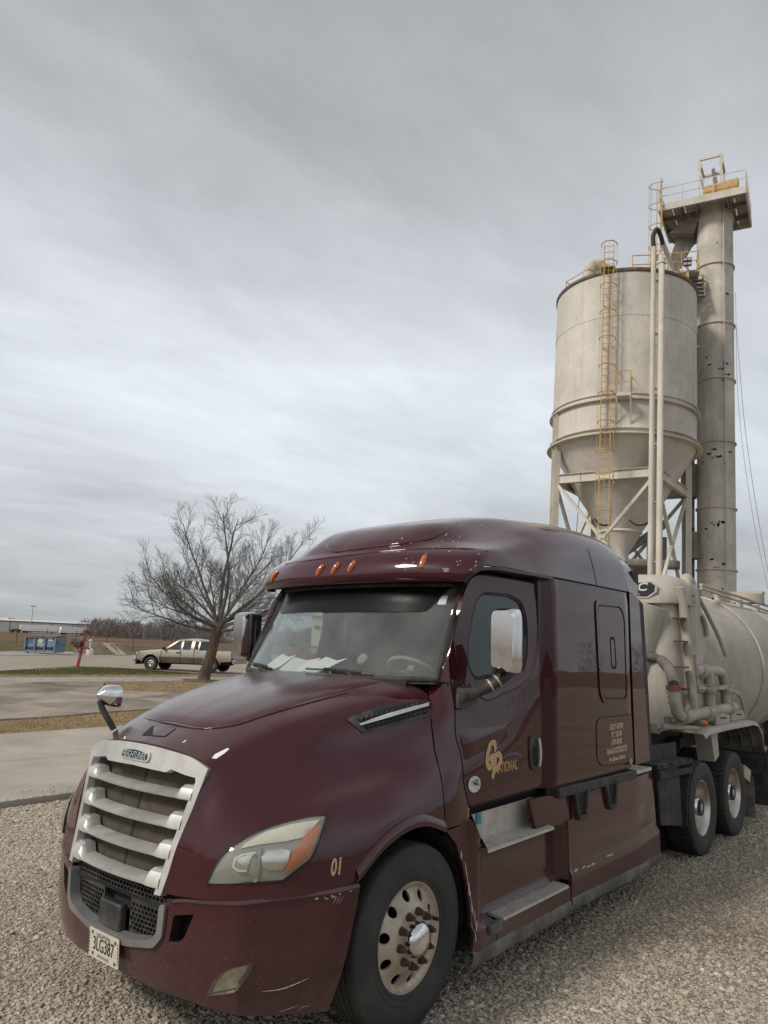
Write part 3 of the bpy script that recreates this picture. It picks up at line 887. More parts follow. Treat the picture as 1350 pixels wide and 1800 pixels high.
# the surround as an open frame (no bottom rail)
oring = outer+inner[::-1]
panel('grille_surround', oring, [], lambda y, z: gpt(y, z, .014), .03, M['satin'], truck, hint=(1, 0, 0), thick=.045, smooth=40)
# inner reveal, deeper and darker
mb = MB(); rows = []
for y, z in inner: rows.append([gpt(y, z, .010), gpt(y*.975, z-.004, -.085)])
mb.grid(rows); mb.build('grille_reveal', M['satin_dark'], truck, 40)
grille_holder = truck
zs = [(1.401, 1.331), (1.263, 1.181), (1.116, 1.034), (.978, .891)]
for zt, zb in zs:
    mb = MB(); rows = []
    zc = (zt+zb)/2; hh = (zt-zb)/2
    W2 = side_y(zc)-.040
    ys = np.concatenate([np.linspace(-W2, -W2+.20, 12), np.linspace(-W2+.22, W2-.22, 24), np.linspace(W2-.20, W2, 12)])
    for y in ys:
        k = float(sstep(W2-.135, W2-.085, abs(y)))      # winglets at both ends stand taller
        up = -hh*.38*(1-k)+hh*k
        sag = -.004
        lo = -hh
        dpt = .055+.012*k
        zu, zl = zc+up+sag, zc+lo+sag
        f = 0.006+.010*k
        rows.append([gpt(y, zu+.010*(1-k), -.075), gpt(y, zu+.004, -.030+0.018*k), gpt(y, zu-.010, f-.006), gpt(y, (zu+zl)/2, f+.004), gpt(y, zl+.006, f+.002), gpt(y, zl-.002, f-.012), gpt(y, zl+.006, -.070)])
    mb.grid(rows); mb.build('grille_slat', M['satin'], truck, 28)
# insect screen in two halves with a centre seam
for s in (-1, 1):
    panel('radiator_screen', rounded([(s*.004, .875), (s*.50, .875), (s*.56, 1.46), (s*.45, 1.475), (s*.004, 1.485)], .01, 2), [], lambda y, z: gpt(y, z, -.092+0.006*math.sin(y*9)), .06, M['screen'], truck, hint=(1, 0, 0), thick=.004)
MB().bar(gpt(0, .87, -.10), gpt(0, 1.48, -.10), .02, .02).build('screen_seam', M['black'], truck)
panel('grille_backing', [(-.60, .56), (.60, .56), (.60, 1.48), (-.60, 1.48)], [], lambda y, z: gpt(y, z, -.16), .15, M['black'], truck, hint=(1, 0, 0), thick=.01)
# badge on the grille crown
bz = 1.517
pill = rounded([(-.150, -.030), (.150, -.030), (.150, .032), (-.150, .032)], .031, 7)
pill_in = rounded([(-.132, -.021), (.132, -.021), (.128, .016), (0, .027), (-.128, .016)], .02, 5)
bp = lambda d: (lambda y, z: gpt(y, bz+z, d))
badge = panel('badge', pill, [], bp(.024), .02, M['satin'], truck, hint=(1, 0, 0), thick=.012, smooth=30)
panel('badge_field', pill_in, [], bp(.0265), .02, M['black_print'], badge, hint=(1, 0, 0), thick=.003, smooth=0)
lettering('badge_lettering', 'FREIGHTLINER', lambda x, y, z: gpt(x, bz-.002+y, .030+z), M['chrome'], badge, size=.052, sx=.73, shear=.12, extrude=.002, offset=.0006)

# ---- bumper
PLAN = np.vstack([spline([(1.270, 0), (1.262, .25), (1.240, .48), (1.190, .68), (1.130, .83), (1.090, .905)], 100), spline([(1.090, .905), (.97, .985), (.82, 1.085), (.68, 1.165), (.53, 1.215)], 70)[1:]])
PS = np.concatenate([[0], np.cumsum(np.linalg.norm(np.diff(PLAN, axis=0), axis=1))])
PS_END = PS[-1]
def tuck(z): return float(np.interp(z, [.30, .36, .45, .60, .80, .95], [.085, .060, .028, .004, 0, .004]))
def bump_pt(s, z, d=0.0):
    a = min(abs(s), PS_END)
    x = np.interp(a, PS, PLAN[:, 0]); y = np.interp(a, PS, PLAN[:, 1])
    i = min(np.searchsorted(PS, a), len(PS)-1); j = max(i-1, 0)
    t = PLAN[max(i, 1)]-PLAN[max(i, 1)-1]; t = t/np.linalg.norm(t)
    nx, ny = t[1], -t[0]
    k = tuck(z)
    return np.array((x+(d-k)*nx, (y+(d-k)*ny)*(1 if s >= 0 else -1), z))
def s_of_y(y): return math.copysign(float(np.interp(abs(y), PLAN[:, 1], PS)), y)
s_rear_t, s_rear_b = PS_END, float(np.interp(.655, PLAN[::-1, 0], PS[::-1]))
bot = [(0, .385), (s_of_y(.30), .38), (s_of_y(.60), .372), (s_of_y(.86), .345), (s_of_y(1.0), .318), (s_rear_b, .298)]
topl = [(s_rear_t, .918), (s_of_y(1.10), .905), (s_of_y(.9), .885), (s_of_y(.60), .862), (s_of_y(.53), .845)]
half_r = bot+topl
# opening for the lower grille
low_open = [(s_of_y(.488), .845), (s_of_y(.478), .66), (s_of_y(.425), .600), (s_of_y(.2), .552), (0, .540)]
right = half_r+low_open
out2 = right+[(-s, z) for s, z in right[::-1] if abs(s) > 1e-6]
tow = [(s_of_y(.540), .775), (s_of_y(.665), .800), (s_of_y(.615), .680), (s_of_y(.565), .640), (s_of_y(.515), .640)]
tow = rounded(tow, .015, 3)
M['fog_bowl'] = simple('fog_reflector', (.42, .40, .32), .28, metal=.6, var=.35, scale=14)
M['fog'] = simple('fog_housing', (.11, .11, .10), .4)
full_b = panel('bumper_probe', [(-PS_END, .30), (PS_END, .30), (PS_END, .95), (-PS_END, .95)], [], bump_pt, .05, PAINT, truck, hint=(1, 0, 0))
bb = bvh_of(full_b)
def bump_sz(px, py):
    h = hit(bb, px, py); return (s_of_y(h[1]), h[2])
fog_px = [(448.3, 1691.7), (446, 1708), (433, 1733), (417, 1745), (367, 1752), (377, 1727), (392, 1710), (415, 1700)]
fog = [bump_sz(*p) for p in fog_px]
bpy.data.objects.remove(full_b)
mir = lambda L: [(-s, z) for s, z in L[::-1]]
bumper = panel('bumper', out2, [tow, mir(tow), fog, mir(fog)], bump_pt, .035, PAINT, truck, hint=(1, 0, 0), thick=.02, smooth=21)
# raised line along the top of the bumper
for sgn in (1, -1):
    mb = MB(); rows = []
    for s in np.linspace(s_of_y(.53), PS_END-.01, 40):
        zt = np.interp(s, [p[0] for p in topl[::-1]], [p[1] for p in topl[::-1]])
        rows.append([bump_pt(sgn*s, zt+.002, -.03), bump_pt(sgn*s, zt+.004, .006), bump_pt(sgn*s, zt-.010, .010), bump_pt(sgn*s, zt-.020, .002)])
    mb.grid(rows); mb.build('bumper_ridge', PAINT, bumper, 40)
    mb = MB(); rows = []
    for s in np.linspace(s_of_y(.50), PS_END-.01, 30):
        zt = np.interp(s, [p[0] for p in topl[::-1]], [p[1] for p in topl[::-1]])
        rows.append([bump_pt(sgn*s, zt-.02, -.035), bump_pt(sgn*s, zt+.06, -.035)])
    mb.grid(rows); mb.build('bumper_gap_seal', M['black'], truck, 40)
    # tow hook pocket
    f = lambda s, z, d: bump_pt(s, z, d)
    T = tow if sgn > 0 else mir(tow)
    mb = MB(); mb.grid([[bump_pt(s, z, -.002), bump_pt(s, z, -.14)] for s, z in T+T[:1]])
    mb.build('tow_pocket', M['black'], bumper, 40)
    # fog lamp
    Fg = fog if sgn > 0 else mir(fog)
    fl = panel('fog_lamp', Fg, [], lambda s, z: bump_pt(s, z, -.035), .03, M['fog'], truck, hint=(1, 0, 0), thick=.01)
    cs, cz = np.mean(Fg, 0)
    inn = lambda k: rounded([(cs+(q[0]-cs)*k, cz+(q[1]-cz)*k) for q in Fg], .012, 3)
    panel('lamp_bowl', inn(.80), [], lambda s, z: bump_pt(s, z, -.030+.12*math.hypot(s-cs, z-cz)), .02, M['fog_bowl'], fl, hint=(1, 0, 0), thick=.003)
    panel('lamp_lens', Fg, [], lambda s, z: bump_pt(s, z, .004), .03, M['lens'], fl, hint=(1, 0, 0), thick=.004)
# silver U frame round the lower grille
def lg_in(k):
    pts = [(s_of_y(.486), .842), (s_of_y(.474), .664), (s_of_y(.421), .604), (s_of_y(.2), .557), (0, .546)]
    return pts
lo_half = [(s_of_y(.492), .822), (s_of_y(.480), .655), (s_of_y(.425), .598), (s_of_y(.2), .552), (0, .540)]
li_half = [(s_of_y(.452), .815), (s_of_y(.442), .672), (s_of_y(.395), .632), (s_of_y(.2), .592), (0, .582)]
U = lo_half+[(-s, z) for s, z in lo_half[-2::-1]]+[(-s, z) for s, z in li_half]+li_half[-2::-1]
U = rounded(U, .02, 3)
panel('lower_grille_frame', U, [], lambda s, z: bump_pt(s, z, .018), .03, M['satin_dark'], truck, hint=(1, 0, 0), thick=.06, smooth=30)
for o in truck.children:
    if o.name.startswith('lower_grille_frame'):
        b_ = o.modifiers.new('bevel', 'BEVEL'); b_.width = .012; b_.segments = 3; b_.limit_method = 'ANGLE'; b_.angle_limit = R(50)
# honeycomb meshes (real openings)
def honeycomb(name, poly, d, cell=.030):
    holes = []
    lo, hi = np.min(poly, 0), np.max(poly, 0)
    r = cell*.50
    dy = cell*.80
    j = 0
    z = lo[1]+dy*.6
    while z < hi[1]-dy*.3:
        s = lo[0]+(cell*.58 if j % 2 else cell*1.08)
        while s < hi[0]-cell*.4:
            hx = [(s+r*1.02*math.cos(R(60*k+30)), z+r*.82*math.sin(R(60*k+30))) for k in range(6)]
            hx = np.array(hx)
            if inside(poly, np.r_[hx[:, 0], s], np.r_[hx[:, 1], z]).all(): holes.append([tuple(p) for p in hx])
            s += cell*1.08
        z += dy; j += 1
    return panel(name, poly, holes, lambda s, z: bump_pt(s, z, d), .06, M['trim'], truck, hint=(1, 0, 0), thick=.012, smooth=0)
honeycomb('honeycomb_mesh', [(-.455, .800), (.455, .800), (.455, .885), (-.455, .885)], -.030)
honeycomb('honeycomb_mesh', [(.135, .585), (.40, .615), (.448, .67), (.452, .775), (.135, .775)], -.045)
honeycomb('honeycomb_mesh', [(-.452, .775), (-.448, .67), (-.40, .615), (-.135, .585), (-.135, .775)], -.045)
MB().box((1.232, -.015, .655), (.05, .215, .145)).build('radar_cover', M['trim'], truck, 30, bevel=.012)
MB().bar(bump_pt(-.45, .79, -.05), bump_pt(.45, .79, -.05), .05, .03).build('grille_crossbar', M['black'], truck)
# licence plate
pl = panel('license_plate', rounded([(-.1525, -.076), (.1525, -.076), (.1525, .076), (-.1525, .076)], .012, 3), [], lambda y, z: (1.283-.06*y*y+.05*z, y, .500+z), .05, M['plate'], truck, hint=(1, 0, 0), thick=.003)
pf = lambda d: (lambda x, y, z: (1.2855-.06*x*x+.05*y+d, x, .500+y))
lettering('plate_number', '3LG387', pf(0), M['black_print'], pl, size=.100, sx=.66, offset=.0004)
lettering('plate_state', 'OKLAHOMA', lambda x, y, z: pf(0)(x, y+.052-1.2*x*x, z), M['black_print'], pl, size=.030, sx=.85)
lettering('plate_caption', 'APPORTIONED', lambda x, y, z: pf(0)(x, y-.056, z), M['black_print'], pl, size=.022, sx=.80)
mb = MB()
for sx in (-.145, .145):
    for k in range(7): mb.box((1.2855-.06*sx*sx+.05*(-.05+.016*k), sx, .50-.05+.016*k), (.0008, .005, .009))
for sx, zz in ((-.115, .055), (.118, .050), (-.105, -.052), (.118, -.055)): mb.box((1.2855-.06*sx*sx+.05*zz, sx, .5+zz), (.0008, .016, .016))
mb.build('plate_marks', M['greyprint'], pl, 0)['kind'] = 'stuff'

# ---- headlights (left one measured from the photo, the right one mirrored)
z2 = lambda X, Y: (340+X/2.596, 1380+Y/2.596)
hb = bvh_of(hood)
hl_px = [z2(*p) for p in [(62, 450), (95, 380), (150, 305), (220, 252), (330, 197), (450, 160), (604, 137), (592, 195), (560, 290), (535, 340), (470, 390), (407, 438), (250, 447)]]
hl = [hit(hb, *p) for p in hl_px]
HN = np.array((.75, .62, .28))
def hpatch(name, px, off, mat, parent, bulge=0.0, width=.05, step=.035, thick=.006):
    return patch(name, hb, [hit(hb, *z2(*p)) for p in px], HN, step, off, mat, parent, bulge, width, thick=thick)
head = patch('headlight', hb, hl, HN, .03, .004, M['housing'], truck, thick=.004)
rim = [p+HN/np.linalg.norm(HN)*.012 for p in hl]
hpatch('lamp_bar', [(215, 290), (235, 268), (330, 215), (450, 180), (575, 160), (545, 195), (500, 240), (420, 258), (300, 272)], .010, M['drl'], head, .006, .03)
hpatch('turn_signal', [(530, 205), (582, 165), (565, 240), (530, 320), (470, 370), (415, 405), (430, 350), (470, 285)], .010, M['amber'], head, .008, .03)
hpatch('lamp_reflector', [(310, 330), (335, 300), (400, 290), (440, 300), (430, 350), (405, 385), (340, 390), (312, 370)], .010, M['reflector'], head, .012, .05)
hpatch('lamp_reflector', [(185, 365), (195, 335), (230, 318), (280, 308), (262, 335), (245, 390), (205, 388)], .010, M['reflector'], head, .012, .05)
hpatch('lamp_ring', [(180, 372), (190, 330), (230, 312), (285, 305), (285, 312), (232, 320), (199, 336), (189, 368), (210, 388), (245, 388), (245, 394), (206, 394)], .020, M['drl'], head, 0, .05)
hpatch('lamp_divider', [(298, 285), (310, 283), (300, 400), (290, 440), (275, 440), (290, 390)], .016, M['housing'], head)
lens = patch('lamp_lens', hb, hl, HN, .03, .008, M['lens'], head, .030, .10, thick=.003)
mb = MB(); mb.tube([p+HN/np.linalg.norm(HN)*.006 for p in resample(hl, .05)], .006, 6, closed=True)
mb.build('lamp_seal', M['black'], head, 60)
def mirror_tree(o, parent):
    c = mirror_y(o, None, parent)
    for ch in list(o.children): mirror_tree(ch, c)
    return c
mirror_tree(head, truck)
# number on the fender
c01 = hit(hb, 590, 1525)
fe1, fe2, fd = np.array((-.62, .75, -.0)), np.array((.0, .05, 1.0)), np.array((.70, .70, .1))
fe1 = np.array((-.55, .40, .03)); fe1 /= np.linalg.norm(fe1)
fe2 = np.array((0.02, -.10, 1.0)); fe2 /= np.linalg.norm(fe2)
def on_fender(x, y, z, off=.004):
    q = c01+fe1*x+fe2*y
    n = np.array((.55, .80, .1)); n /= np.linalg.norm(n)
    h = hb.ray_cast(Vector(q+n*.3), Vector(-n))
    p = np.array(h[0]) if h[0] is not None else q
    return p+n*off
lettering('fleet_number', '01', lambda x, y, z: on_fender(x, y, z, .003), M['cream'], hood, size=.112, sx=.62, shear=.3, offset=.0035)
lettering('fleet_number_core', '01', lambda x, y, z: on_fender(x, y, z, .0045), M['gold'], hood, size=.112, sx=.62, shear=.3, offset=-.001)
# side vents
zv = lambda X, Y: (590+X/5.625, 1190+Y/5.625)
vp = lambda L: [hit(hb, *zv(*p)) for p in L]
VN = np.array((.15, .9, .35))
vent = patch('side_vent', hb, vp([(108, 432), (150, 395), (500, 275), (912, 178), (925, 388), (500, 505), (270, 560)]), VN, .05, .008, M['trim'], truck, thick=.02)
patch('vent_opening', hb, vp([(205, 425), (500, 320), (895, 222), (900, 358), (500, 470), (300, 520)]), VN, .05, .0095, M['black'], vent, thick=.002)
patch('vent_blade', hb, vp([(215, 470), (500, 372), (908, 268), (908, 300), (500, 410), (235, 486)]), VN, .05, .022, M['satin'], vent, thick=.012)
mb = MB()
for i in range(13):
    t = i/12
    for (xa, ya, xb, yb) in ((235+600*t, 430-165*t, 255+600*t, 400-150*t), (300+560*t, 505-150*t, 325+560*t, 475-140*t)):
        p, q = hit(hb, *zv(xa, ya)), hit(hb, *zv(xb, yb))
        if p is not None and q is not None:
            n = VN/np.linalg.norm(VN); mb.bar(p+n*.013, q+n*.013, .008, .008)
mb.build('vent_honeycomb', M['trim'], vent, 0)['kind'] = 'stuff'
mirror_tree(vent, truck)
# pale paint chips on the nose
mb = MB()
chips = [([(372, 1333), (378, 1326), (400, 1315), (403, 1317), (394, 1325), (380, 1334)])]
for L in chips:
    patch('paint_chip', hb, [hit(hb, *p) for p in L], np.array((.5, .5, .7)), .02, .0015, M['paper'], hood)
for L in ([(217, 1299), (219, 1295), (221, 1295), (220, 1299)], [(320, 1306), (326, 1301), (328, 1301), (324, 1305)]):
    patch('paint_chip', hb, [hit(hb, *p) for p in L], np.array((.5, .5, .7)), .01, .0015, M['paper'], hood)

# ---- cab
def smooth_table(zs_, ys_, sig):
    z = np.linspace(zs_[0]-.6, zs_[-1]+.6, 900); y = np.interp(z, zs_, ys_)
    k = np.exp(-.5*((np.arange(-200, 201)*(z[1]-z[0]))/sig)**2); k /= k.sum()
    return z, np.convolve(np.pad(y, 200, mode='edge'), k, 'valid')
YF = smooth_table([1.0, 1.18, 1.45, 1.6, 1.8, 2.1, 2.75], [1.175, 1.175, 1.150, 1.110, 1.065, 1.020, .945], .10)
YR = smooth_table([1.0, 1.18, 1.80, 2.1, 2.75], [1.172, 1.172, 1.175, 1.165, 1.105], .12)
def yside(x, z):
    yf = np.interp(z, *YF); yr = np.interp(z, *YR)
    t = min(1.0, max(0.0, (-.5-x)/1.15))
    return float(yf+(yr-yf)*t)
def side(px, py):
    y = 1.1
    for _ in range(6):
        p = on(px, py, 1, y); y = yside(p[0], p[2])
    return (float(p[0]), float(p[2]))
z4 = lambda X, Y: (760+X/3.214, 980+Y/3.214)
sd4 = lambda L: [side(*z4(*p)) for p in L]
door_out = sd4([(210, 1405), (195, 1350), (180, 1280), (163, 1100), (135, 1020), (130, 850), (103, 670), (97, 565), (130, 410), (172, 225), (205, 140), (232, 108), (290, 95), (580, 150), (605, 700), (618, 1270), (600, 1295)])
win = rounded(sd4([(235, 697), (515, 648), (538, 560), (540, 400), (530, 320), (505, 245), (440, 207), (290, 192), (248, 232), (222, 340), (200, 490), (195, 600)]), .05, 5)
wcx, wcz = np.mean(win, 0)
glz = []
for sgn in (1, -1):
    fn = lambda x, z, s=sgn: (x, s*yside(x, z), z)
    dr = panel('door', rounded(door_out, .03, 2), [win], fn, .05, PAINT, truck, hint=(0, sgn, 0), thick=.035, smooth=45)
    # window: seal ring set in, glass behind it
    seal_in = [(x+(wcx-x)*.05, z+(wcz-z)*.07) for x, z in win]
    panel('window_seal', win, [seal_in], lambda x, z, s=sgn: (x, s*(yside(x, z)-.006), z), .06, M['rubber'], dr, hint=(0, sgn, 0), thick=.02)
    panel('window_glass', [(x+(wcx-x)*.02, z+(wcz-z)*.03) for x, z in win], [], lambda x, z, s=sgn: (x, s*(yside(x, z)-.016), z), .12, M['tinted'], dr, hint=(0, sgn, 0), thick=.004)
    # pressed crease that sweeps under the window
    cre = spline(sd4([(215, 730), (290, 800), (400, 765), (500, 715), (555, 655), (585, 560), (592, 420)]), 40)
    mb = MB(); rows = []
    for x, z in cre: rows.append([(x, sgn*(yside(x, z)-.002), z+.030), (x, sgn*(yside(x, z)+.007), z+.004), (x, sgn*(yside(x, z)+.006), z-.006), (x, sgn*(yside(x, z)-.002), z-.016)])
    mb.grid(rows); mb.build('door_crease', PAINT, dr, 30)
    # lower shelf line of the door
    mb = MB(); rows = []
    for t in np.linspace(0, 1, 14):
        x = -.57-.62*t; z0 = 1.545+.10*t; d = .030*(1-t)**1.2*float(sstep(-.05, .16, t))
        rows.append([(x, sgn*(yside(x, z0+.13)-.002), z0+.10*(1-t)+.02), (x, sgn*(yside(x, z0)+d), z0+.01), (x, sgn*(yside(x, z0)+d*.9), z0-.012), (x, sgn*(yside(x, z0-.12)-.002), z0-.10)])
    mb.grid(rows); mb.build('door_shelf', PAINT, dr, 40)
    # handle
    hp = rounded(sd4([(543, 1010), (598, 1003), (603, 1190), (578, 1207), (549, 1190)]), .04, 4)
    hd = panel('door_handle', hp, [], lambda x, z, s=sgn: (x, s*(yside(x, z)+.012), z), .05, M['trim'], dr, hint=(0, sgn, 0), thick=.02)
    panel('handle_recess', rounded(sd4([(556, 1060), (585, 1060), (588, 1180), (558, 1180)]), .03, 4), [], lambda x, z, s=sgn: (x, s*(yside(x, z)+.0135), z), .05, M['black'], hd, hint=(0, sgn, 0))
    mb = MB(); hx = side(*z4(586, 1100))[0]; mb.tube([(hx, sgn*(yside(hx, z)+.026+.012*math.sin((z-1.325)/.20*PI)), z) for z in np.linspace(1.325, 1.525, 9)], .013, 8, flat=.8)
    mb.build('handle_grip', M['satin'], hd, 60)
    # black frame seen in the gap round the door
    mb = MB(); pts = [(x, sgn*(yside(x, z)-.030), z) for x, z in resample(rounded(door_out, .03, 2), .08)]
    mb.tube(pts, .026, 6, closed=True); mb.build('door_seal', M['black'], truck, 60)
left_door = [o for o in truck.children if o.name.startswith('door') and 'seal' not in o.name][0]

# cowl side panel between hood and door
HE = [(r[0]-.012, r[2], r[1]) for r in np.array(HOOD[-1])[[9, 8, 7, 6, 5, 4]]]+[(-.50, 1.935, .90)]
hx_ = lambda z: float(np.interp(z, [e[1] for e in HE], [e[0] for e in HE]))
hy_ = lambda z: float(np.interp(z, [e[1] for e in HE], [e[2] for e in HE]))
DE = door_out[:8]
dx_ = lambda z: float(np.interp(z, [e[1] for e in DE], [e[0] for e in DE]))+.014
zl_ = np.linspace(1.07, 1.965, 22)
for sgn in (1, -1):
    rows = []
    for z in zl_:
        xa, xb = hx_(z), dx_(z); ya, yb = hy_(z), yside(xb, z)
        rows.append([(xa+(xb-xa)*t, sgn*(ya+(yb-ya)*t+.012*math.sin(PI*t)), z) for t in np.linspace(0, 1, 8)])
    cp = grid_obj('cowl_panel', rows, PAINT, truck, hint=(0, sgn, 0), thick=.02, smooth=45)
    if sgn == 1:
        cb = bvh_of(cp)
        p0, p1 = hit(cb, *z4(27, 822)), hit(cb, *z4(126, 800))
        if p0 is not None and p1 is not None:
            ex = (p1-p0)/np.linalg.norm(p1-p0)
            lettering('cowl_lettering', 'CASCADIA', lambda x, y, z: (p0+p1)/2+ex*x+np.array((0, .012, y)), M['white'], cp, size=.054, sx=.78*np.linalg.norm(p1-p0)/.20, shear=.2, offset=.0008)
# windshield: bowed glass
def ws(u, v):
    """u -1..1 across, v 0 bottom .. 1 top"""
    xb, xt = -.20, -.60
    yb, yt = .985, .935
    a = u*u
    bow = .27*a*(.55+.45*a)
    x = (xb*(1-v)+xt*v)-bow*(1-.18*v)
    y = u*(yb*(1-v)+yt*v)
    z = 1.955+.69*v+.012*a*(1-v)
    return np.array((x, y, z))
Gw = np.array([[ws(u, v) for u in np.linspace(-1, 1, 41)] for v in np.linspace(0, 1, 13)])
wsh = grid_obj('windshield', Gw, M['windshield'], truck, hint=(1, 0, 1), thick=.006, smooth=60)
edge = [ws(u, 0) for u in np.linspace(-1, 1, 40)]+[ws(1, v) for v in np.linspace(0, 1, 14)[1:]]+[ws(u, 1) for u in np.linspace(1, -1, 40)[1:]]+[ws(-1, v) for v in np.linspace(1, 0, 14)[1:-1]]
edge = np.array(edge)
mb = MB(); mb.tube(edge, .021, 8, closed=True); mb.build('windshield_gasket', M['rubber'], wsh, 60)
# dark sunband behind the top of the glass
mb = MB(); rows = []
for u in np.linspace(-.97, .97, 40):
    lo = .80+.0*abs(u)-(.0 if abs(u) < .8 else .0)
    k = float(sstep(.97, .80, abs(u)))
    rows.append([ws(u, .995)+np.array((.004, 0, .003)), ws(u, 1-.14*k-.015)+np.array((.004, 0, .003)), ws(u, 1-.285*k-.02)+np.array((.004, 0, .003))])
mb.grid(rows); mb.build('sun_band', M['band'], wsh, 60)
MB().box(ws(-.10, .74)+np.array((-.045, 0, 0)), (.04, .085, .05)).build('windshield_camera', M['cabin_light'], wsh, 30, bevel=.01)
s0 = ws(.90, .80); mb = MB(); mb.add([ws(.88, .78)+(-.004, 0, 0), ws(.935, .78)+(-.004, 0, 0), ws(.935, .88)+(-.004, 0, 0), ws(.88, .88)+(-.004, 0, 0)], [(0, 1, 2, 3)]); mb.build('windshield_sticker', M['paper'], wsh, 0)
mb = MB(); mb.lathe([(0.0, 0), (.038, 0.0), (.045, .01), (.03, .03)], ws(.42, .20)+np.array((-.03, 0, 0)), (-.8, 0, -.5), 18); mb.build('suction_mount', M['cabin_light'], wsh)
# A pillars between glass and door
for sgn in (1, -1):
    rows = []
    for v in np.linspace(-.02, .99, 16):
        p = ws(1.0, v); z = p[2]
        DP = door_out[5:13]
        xf = float(np.interp(z, [q[1] for q in DP], [q[0] for q in DP]))
        yd = yside(xf, z)
        q = np.array((xf+.012, yd, z))
        m1 = p*.70+q*.30+np.array((.004, .004, 0)); m2 = p*.30+q*.70+np.array((.004, .004, 0))
        rows.append([p+np.array((-.008, .004, 0)), m1, m2, q, q+np.array((-.01, -.05, 0))])
    rows = np.array(rows)*np.array((1, sgn, 1))
    grid_obj('windshield_pillar', rows, PAINT, truck, hint=(.4, sgn, 0), thick=.02, smooth=60)
# cowl tray under the glass
rows = []
for u in np.linspace(-.955, .84, 41):
    p = ws(u, 0); rows.append([p+np.array((-.02, 0, .012)), p+np.array((.03, 0, -.008)), p+np.array((.085*(1-abs(u)**3), 0, -.03)), p+np.array((.10*(1-abs(u)**3)+.02, 0, -.09))])
grid_obj('cowl_tray', rows, M['black'], truck, hint=(.3, 0, 1), smooth=60)
# wipers
for (ua, va, ub, vb) in ((-.02, .055, .60, .020), (-.90, .055, -.42, .030)):
    mb = MB()
    P = np.array([ws(ua+(ub-ua)*t, va+(vb-va)*t+.012*math.sin(PI*t))+np.array((.016, 0, .012)) for t in np.linspace(0, 1, 14)])
    mb.tube(P, .008, 6)
    um = (ua*.42+ub*.58)
    q = P[8]; base = ws(ub-.03 if ub > 0 else ub-.10, -.05)+np.array((.035, 0, -.005))
    mb.bar(q+np.array((.012, 0, .012)), base, .022, .012)
    mb.bar(P[4]+np.array((.006, 0, .01)), P[11]+np.array((.006, 0, .01)), .014, .012)
    mb.build('wiper', M['trim'], truck, 50)

# ---- roof cap with visor.  columns: centre, .., side, lower edge
ROOF = [
 # lower lip of the visor
 [(-.475,0,2.660),(-.490,.30,2.660),(-.535,.60,2.658),(-.590,.82,2.656),(-.640,.97,2.655),(-.675,1.045,2.655),(-.700,1.075,2.662)],
 [(-.440,0,2.690),(-.455,.30,2.690),(-.500,.60,2.690),(-.560,.82,2.690),(-.615,.98,2.692),(-.665,1.065,2.695),(-.720,1.105,2.702)],
 [(-.455,0,2.775),(-.470,.30,2.777),(-.510,.60,2.778),(-.575,.82,2.778),(-.640,.985,2.780),(-.715,1.085,2.785),(-.800,1.135,2.772)],
 [(-.520,0,2.880),(-.540,.30,2.882),(-.600,.60,2.885),(-.680,.82,2.888),(-.775,.985,2.892),(-.880,1.095,2.890),(-.980,1.150,2.790)],
 [(-.560,0,2.912),(-.585,.30,2.914),(-.650,.60,2.916),(-.745,.82,2.920),(-.855,.975,2.925),(-.990,1.090,2.918),(-1.09,1.165,2.795)],
 # behind the crease
 [(-.645,0,2.995),(-.660,.30,2.995),(-.735,.58,2.992),(-.900,.78,2.972),(-1.03,.945,2.972),(-1.17,1.085,2.945),(-1.25,1.180,2.792)],
 [(-.850,0,3.138),(-.865,.30,3.137),(-.935,.56,3.128),(-1.12,.76,3.068),(-1.27,.925,3.040),(-1.40,1.085,2.985),(-1.45,1.195,2.788)],
 [(-1.28,0,3.262),(-1.30,.32,3.258),(-1.35,.58,3.236),(-1.45,.77,3.165),(-1.56,.945,3.110),(-1.66,1.100,3.030),(-1.70,1.215,2.782)],
 [(-1.75,0,3.355),(-1.76,.35,3.352),(-1.80,.62,3.328),(-1.85,.81,3.262),(-1.90,.975,3.195),(-1.95,1.115,3.075),(-1.98,1.222,2.780)],
 [(-2.25,0,3.395),(-2.25,.38,3.390),(-2.27,.65,3.370),(-2.30,.84,3.328),(-2.32,1.005,3.250),(-2.35,1.130,3.100),(-2.37,1.224,2.780)],
 [(-2.80,0,3.420),(-2.80,.40,3.415),(-2.80,.67,3.393),(-2.81,.87,3.348),(-2.82,1.035,3.262),(-2.83,1.145,3.105),(-2.83,1.224,2.780)],
 [(-3.20,0,3.410),(-3.20,.40,3.405),(-3.20,.68,3.383),(-3.205,.885,3.338),(-3.21,1.045,3.250),(-3.22,1.150,3.095),(-3.225,1.224,2.780)],
 [(-3.345,0,3.395),(-3.345,.40,3.390),(-3.345,.68,3.368),(-3.345,.885,3.322),(-3.345,1.045,3.236),(-3.345,1.150,3.085),(-3.345,1.224,2.780)],
]
Gr = loft(ROOF, 34, 60)
fullr = np.concatenate([(Gr*np.array([1, -1, 1]))[:, :0:-1], Gr], 1)
roof = grid_obj('roof_cap', fullr, PAINT, truck, hint=(0, 0, 1), thick=.014, smooth=50)
rb = bvh_of(roof)
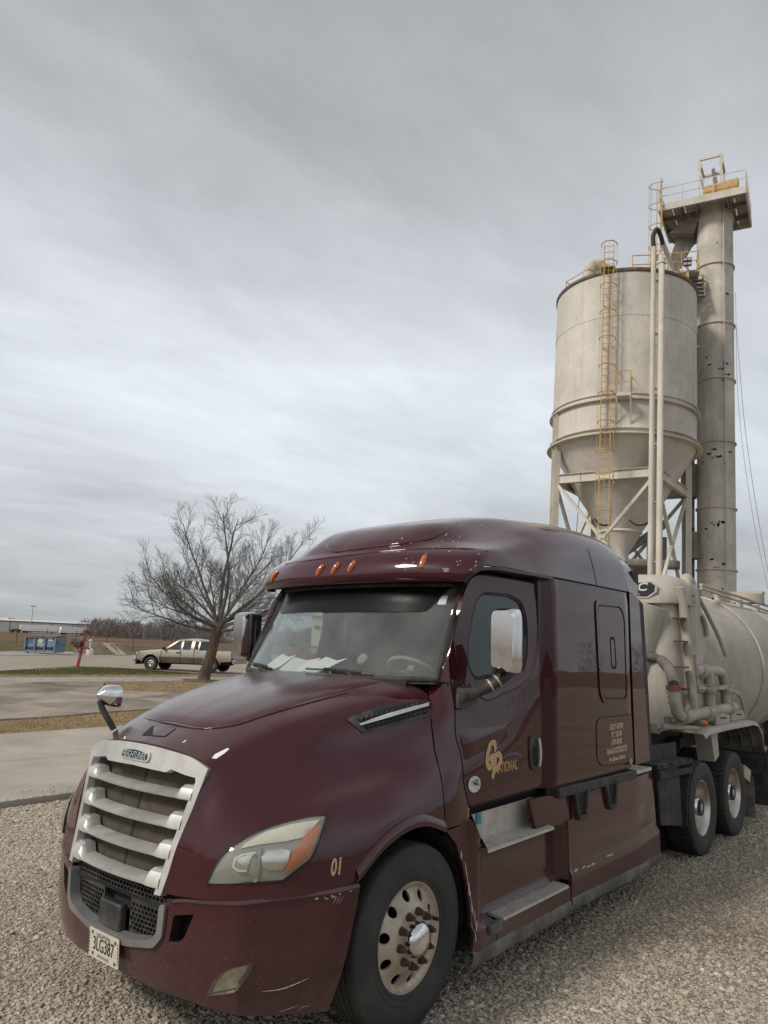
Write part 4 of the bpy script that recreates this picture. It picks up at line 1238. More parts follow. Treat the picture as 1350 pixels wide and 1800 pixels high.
# pressed crease round the scalloped roof front
dome_px = [(574, 955), (577, 964), (588, 970), (625, 966), (671, 960), (715, 954.5), (750, 949), (772, 940), (790, 929), (803, 919.5)]
dp_ = [hit(rb, *p) for p in dome_px]; dp_ = [p for p in dp_ if p is not None]
mb = MB(); mb.tube(spline(dp_, 60), .009, 6); mb.build('roof_crease', PAINT, roof, 60)
zc3 = lambda X, Y: (400+X/2.935, 900+Y/2.935)
for i, (xa, ya, xb, yb, p3) in enumerate([((262), 308, 228, 358, None), (497, 275, 462, 330, None), (577, 265, 540, 322, None), (660, 256, 625, 312, None), (1022, 226, 998, 290, None)]):
    a, b = hit(rb, *zc3(xa, ya)), hit(rb, *zc3(xb, yb))
    if a is None or b is None: continue
    n = np.array((.8, .0, .45)); n /= np.linalg.norm(n)
    e = np.cross(n, (a-b)/np.linalg.norm(a-b))
    L = np.linalg.norm(a-b); w = .021
    mb = MB(); rows = []
    for t in np.linspace(0, 1, 9):
        c = b+(a-b)*t
        hh = .030*math.sin(PI*min(1, max(0.0, .08+.84*t)))**.5
        ww = w*(.72+.28*math.sin(PI*t))
        rows.append([c-e*ww-n*.01, c-e*ww*.85+n*hh*.7, c-e*ww*.3+n*hh, c+e*ww*.3+n*hh, c+e*ww*.85+n*hh*.7, c+e*ww-n*.01])
    mb.grid(rows)
    mb.add(rows[0], [tuple(range(6))]); mb.add(rows[-1], [tuple(range(5, -1, -1))])
    mb.build('marker_light', M['amber'], truck, 50)
cr_px = [zc3(*p) for p in [(300, 271), (420, 251), (560, 232), (700, 215), (800, 205), (960, 193), (1120, 188), (1240, 191), (1340, 203)]]
cp_ = [hit(rb, *p) for p in cr_px]; cp_ = [p for p in cp_ if p is not None]
mb = MB(); mb.tube(spline(cp_, 50), .0075, 6); mb.build('visor_crease', PAINT, roof, 60)
# header under the visor, joins glass and roof
rows = []
for u in np.linspace(-1, 1, 31):
    p = ws(u, 1); rows.append([p+np.array((.0, 0, -.01)), p+np.array((.01, 0, .05)), p+np.array((-.08, 0, .12))])
grid_obj('windshield_header', rows, M['rubber'], truck, hint=(1, 0, 0), thick=.01)
mb = MB(); rows = []
for u in np.linspace(-1, 1, 31):
    p = ws(u, 1); yy = u*1.06; xx = float(np.interp(abs(yy), [0, .3, .6, .82, .97, 1.06], [-.475, -.49, -.535, -.59, -.64, -.69]))
    rows.append([(xx, yy, 2.657), (p[0]-.02, p[1]*1.06, 2.672)])
grid_obj('visor_underside', rows, M['trim'], truck, thick=.006)
# drip ledge above the door
for sgn in (1, -1):
    L = spline([(-.70,1.050,2.655),(-.75,1.085,2.715),(-.80,1.110,2.750),(-.92,1.140,2.770),(-1.30,1.180,2.776),(-1.735,1.222,2.770)], 40)
    rows = [[p+np.array((0, -.10, .012)), p+np.array((0, 0.003, .012)), p+np.array((0, .004, -.012)), p+np.array((0, -.10, -.022))] for p in L]
    grid_obj('drip_ledge', np.array(rows)*np.array((1, sgn, 1)), PAINT, truck, smooth=40)
    # B pillar recess and sleeper side
    planc = spline([(-1.655,1.135),(-1.680,1.140),(-1.695,1.150),(-1.715,1.185),(-1.735,1.212),(-1.765,1.222),(-1.85,1.224)], 16)
    planc = [tuple(p) for p in planc]+[(-2.4,1.226),(-3.0,1.226),(-3.30,1.224),(-3.333,1.215),(-3.340,1.19)]
    plan = resample(planc, .12, closed=False)+[planc[-1]]
    zsn = list(np.linspace(1.135, 2.775, 14))
    rows = []
    for z in zsn:
        rows.append([(x, sgn*(y-(.010 if z > 2.7 else 0)+(-.02*(1-sstep(1.135, 1.20, z)))), z) for x, y in plan])
    sl = grid_obj('sleeper_side', rows, PAINT, truck, hint=(0, sgn, 0), smooth=40)
    sy = lambda x, d=0.0, s=sgn: s*(float(np.interp(-x, [1.74, 1.85, 2.4, 3.3], [1.213, 1.224, 1.226, 1.224]))+d)
    # sleeper vent panel: raised rim, sunken field, small grab
    o1 = rounded([(-2.542,2.648),(-3.135,2.660),(-3.232,2.560),(-3.232,1.770),(-3.17,1.728),(-2.66,1.745),(-2.585,1.84),(-2.540,2.55)], .07, 4)
    cx, cz = -2.885, 2.19
    sc = lambda L, a, b: [(cx+(x-cx)*a, cz+(z-cz)*b) for x, z in L]
    hp = panel('sleeper_hatch', o1, [sc(o1, .88, .92)], lambda x, z, s=sgn: (x, sy(x, .012), z), .05, PAINT, truck, hint=(0, sgn, 0), thick=.012, smooth=30)
    o2 = sc(o1, .865, .91)
    panel('hatch_field', o2, [sc(o1, .835, .89)], lambda x, z: (x, sy(x, .0035), z), .05, M['black'], hp, hint=(0, sgn, 0))
    panel('hatch_cover', sc(o1, .835, .89), [], lambda x, z: (x, sy(x, .007), z), .08, PAINT, hp, hint=(0, sgn, 0), thick=.006)
    g0 = rounded([(-2.83,2.335),(-2.95,2.335),(-2.975,2.04),(-2.855,2.04)], .05, 4)
    panel('hatch_pull', g0, [[(-2.90+(x+2.90)*.70, 2.187+(z-2.187)*.82) for x, z in g0]], lambda x, z: (x, sy(x, .009), z), .04, M['black'], hp, hint=(0, sgn, 0))
    # luggage door: a thin dark gap drawn as a recessed line, and a lock
    o3 = rounded([(-2.497,1.632),(-3.31,1.625),(-3.325,1.185),(-2.60,1.220),(-2.497,1.28)], [.10, .02, .02, .12, .05], 5)
    cx3, cz3 = -2.9, 1.42
    ld = panel('luggage_door', [(cx3+(x-cx3)*.982, cz3+(z-cz3)*.968) for x, z in o3], [], lambda x, z: (x, sy(x, .006), z), .08, PAINT, truck, hint=(0, sgn, 0), thick=.01)
    panel('luggage_door_gap', o3, [], lambda x, z: (x, sy(x, .0015), z), .1, M['black'], ld, hint=(0, sgn, 0))
    MB().cyl((-3.215, sgn*1.220, 1.205), (-3.215, sgn*1.245, 1.205), .035, 18).build('luggage_lock', M['satin_dark'], ld)
    # upright seam on the roof cap
    seam = []
    for z in np.linspace(2.785, 3.12, 10):
        h = rb.ray_cast(Vector((-2.60-.04*(z-2.78), sgn*3, z)), Vector((0, -sgn, 0)))
        if h[0] is not None: seam.append(np.array(h[0]))
    mb = MB(); mb.tube(seam, .004, 5); mb.build('roof_seam', M['black'], roof)
    # joint between roof cap and side
    mb = MB(); mb.tube([(x, sgn*1.224, 2.778) for x in np.linspace(-1.74, -3.34, 12)], .006, 5); mb.build('roof_joint', M['black'], roof)
    # side extender: painted fin then rubber blade
    for (xa, xb, za, zb, mt, nm, ya, yb) in ((-3.362, -3.640, 1.155, 2.775, PAINT, 'side_extender', 1.222, 1.205), (-3.640, -3.800, 1.150, 2.730, M['rubber'], 'extender_blade', 1.208, 1.180)):
        sh = .16 if nm == 'side_extender' else .13
        pts = [(xa, zb), (xa-.02, za), (xb-sh, za), (xb, zb-.04)]
        panel(nm, rounded(pts, .02, 2), [], lambda x, z, s=sgn: (x, s*float(np.interp(x, [xb-.15, xa], [yb, ya])), z), .2, mt, truck, hint=(0, sgn, 0), thick=.035)
    # upper roof extender
    prof = [(1.222,2.785),(1.150,3.075),(1.045,3.222),(.885,3.305),(.68,3.350),(.40,3.372),(0,3.378)]
    prof = resample(prof, .06, closed=False)+[prof[-1]]
    rows = [[(-3.360-t*float(np.interp(z, [2.785, 2.9, 3.13, 3.25, 3.30, 3.38], [.29, .38, .25, .07, .03, .02])), sgn*y*(1-.02*t), z-.006-.015*t) for t in (0, .5, 1)] for y, z in prof]
    grid_obj('roof_extender', rows, PAINT, truck, hint=(0, sgn, 1), thick=.03, smooth=60)
    mb = MB(); mb.box((-3.69, sgn*1.155, 2.90), (.12, .03, .24)); mb.build('extender_blade', M['rubber'], truck)
# rear wall and gap darkness
MB().box((-3.352, 0, 1.95), (.03, 2.38, 1.62)).box((-3.352, 0, 2.92), (.03, 2.1, .34)).build('sleeper_back_wall', PAINT, truck)
MB().box((-1.95, 0, 1.12), (2.7, 2.04, .12)).build('cab_floor', M['black'], truck)

# ---- lettering on the door and luggage door
ly = lambda d: (lambda x, z: (x, yside(x, z)+d, z))
zl = lambda X, Y: (840+X/11.25, 1280+Y/11.25)
def dpt(X, Y, d=.003):
    x, z = side(*zl(X, Y)); return np.array((x, yside(x, z)+d, z))
def ribbon(name, pts, w, d, mat, parent):
    P = np.array([dpt(X, Y, d) for X, Y in spline(pts, 50)])
    T = np.gradient(P, axis=0); T /= np.linalg.norm(T, axis=1)[:, None]
    N = np.cross(T, (0, 1, 0))
    ww = np.interp(np.linspace(0, 1, 50), [0, .08, .5, .92, 1], [.35, .9, 1, .85, .25])*w
    mb = MB(); mb.grid([[p-n*k, p+n*k] for p, n, k in zip(P, N, ww)]); 
    return mb.build(name, mat, parent, 0)
Gs = [(330, 480), (335, 350), (320, 285), (270, 300), (210, 420), (180, 600), (185, 720), (225, 780), (270, 730), (285, 650), (235, 595), (330, 540), (400, 505)]
Ps = [(345, 560), (330, 700), (300, 880), (278, 1010)]
P2 = [(330, 560), (400, 510), (440, 560), (420, 700), (370, 790), (310, 840)]
for nm, pts in (('company_monogram', Gs), ('company_monogram', Ps), ('company_monogram', P2)):
    ribbon(nm, pts, .021, .0030, M['cream'], left_door)
    ribbon(nm+'_core', pts, .0145, .0042, M['gold'], left_door)
lettering('company_name', 'NATIONAL', lambda x, y, z: (lambda q: (q[0], yside(q[0], q[2])+.003, q[2]))(np.array((side(889, 1348)[0], 0, side(889, 1348)[1]))+np.array((-x, 0, y+.018*x))), M['gold'], left_door, size=.100, sx=.62, offset=.001)
lettering('company_line', 'TRANSPORTATION LLC', lambda x, y, z: (side(900, 1364)[0]-x, yside(-1.1, 1.3)+.003, side(900, 1364)[1]+y), M['greyprint'], left_door, size=.046, sx=.68)
ribbon('company_swoosh', [(480, 590), (600, 520), (720, 500), (885, 548)], .010, .003, M['greyprint'], left_door)
c = side(833.5, 1378.5); c = (c[0], 0, c[1])
lab = panel('door_sticker', [(c[0]+.075*math.cos(a), c[2]+.052*math.sin(a)) for a in np.linspace(0, 2*PI, 24, endpoint=False)], [], ly(.004), .05, M['white'], left_door, hint=(0, 1, 0))
mb = MB()
for i in range(16):
    a, r = rng.uniform(0, 2*PI), rng.uniform(.0, .75); x, z = c[0]+.075*r*math.cos(a), c[2]+.052*r*math.sin(a)
    mb.add([(x, 1.1835, z), (x+rng.uniform(.008, .02), 1.1835, z+.004), (x+.012, 1.1835, z+rng.uniform(.006, .016)), (x-.004, 1.1835, z+.010)], [(0, 1, 2, 3)])
mb.build('sticker_print', M['greyprint'], left_door, 0)
left_lug = [o for o in truck.children if o.name.startswith('luggage_door')][0]
for txt, zc_, sz, sx in (('USDOT 4073976', 1.533, .062, .56), ('MC 1533104', 1.468, .062, .56), ('GVW 80,000', 1.403, .062, .56), ('VIN-3ALXA7CG7FDZE7323', 1.330, .062, .50), ('Fort Calhoun, Oklahoma', 1.262, .040, .72)):
    lettering('registration_line', txt, lambda x, y, z, zc_=zc_: (-2.918-x, 1.2345, zc_+y+.01*x), M['cream'], left_lug, size=sz*1.12, sx=sx*1.12, shear=.3, offset=.0016)

# ---- mirrors
for sgn in (1, -1):
    mr = MB()
    arm = [on(*a) for a in ((808, 1222, 1, 1.10), (830, 1219, 1, 1.135), (855, 1209, 1, 1.20), (880, 1194, 1, 1.27), (901, 1176, 1, 1.32), (913, 1153, 1, 1.345), (917, 1120, 1, 1.36))]
    A24 = spline(arm, 24)*np.array((1, sgn, 1))
    mr.tube(A24, np.interp(np.linspace(0, 1, 24), [0, .25, .8, 1], [.060, .046, .046, .030]), 10, flat=.8)
    arm_o = mr.build('mirror_arm', M['trim'], truck, 60)
    panel('mirror_foot', rounded([side(*p) for p in [(801, 1208), (801, 1246), (816, 1246), (832, 1236), (836, 1210), (815, 1203)]], .02, 3), [], lambda x, z, s=sgn: (x, s*(yside(x, z)+.025), z), .08, M['trim'], arm_o, hint=(0, sgn, 0), thick=.04)
    mb = MB()
    for t in (8, 10):
        p, q = A24[t], A24[t+1]; mb.cyl(p, p+(q-p)*.4, .0505, 14)
    mb.build('mirror_clamp', M['alu'], arm_o)
    c = on(888, 1127, 1, 1.37)*np.array((1, sgn, 1))
    rows = []
    for t in np.linspace(0, 1, 12):
        ring = []
        k = 1-.22*(1-t)**2.2
        for a in np.linspace(0, 2*PI, 41):
            ca, sa = math.cos(a), math.sin(a)
            yy = .098*math.copysign(abs(ca)**.34, ca); zz = .228*math.copysign(abs(sa)**.30, sa)
            cut = -.03*max(0, -sa)**2*(ca < 0)
            ring.append((c[0]+.065-.13*t, c[1]+sgn*(yy*k), c[2]+zz*(1-.10*(1-t)**2.2)-cut))
        rows.append(ring)
    mb = MB(); mb.grid(rows); mb.add(rows[0][:-1], [tuple(range(40))])
    rot = Matrix.Rotation(R(8)*sgn, 4, 'Z')
    mb.v = [tuple(rot @ (Vector(v)-Vector(c))+Vector(c)) for v in mb.v]
    sh = mb.build('door_mirror', M['chrome'], truck, 50)
    mb = MB(); rr = rows[-1][:-1]; mb.add([(p[0]+.004, p[1], p[2]) for p in rr], [tuple(range(40))])
    mb.v = [tuple(rot @ (Vector(v)-Vector(c))+Vector(c)) for v in mb.v]
    mb.build('mirror_face', M['black'], sh, 0)
    MB().box((c[0]-.055, c[1]-sgn*.082, c[2]-.005), (.14, .045, .43)).build('mirror_back', M['trim'], sh, 30, bevel=.018)
# hood mirror on the passenger side
hm = MB(); hm.tube(spline([on(200, 1282, 1, -.70), on(190, 1264, 1, -.735), on(180, 1246, 1, -.77), on(176, 1232, 1, -.79)], 12), .032, 8, flat=.6)
hmo = hm.build('hood_mirror', M['trim'], truck, 60)
hmc = on(187, 1222, 1, -.79)
rows = []
for t in np.linspace(0, 1, 12):
    k = math.sin(PI*.5*min(1, t*1.25+.05)) if t < .8 else 1-.0*(t-.8)
    ring = []
    for a in np.linspace(0, 2*PI, 25):
        ca, sa = math.cos(a), math.sin(a)
        ring.append((hmc[0]+.07-.14*t, hmc[1]+.088*k*math.copysign(abs(ca)**.55, ca), hmc[2]+.076*k*math.copysign(abs(sa)**.6, sa)-.01*t))
    rows.append(ring)
mb = MB(); mb.grid(rows); mb.add(rows[0][:-1], [tuple(range(24))]); mb.add(rows[-1][:-1], [tuple(range(23, -1, -1))])
mb.build('hood_mirror_shell', M['chrome'], hmo, 50)

# ---- cabin
MB().box((-.84, 0, 1.86), (.42, 1.84, .12)).build('dashboard', M['cabin'], truck, 30, bevel=.05)
rows = []
for u in np.linspace(-1, 1, 21):
    p = ws(u*.97, 0); rows.append([p+np.array((-.02, 0, -.03)), (-.70, p[1], 1.935), (-.92, p[1], 1.90), (-.95, p[1], 1.70)])
grid_obj('dash_top', rows, M['cabin'], truck, hint=(0, 0, 1), smooth=50)
st = np.array((-.86, .50, 1.985)); tl = np.array((-.55, 0, .83)); tl /= np.linalg.norm(tl)
e1, e2, _ = frame_of(tl)
mb = MB(); mb.tube([st+.215*(math.cos(a)*e1+math.sin(a)*e2) for a in np.linspace(0, 2*PI, 32, endpoint=False)], .017, 8, closed=True)
for a in (R(10), R(130), R(250)): mb.bar(st, st+.21*(math.cos(a)*e1+math.sin(a)*e2), .04, .015)
mb.cyl(st-tl*.02, st+tl*.03, .07, 16)
mb.build('steering_wheel', M['cabin_light'], truck, 50)
for sy_ in (.52, -.52):
    mb = MB(); mb.box((-1.30, sy_, 1.62), (.50, .50, .18)); mb.box((-1.56, sy_, 2.0), (.16, .48, .72)); mb.box((-1.58, sy_, 2.42), (.11, .26, .20))
    mb.build('seat', M['cabin'], truck, 40, bevel=.05)
MB().box((-1.80, .0, 2.0), (.03, 2.32, 1.6)).build('cab_curtain', M['cabin_light'], truck)
MB().box((-1.2, 0, 2.735), (1.2, 1.96, .03)).build('headliner', M['cabin_light'], truck)
for i, (u, w, d, rz) in enumerate(((-.42, .24, .30, .4), (-.12, .30, .24, -.2), (-.75, .16, .2, .1))):
    p = ws(u, 0)
    pp = MB(); ca, sa = math.cos(rz), math.sin(rz)
    q = [(p[0]-.30+ca*a*d-sa*b*w, p[1]+sa*a*d+ca*b*w, 2.005+.05*abs(b)-.10*a+.01*i) for a, b in ((-.5, -.5), (-.5, 0), (-.5, .5), (.5, .5), (.5, 0), (.5, -.5))]
    pp.add(q, [(0, 1, 4, 5), (1, 2, 3, 4)])
    o = pp.build('paper_sheet', M['paper'], None, 0)
    tag(o, ['folded white paper on the dash behind the long wiper', 'wide white paper lying flat on the middle of the dash', 'small white slip on the passenger end of the dash'][i], 'paper', 'papers on the truck dashboard')

# ---- chassis fairing with steps (driver side detailed, other side mirrored)
def fy(x, z):
    y = np.interp(z, [.25, .42, .49, .52, .80, .90, 1.08], [1.262, 1.262, 1.262, 1.238, 1.236, 1.232, 1.225])
    if x > -.62: y -= .03*float(sstep(-.62, -.48, x))
    if x < -3.3: y -= .05*float(sstep(-3.3, -4.0, x))
    return float(y)
ffn = lambda x, z: (x, fy(x, z), z)
edge_pts = [(-.300,1.052),(-.400,.965),(-.470,.83),(-.512,.70),(-.542,.52),(-.545,.42),(-.536,.300)]
def fyr(x, z):
    rec = .098*float(sstep(-.64, -.745, x))*float(sstep(-1.905, -1.86, x))*float(sstep(.43, .462, z))
    return fy(x, max(z, .53) if z > .45 else z)-rec
front_f = [(-.536,.300),(-.80,.300),(-.80,.452),(-1.905,.452),(-1.905,.868),(-1.71,.870),(-.735,.870),(-.690,.90),(-.655,.96),(-.560,1.085),(-.44,1.062),(-.345,1.056)]+edge_pts[:-1]
ff = panel('step_fairing', front_f, [], lambda x, z: (x, fyr(x, z), z), .035, PAINT, truck, hint=(0, 1, 0), thick=.03, smooth=40)
sill = panel('step_sill', [(-.79,.300),(-1.885,.300),(-1.885,.418),(-.79,.418)], [], ffn, .05, PAINT, truck, hint=(0, 1, 0), thick=.03, smooth=40)
uf = panel('step_fairing', rounded([(-1.345,1.105),(-1.43,.885),(-1.71,.872),(-1.995,.875),(-2.00,1.045),(-1.62,1.10)], .015, 2), [], lambda x, z: (x, fy(x, z)-.015, z), .08, PAINT, truck, hint=(0, 1, 0), thick=.03)
rear_f = rounded([(-1.905,.32),(-3.25,.295),(-3.93,.26),(-3.985,.275),(-3.905,1.040),(-3.30,1.050),(-2.015,1.045),(-2.005,.88),(-1.92,.875),(-1.915,.50)], .012, 2)
rf = panel('side_fairing', rear_f, [], ffn, .05, PAINT, truck, hint=(0, 1, 0), thick=.03, smooth=32)
mbs = []
for (xa, xb, za, zb) in ((-.535, -1.885, .300, .300), (-1.905, -3.25, .310, .290), (-3.27, -3.975, .285, .265)):
    rows = []
    for t in np.linspace(0, 1, 12):
        x = xa+(xb-xa)*t; z = za+(zb-za)*t
        y = fy(x, .4)
        rows.append([(x, y-.012, z+.04), (x, y+.006, z), (x, y+.008, z-.03), (x, y-.012, z-.085), (x, y-.03, z-.083)])
    rows = np.array(rows)
    mbs.append(grid_obj('fairing_skirt', rows, M['skirt'], truck, hint=(0, 1, 0), smooth=60))
# dark pockets behind the steps
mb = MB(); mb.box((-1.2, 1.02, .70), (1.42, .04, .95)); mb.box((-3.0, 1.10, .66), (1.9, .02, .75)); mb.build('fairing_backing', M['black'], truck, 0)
kick = panel('kick_plate', [(-.74,1.072),(-1.60,1.078),(-1.69,.885),(-.90,.885),(-.76,1.055)], [], lambda x, z: (x, 1.078+.02*(z-.88)/.2, z), .2, M['step'], truck, hint=(0, 1, 0), thick=.006)
mb = MB(); mb.add([(-.790, 1.106, 1.075), (-.845, 1.106, 1.075), (-.865, 1.102, 1.00), (-.80, 1.102, 1.00)], [(0, 1, 2, 3)])
blue = simple('blue_sticker', (.04, .25, .33), .5, var=.3, scale=60)
mb.v = [(x, y+.0, z) for x, y, z in mb.v]; mb.build('blue_decal', blue, kick, 0)
MB().box((-.585, 1.165, 1.118), (.02, .02, .062)).build('marker_light', M['amber'], truck, 30, bevel=.004)
def tread(x0, x1, z, y0, y1, name, xa, xb):
    out_ = [(x0, y0), (xa, y1), (xb, y1), (x1, y0)]
    holes = []
    n = int(abs(x1-x0)/.048)
    for r_, yy in enumerate(np.linspace(y0+.035, y1-.03, 4)):
        for i in range(n):
            q_ = (yy-y0)/(y1-y0); xl, xr = x0+(xa-x0)*q_, x1+(xb-x1)*q_
            x = xl+(xr-xl)*(i+.5*(r_ % 2)+.3)/n
            if not (xr+.03 < x < xl-.03): continue
            holes.append([(x+.013*math.cos(a), yy+.0085*math.sin(a)) for a in np.linspace(0, 2*PI, 8, endpoint=False)])
    return panel(name, out_, holes, lambda x, y: (x, y, z), .08, M['step'], truck, hint=(0, 0, 1), thick=.02, smooth=0)
t1 = tread(-.90, -1.69, .892, 1.08, 1.275, 'step_tread', -.665, -1.60)
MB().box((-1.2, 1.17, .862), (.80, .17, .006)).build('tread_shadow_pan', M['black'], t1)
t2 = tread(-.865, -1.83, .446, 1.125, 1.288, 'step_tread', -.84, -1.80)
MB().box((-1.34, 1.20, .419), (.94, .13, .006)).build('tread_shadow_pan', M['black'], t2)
MB().box((-.765, 1.262, .400), (.15, .05, .065)).build('step_bracket', M['skirt'], truck, 30, bevel=.012)
# latches at the top of the fairing
for (xa, xb) in ((-2.015, -2.255), (-2.615, -2.855)):
    mb = MB(); y = 1.245
    xm = (xa+xb)/2
    mb.bar((xa-.02, y, 1.065), (xa-.075, y, .87), .03, .035, up=(0, 1, 0)); mb.bar((xb, y, 1.075), (xb+.04, y, .88), .03, .035, up=(0, 1, 0)); mb.bar((xa-.07, y, .875), (xb+.035, y, .875), .035, .03, up=(0, 1, 0))
    lt = mb.build('fairing_latch', M['trim'], truck, 30, bevel=.008)
    MB().box((xm, 1.228, .97), (.17, .02, .19)).build('latch_pocket', M['black'], lt)
mb = MB(); mb.bar((-1.78, 1.175, 1.098), (-3.34, 1.185, 1.082), .13, .075); mb.build('fairing_top_rail', M['trim'], truck, 30, bevel=.01)
MB().box((-3.55, 1.02, 1.075), (.60, .36, .03)).build('deck_plate', M['step'], truck, 30)
for o in (ff, sill, uf, rf, *mbs): mirror_y(o)

# ---- wheels
def prof_obj(name, prof, mat, parent, c, sgn=1, n=56):
    mb = MB(); mb.lathe(prof, c, (0, sgn, 0), n); return mb.build(name, mat, parent, 40)
def front_wheel(x, y, sgn):
    w = MB().cyl((x, y-.10*sgn, .51), (x, y-.02*sgn, .51), .20, 24).build('front_wheel', M['black'], truck)
    tp = [(.292, .105), (.300, .122), (.318, .130), (.322, .1275), (.330, .134), (.352, .140), (.356, .1375), (.385, .145), (.425, .1465), (.432, .143), (.468, .138), (.474, .1325), (.492, .128), (.502, .120), (.506, .108)]
    grooves = []
    for g in (.062, .022, -.022, -.062):
        grooves += [(.511, g+.016), (.511, g+.006), (.498, g+.005), (.498, g-.005), (.511, g-.006)]
    tp2 = tp+[(.510, .095)]+grooves+[(.510, -.095)]+[(r, -h) for r, h in tp[::-1]]
    prof_obj('tyre', tp2, M['tyre'], w, (x, y, .51), sgn, 96)
    # disc with hand holes
    def dz(r): return float(np.interp(r, [.0, .165, .178, .20, .235, .258, .272, .282], [.148, .148, .144, .120, .098, .088, .092, .108]))
    circ = [(.284*math.cos(a), .284*math.sin(a)) for a in np.linspace(0, 2*PI, 72, endpoint=False)]
    holes = []
    for i in range(10):
        a = 2*PI*(i+.3)/10; cx, cz = .2275*math.cos(a), .2275*math.sin(a)
        holes.append([(cx+.030*math.cos(t), cz+.030*math.sin(t)) for t in np.linspace(0, 2*PI, 14, endpoint=False)])
    panel('rim', circ, holes, lambda a, b: (x+a, y+sgn*dz(math.hypot(a, b)), .51+b), .022, M['alu'], w, hint=(0, sgn, 0), thick=.014, smooth=40)
    prof_obj('rim_flange', [(.270, .09), (.284, .106), (.290, .116), (.300, .116), (.304, .108), (.300, .09)], M['alu'], w, (x, y, .51), sgn)
    prof_obj('hub_cap', [(.100, .146), (.100, .158), (.097, .185), (.088, .205), (.066, .220), (.035, .228), (.0, .230)], M['chrome'], w, (x, y, .51), sgn, 36)
    for i in range(10):
        a = 2*PI*(i+.8)/10; c = np.array((x+.1425*math.cos(a), y+sgn*.146, .51+.1425*math.sin(a)))
        mb = MB(); mb.cyl(c, c+np.array((0, sgn*.012, 0)), .024, 12); mb.cyl(c+np.array((0, sgn*.012, 0)), c+np.array((0, sgn*.034, 0)), .0195, 6); mb.cyl(c+np.array((0, sgn*.034, 0)), c+np.array((0, sgn*.052, 0)), .013, 8)
        mb.build('lug_nut', M['rust'], w, 30)
    mb = MB(); a = R(8); mb.tube([(x-.262*math.cos(a), y+sgn*.095, .51+.262*math.sin(a)), (x-.262*math.cos(a), y+sgn*.135, .51+.262*math.sin(a))], .011, 8); mb.build('valve_stem', M['black'], w)
    return w
front_wheel(0, 1.035, 1)
front_wheel(0, -1.035, -1)
def drive_wheel(x, y, sgn, outer):
    w = MB().cyl((x, y-.10*sgn, .50), (x, y-.08*sgn, .50), .27, 24).build('drive_wheel', M['black'], truck)
    tp = [(.292, .108), (.300, .124), (.335, .138), (.390, .147), (.430, .146), (.462, .139), (.484, .131), (.490, .122)]
    prof_obj('tyre', tp+[(.490, -.122)]+[(r, -h) for r, h in tp[::-1]], M['tyre'], w, (x, y, .50), sgn, 72)
    mb = MB()
    for row, (ya, yb) in enumerate(((.080, .130), (.030, .074), (-.024, .024), (-.074, -.030), (-.130, -.080))):
        for i in range(52):
            a = 2*PI*(i+.5*(row % 2))/52; da = 2*PI/52*.41; sk = .025*(1 if row % 2 else -1)
            V = []
            for rr in (.478, .507):
                for (s, yy) in ((-1, ya), (1, ya), (1, yb), (-1, yb)):
                    t = a+s*da+(sk if yy == yb else 0); rr2 = rr-(.010 if (rr > .49 and abs(yy) > .125) else 0)
                    V.append((x+rr2*math.cos(t), y+sgn*yy, .50+rr2*math.sin(t)))
            mb.add(V, [(4, 5, 6, 7), (0, 1, 5, 4), (1, 2, 6, 5), (2, 3, 7, 6), (3, 0, 4, 7)])
    tr = mb.build('tread_blocks', M['tyre'], w, 0); tr['kind'] = 'stuff'
    if outer:
        prof_obj('rim', [(.304, .112), (.300, .120), (.290, .120), (.282, .108), (.262, .060), (.252, -.01), (.235, -.045), (.215, -.052), (.16, -.060), (.10, -.055)], M['alu_bright'], w, (x, y, .50), sgn)
        prof_obj('hub_cap', [(.150, -.06), (.146, -.02), (.120, .0), (.116, .030), (.110, .055), (.094, .085), (.070, .104), (.036, .116), (0, .120)], M['chrome'], w, (x, y, .50), sgn, 32)
        for i in range(10):
            a = 2*PI*i/10; c = np.array((x+.1675*math.cos(a), y-sgn*.058, .50+.1675*math.sin(a)))
            MB().cyl(c, c+np.array((0, sgn*.035, 0)), .017, 6).build('lug_nut', M['rust'], w, 30)
    return w
for x in (-5.37, -6.665):
    for sgn in (1, -1):
        drive_wheel(x, sgn*1.085, sgn, True)
        drive_wheel(x, sgn*.735, sgn, False)
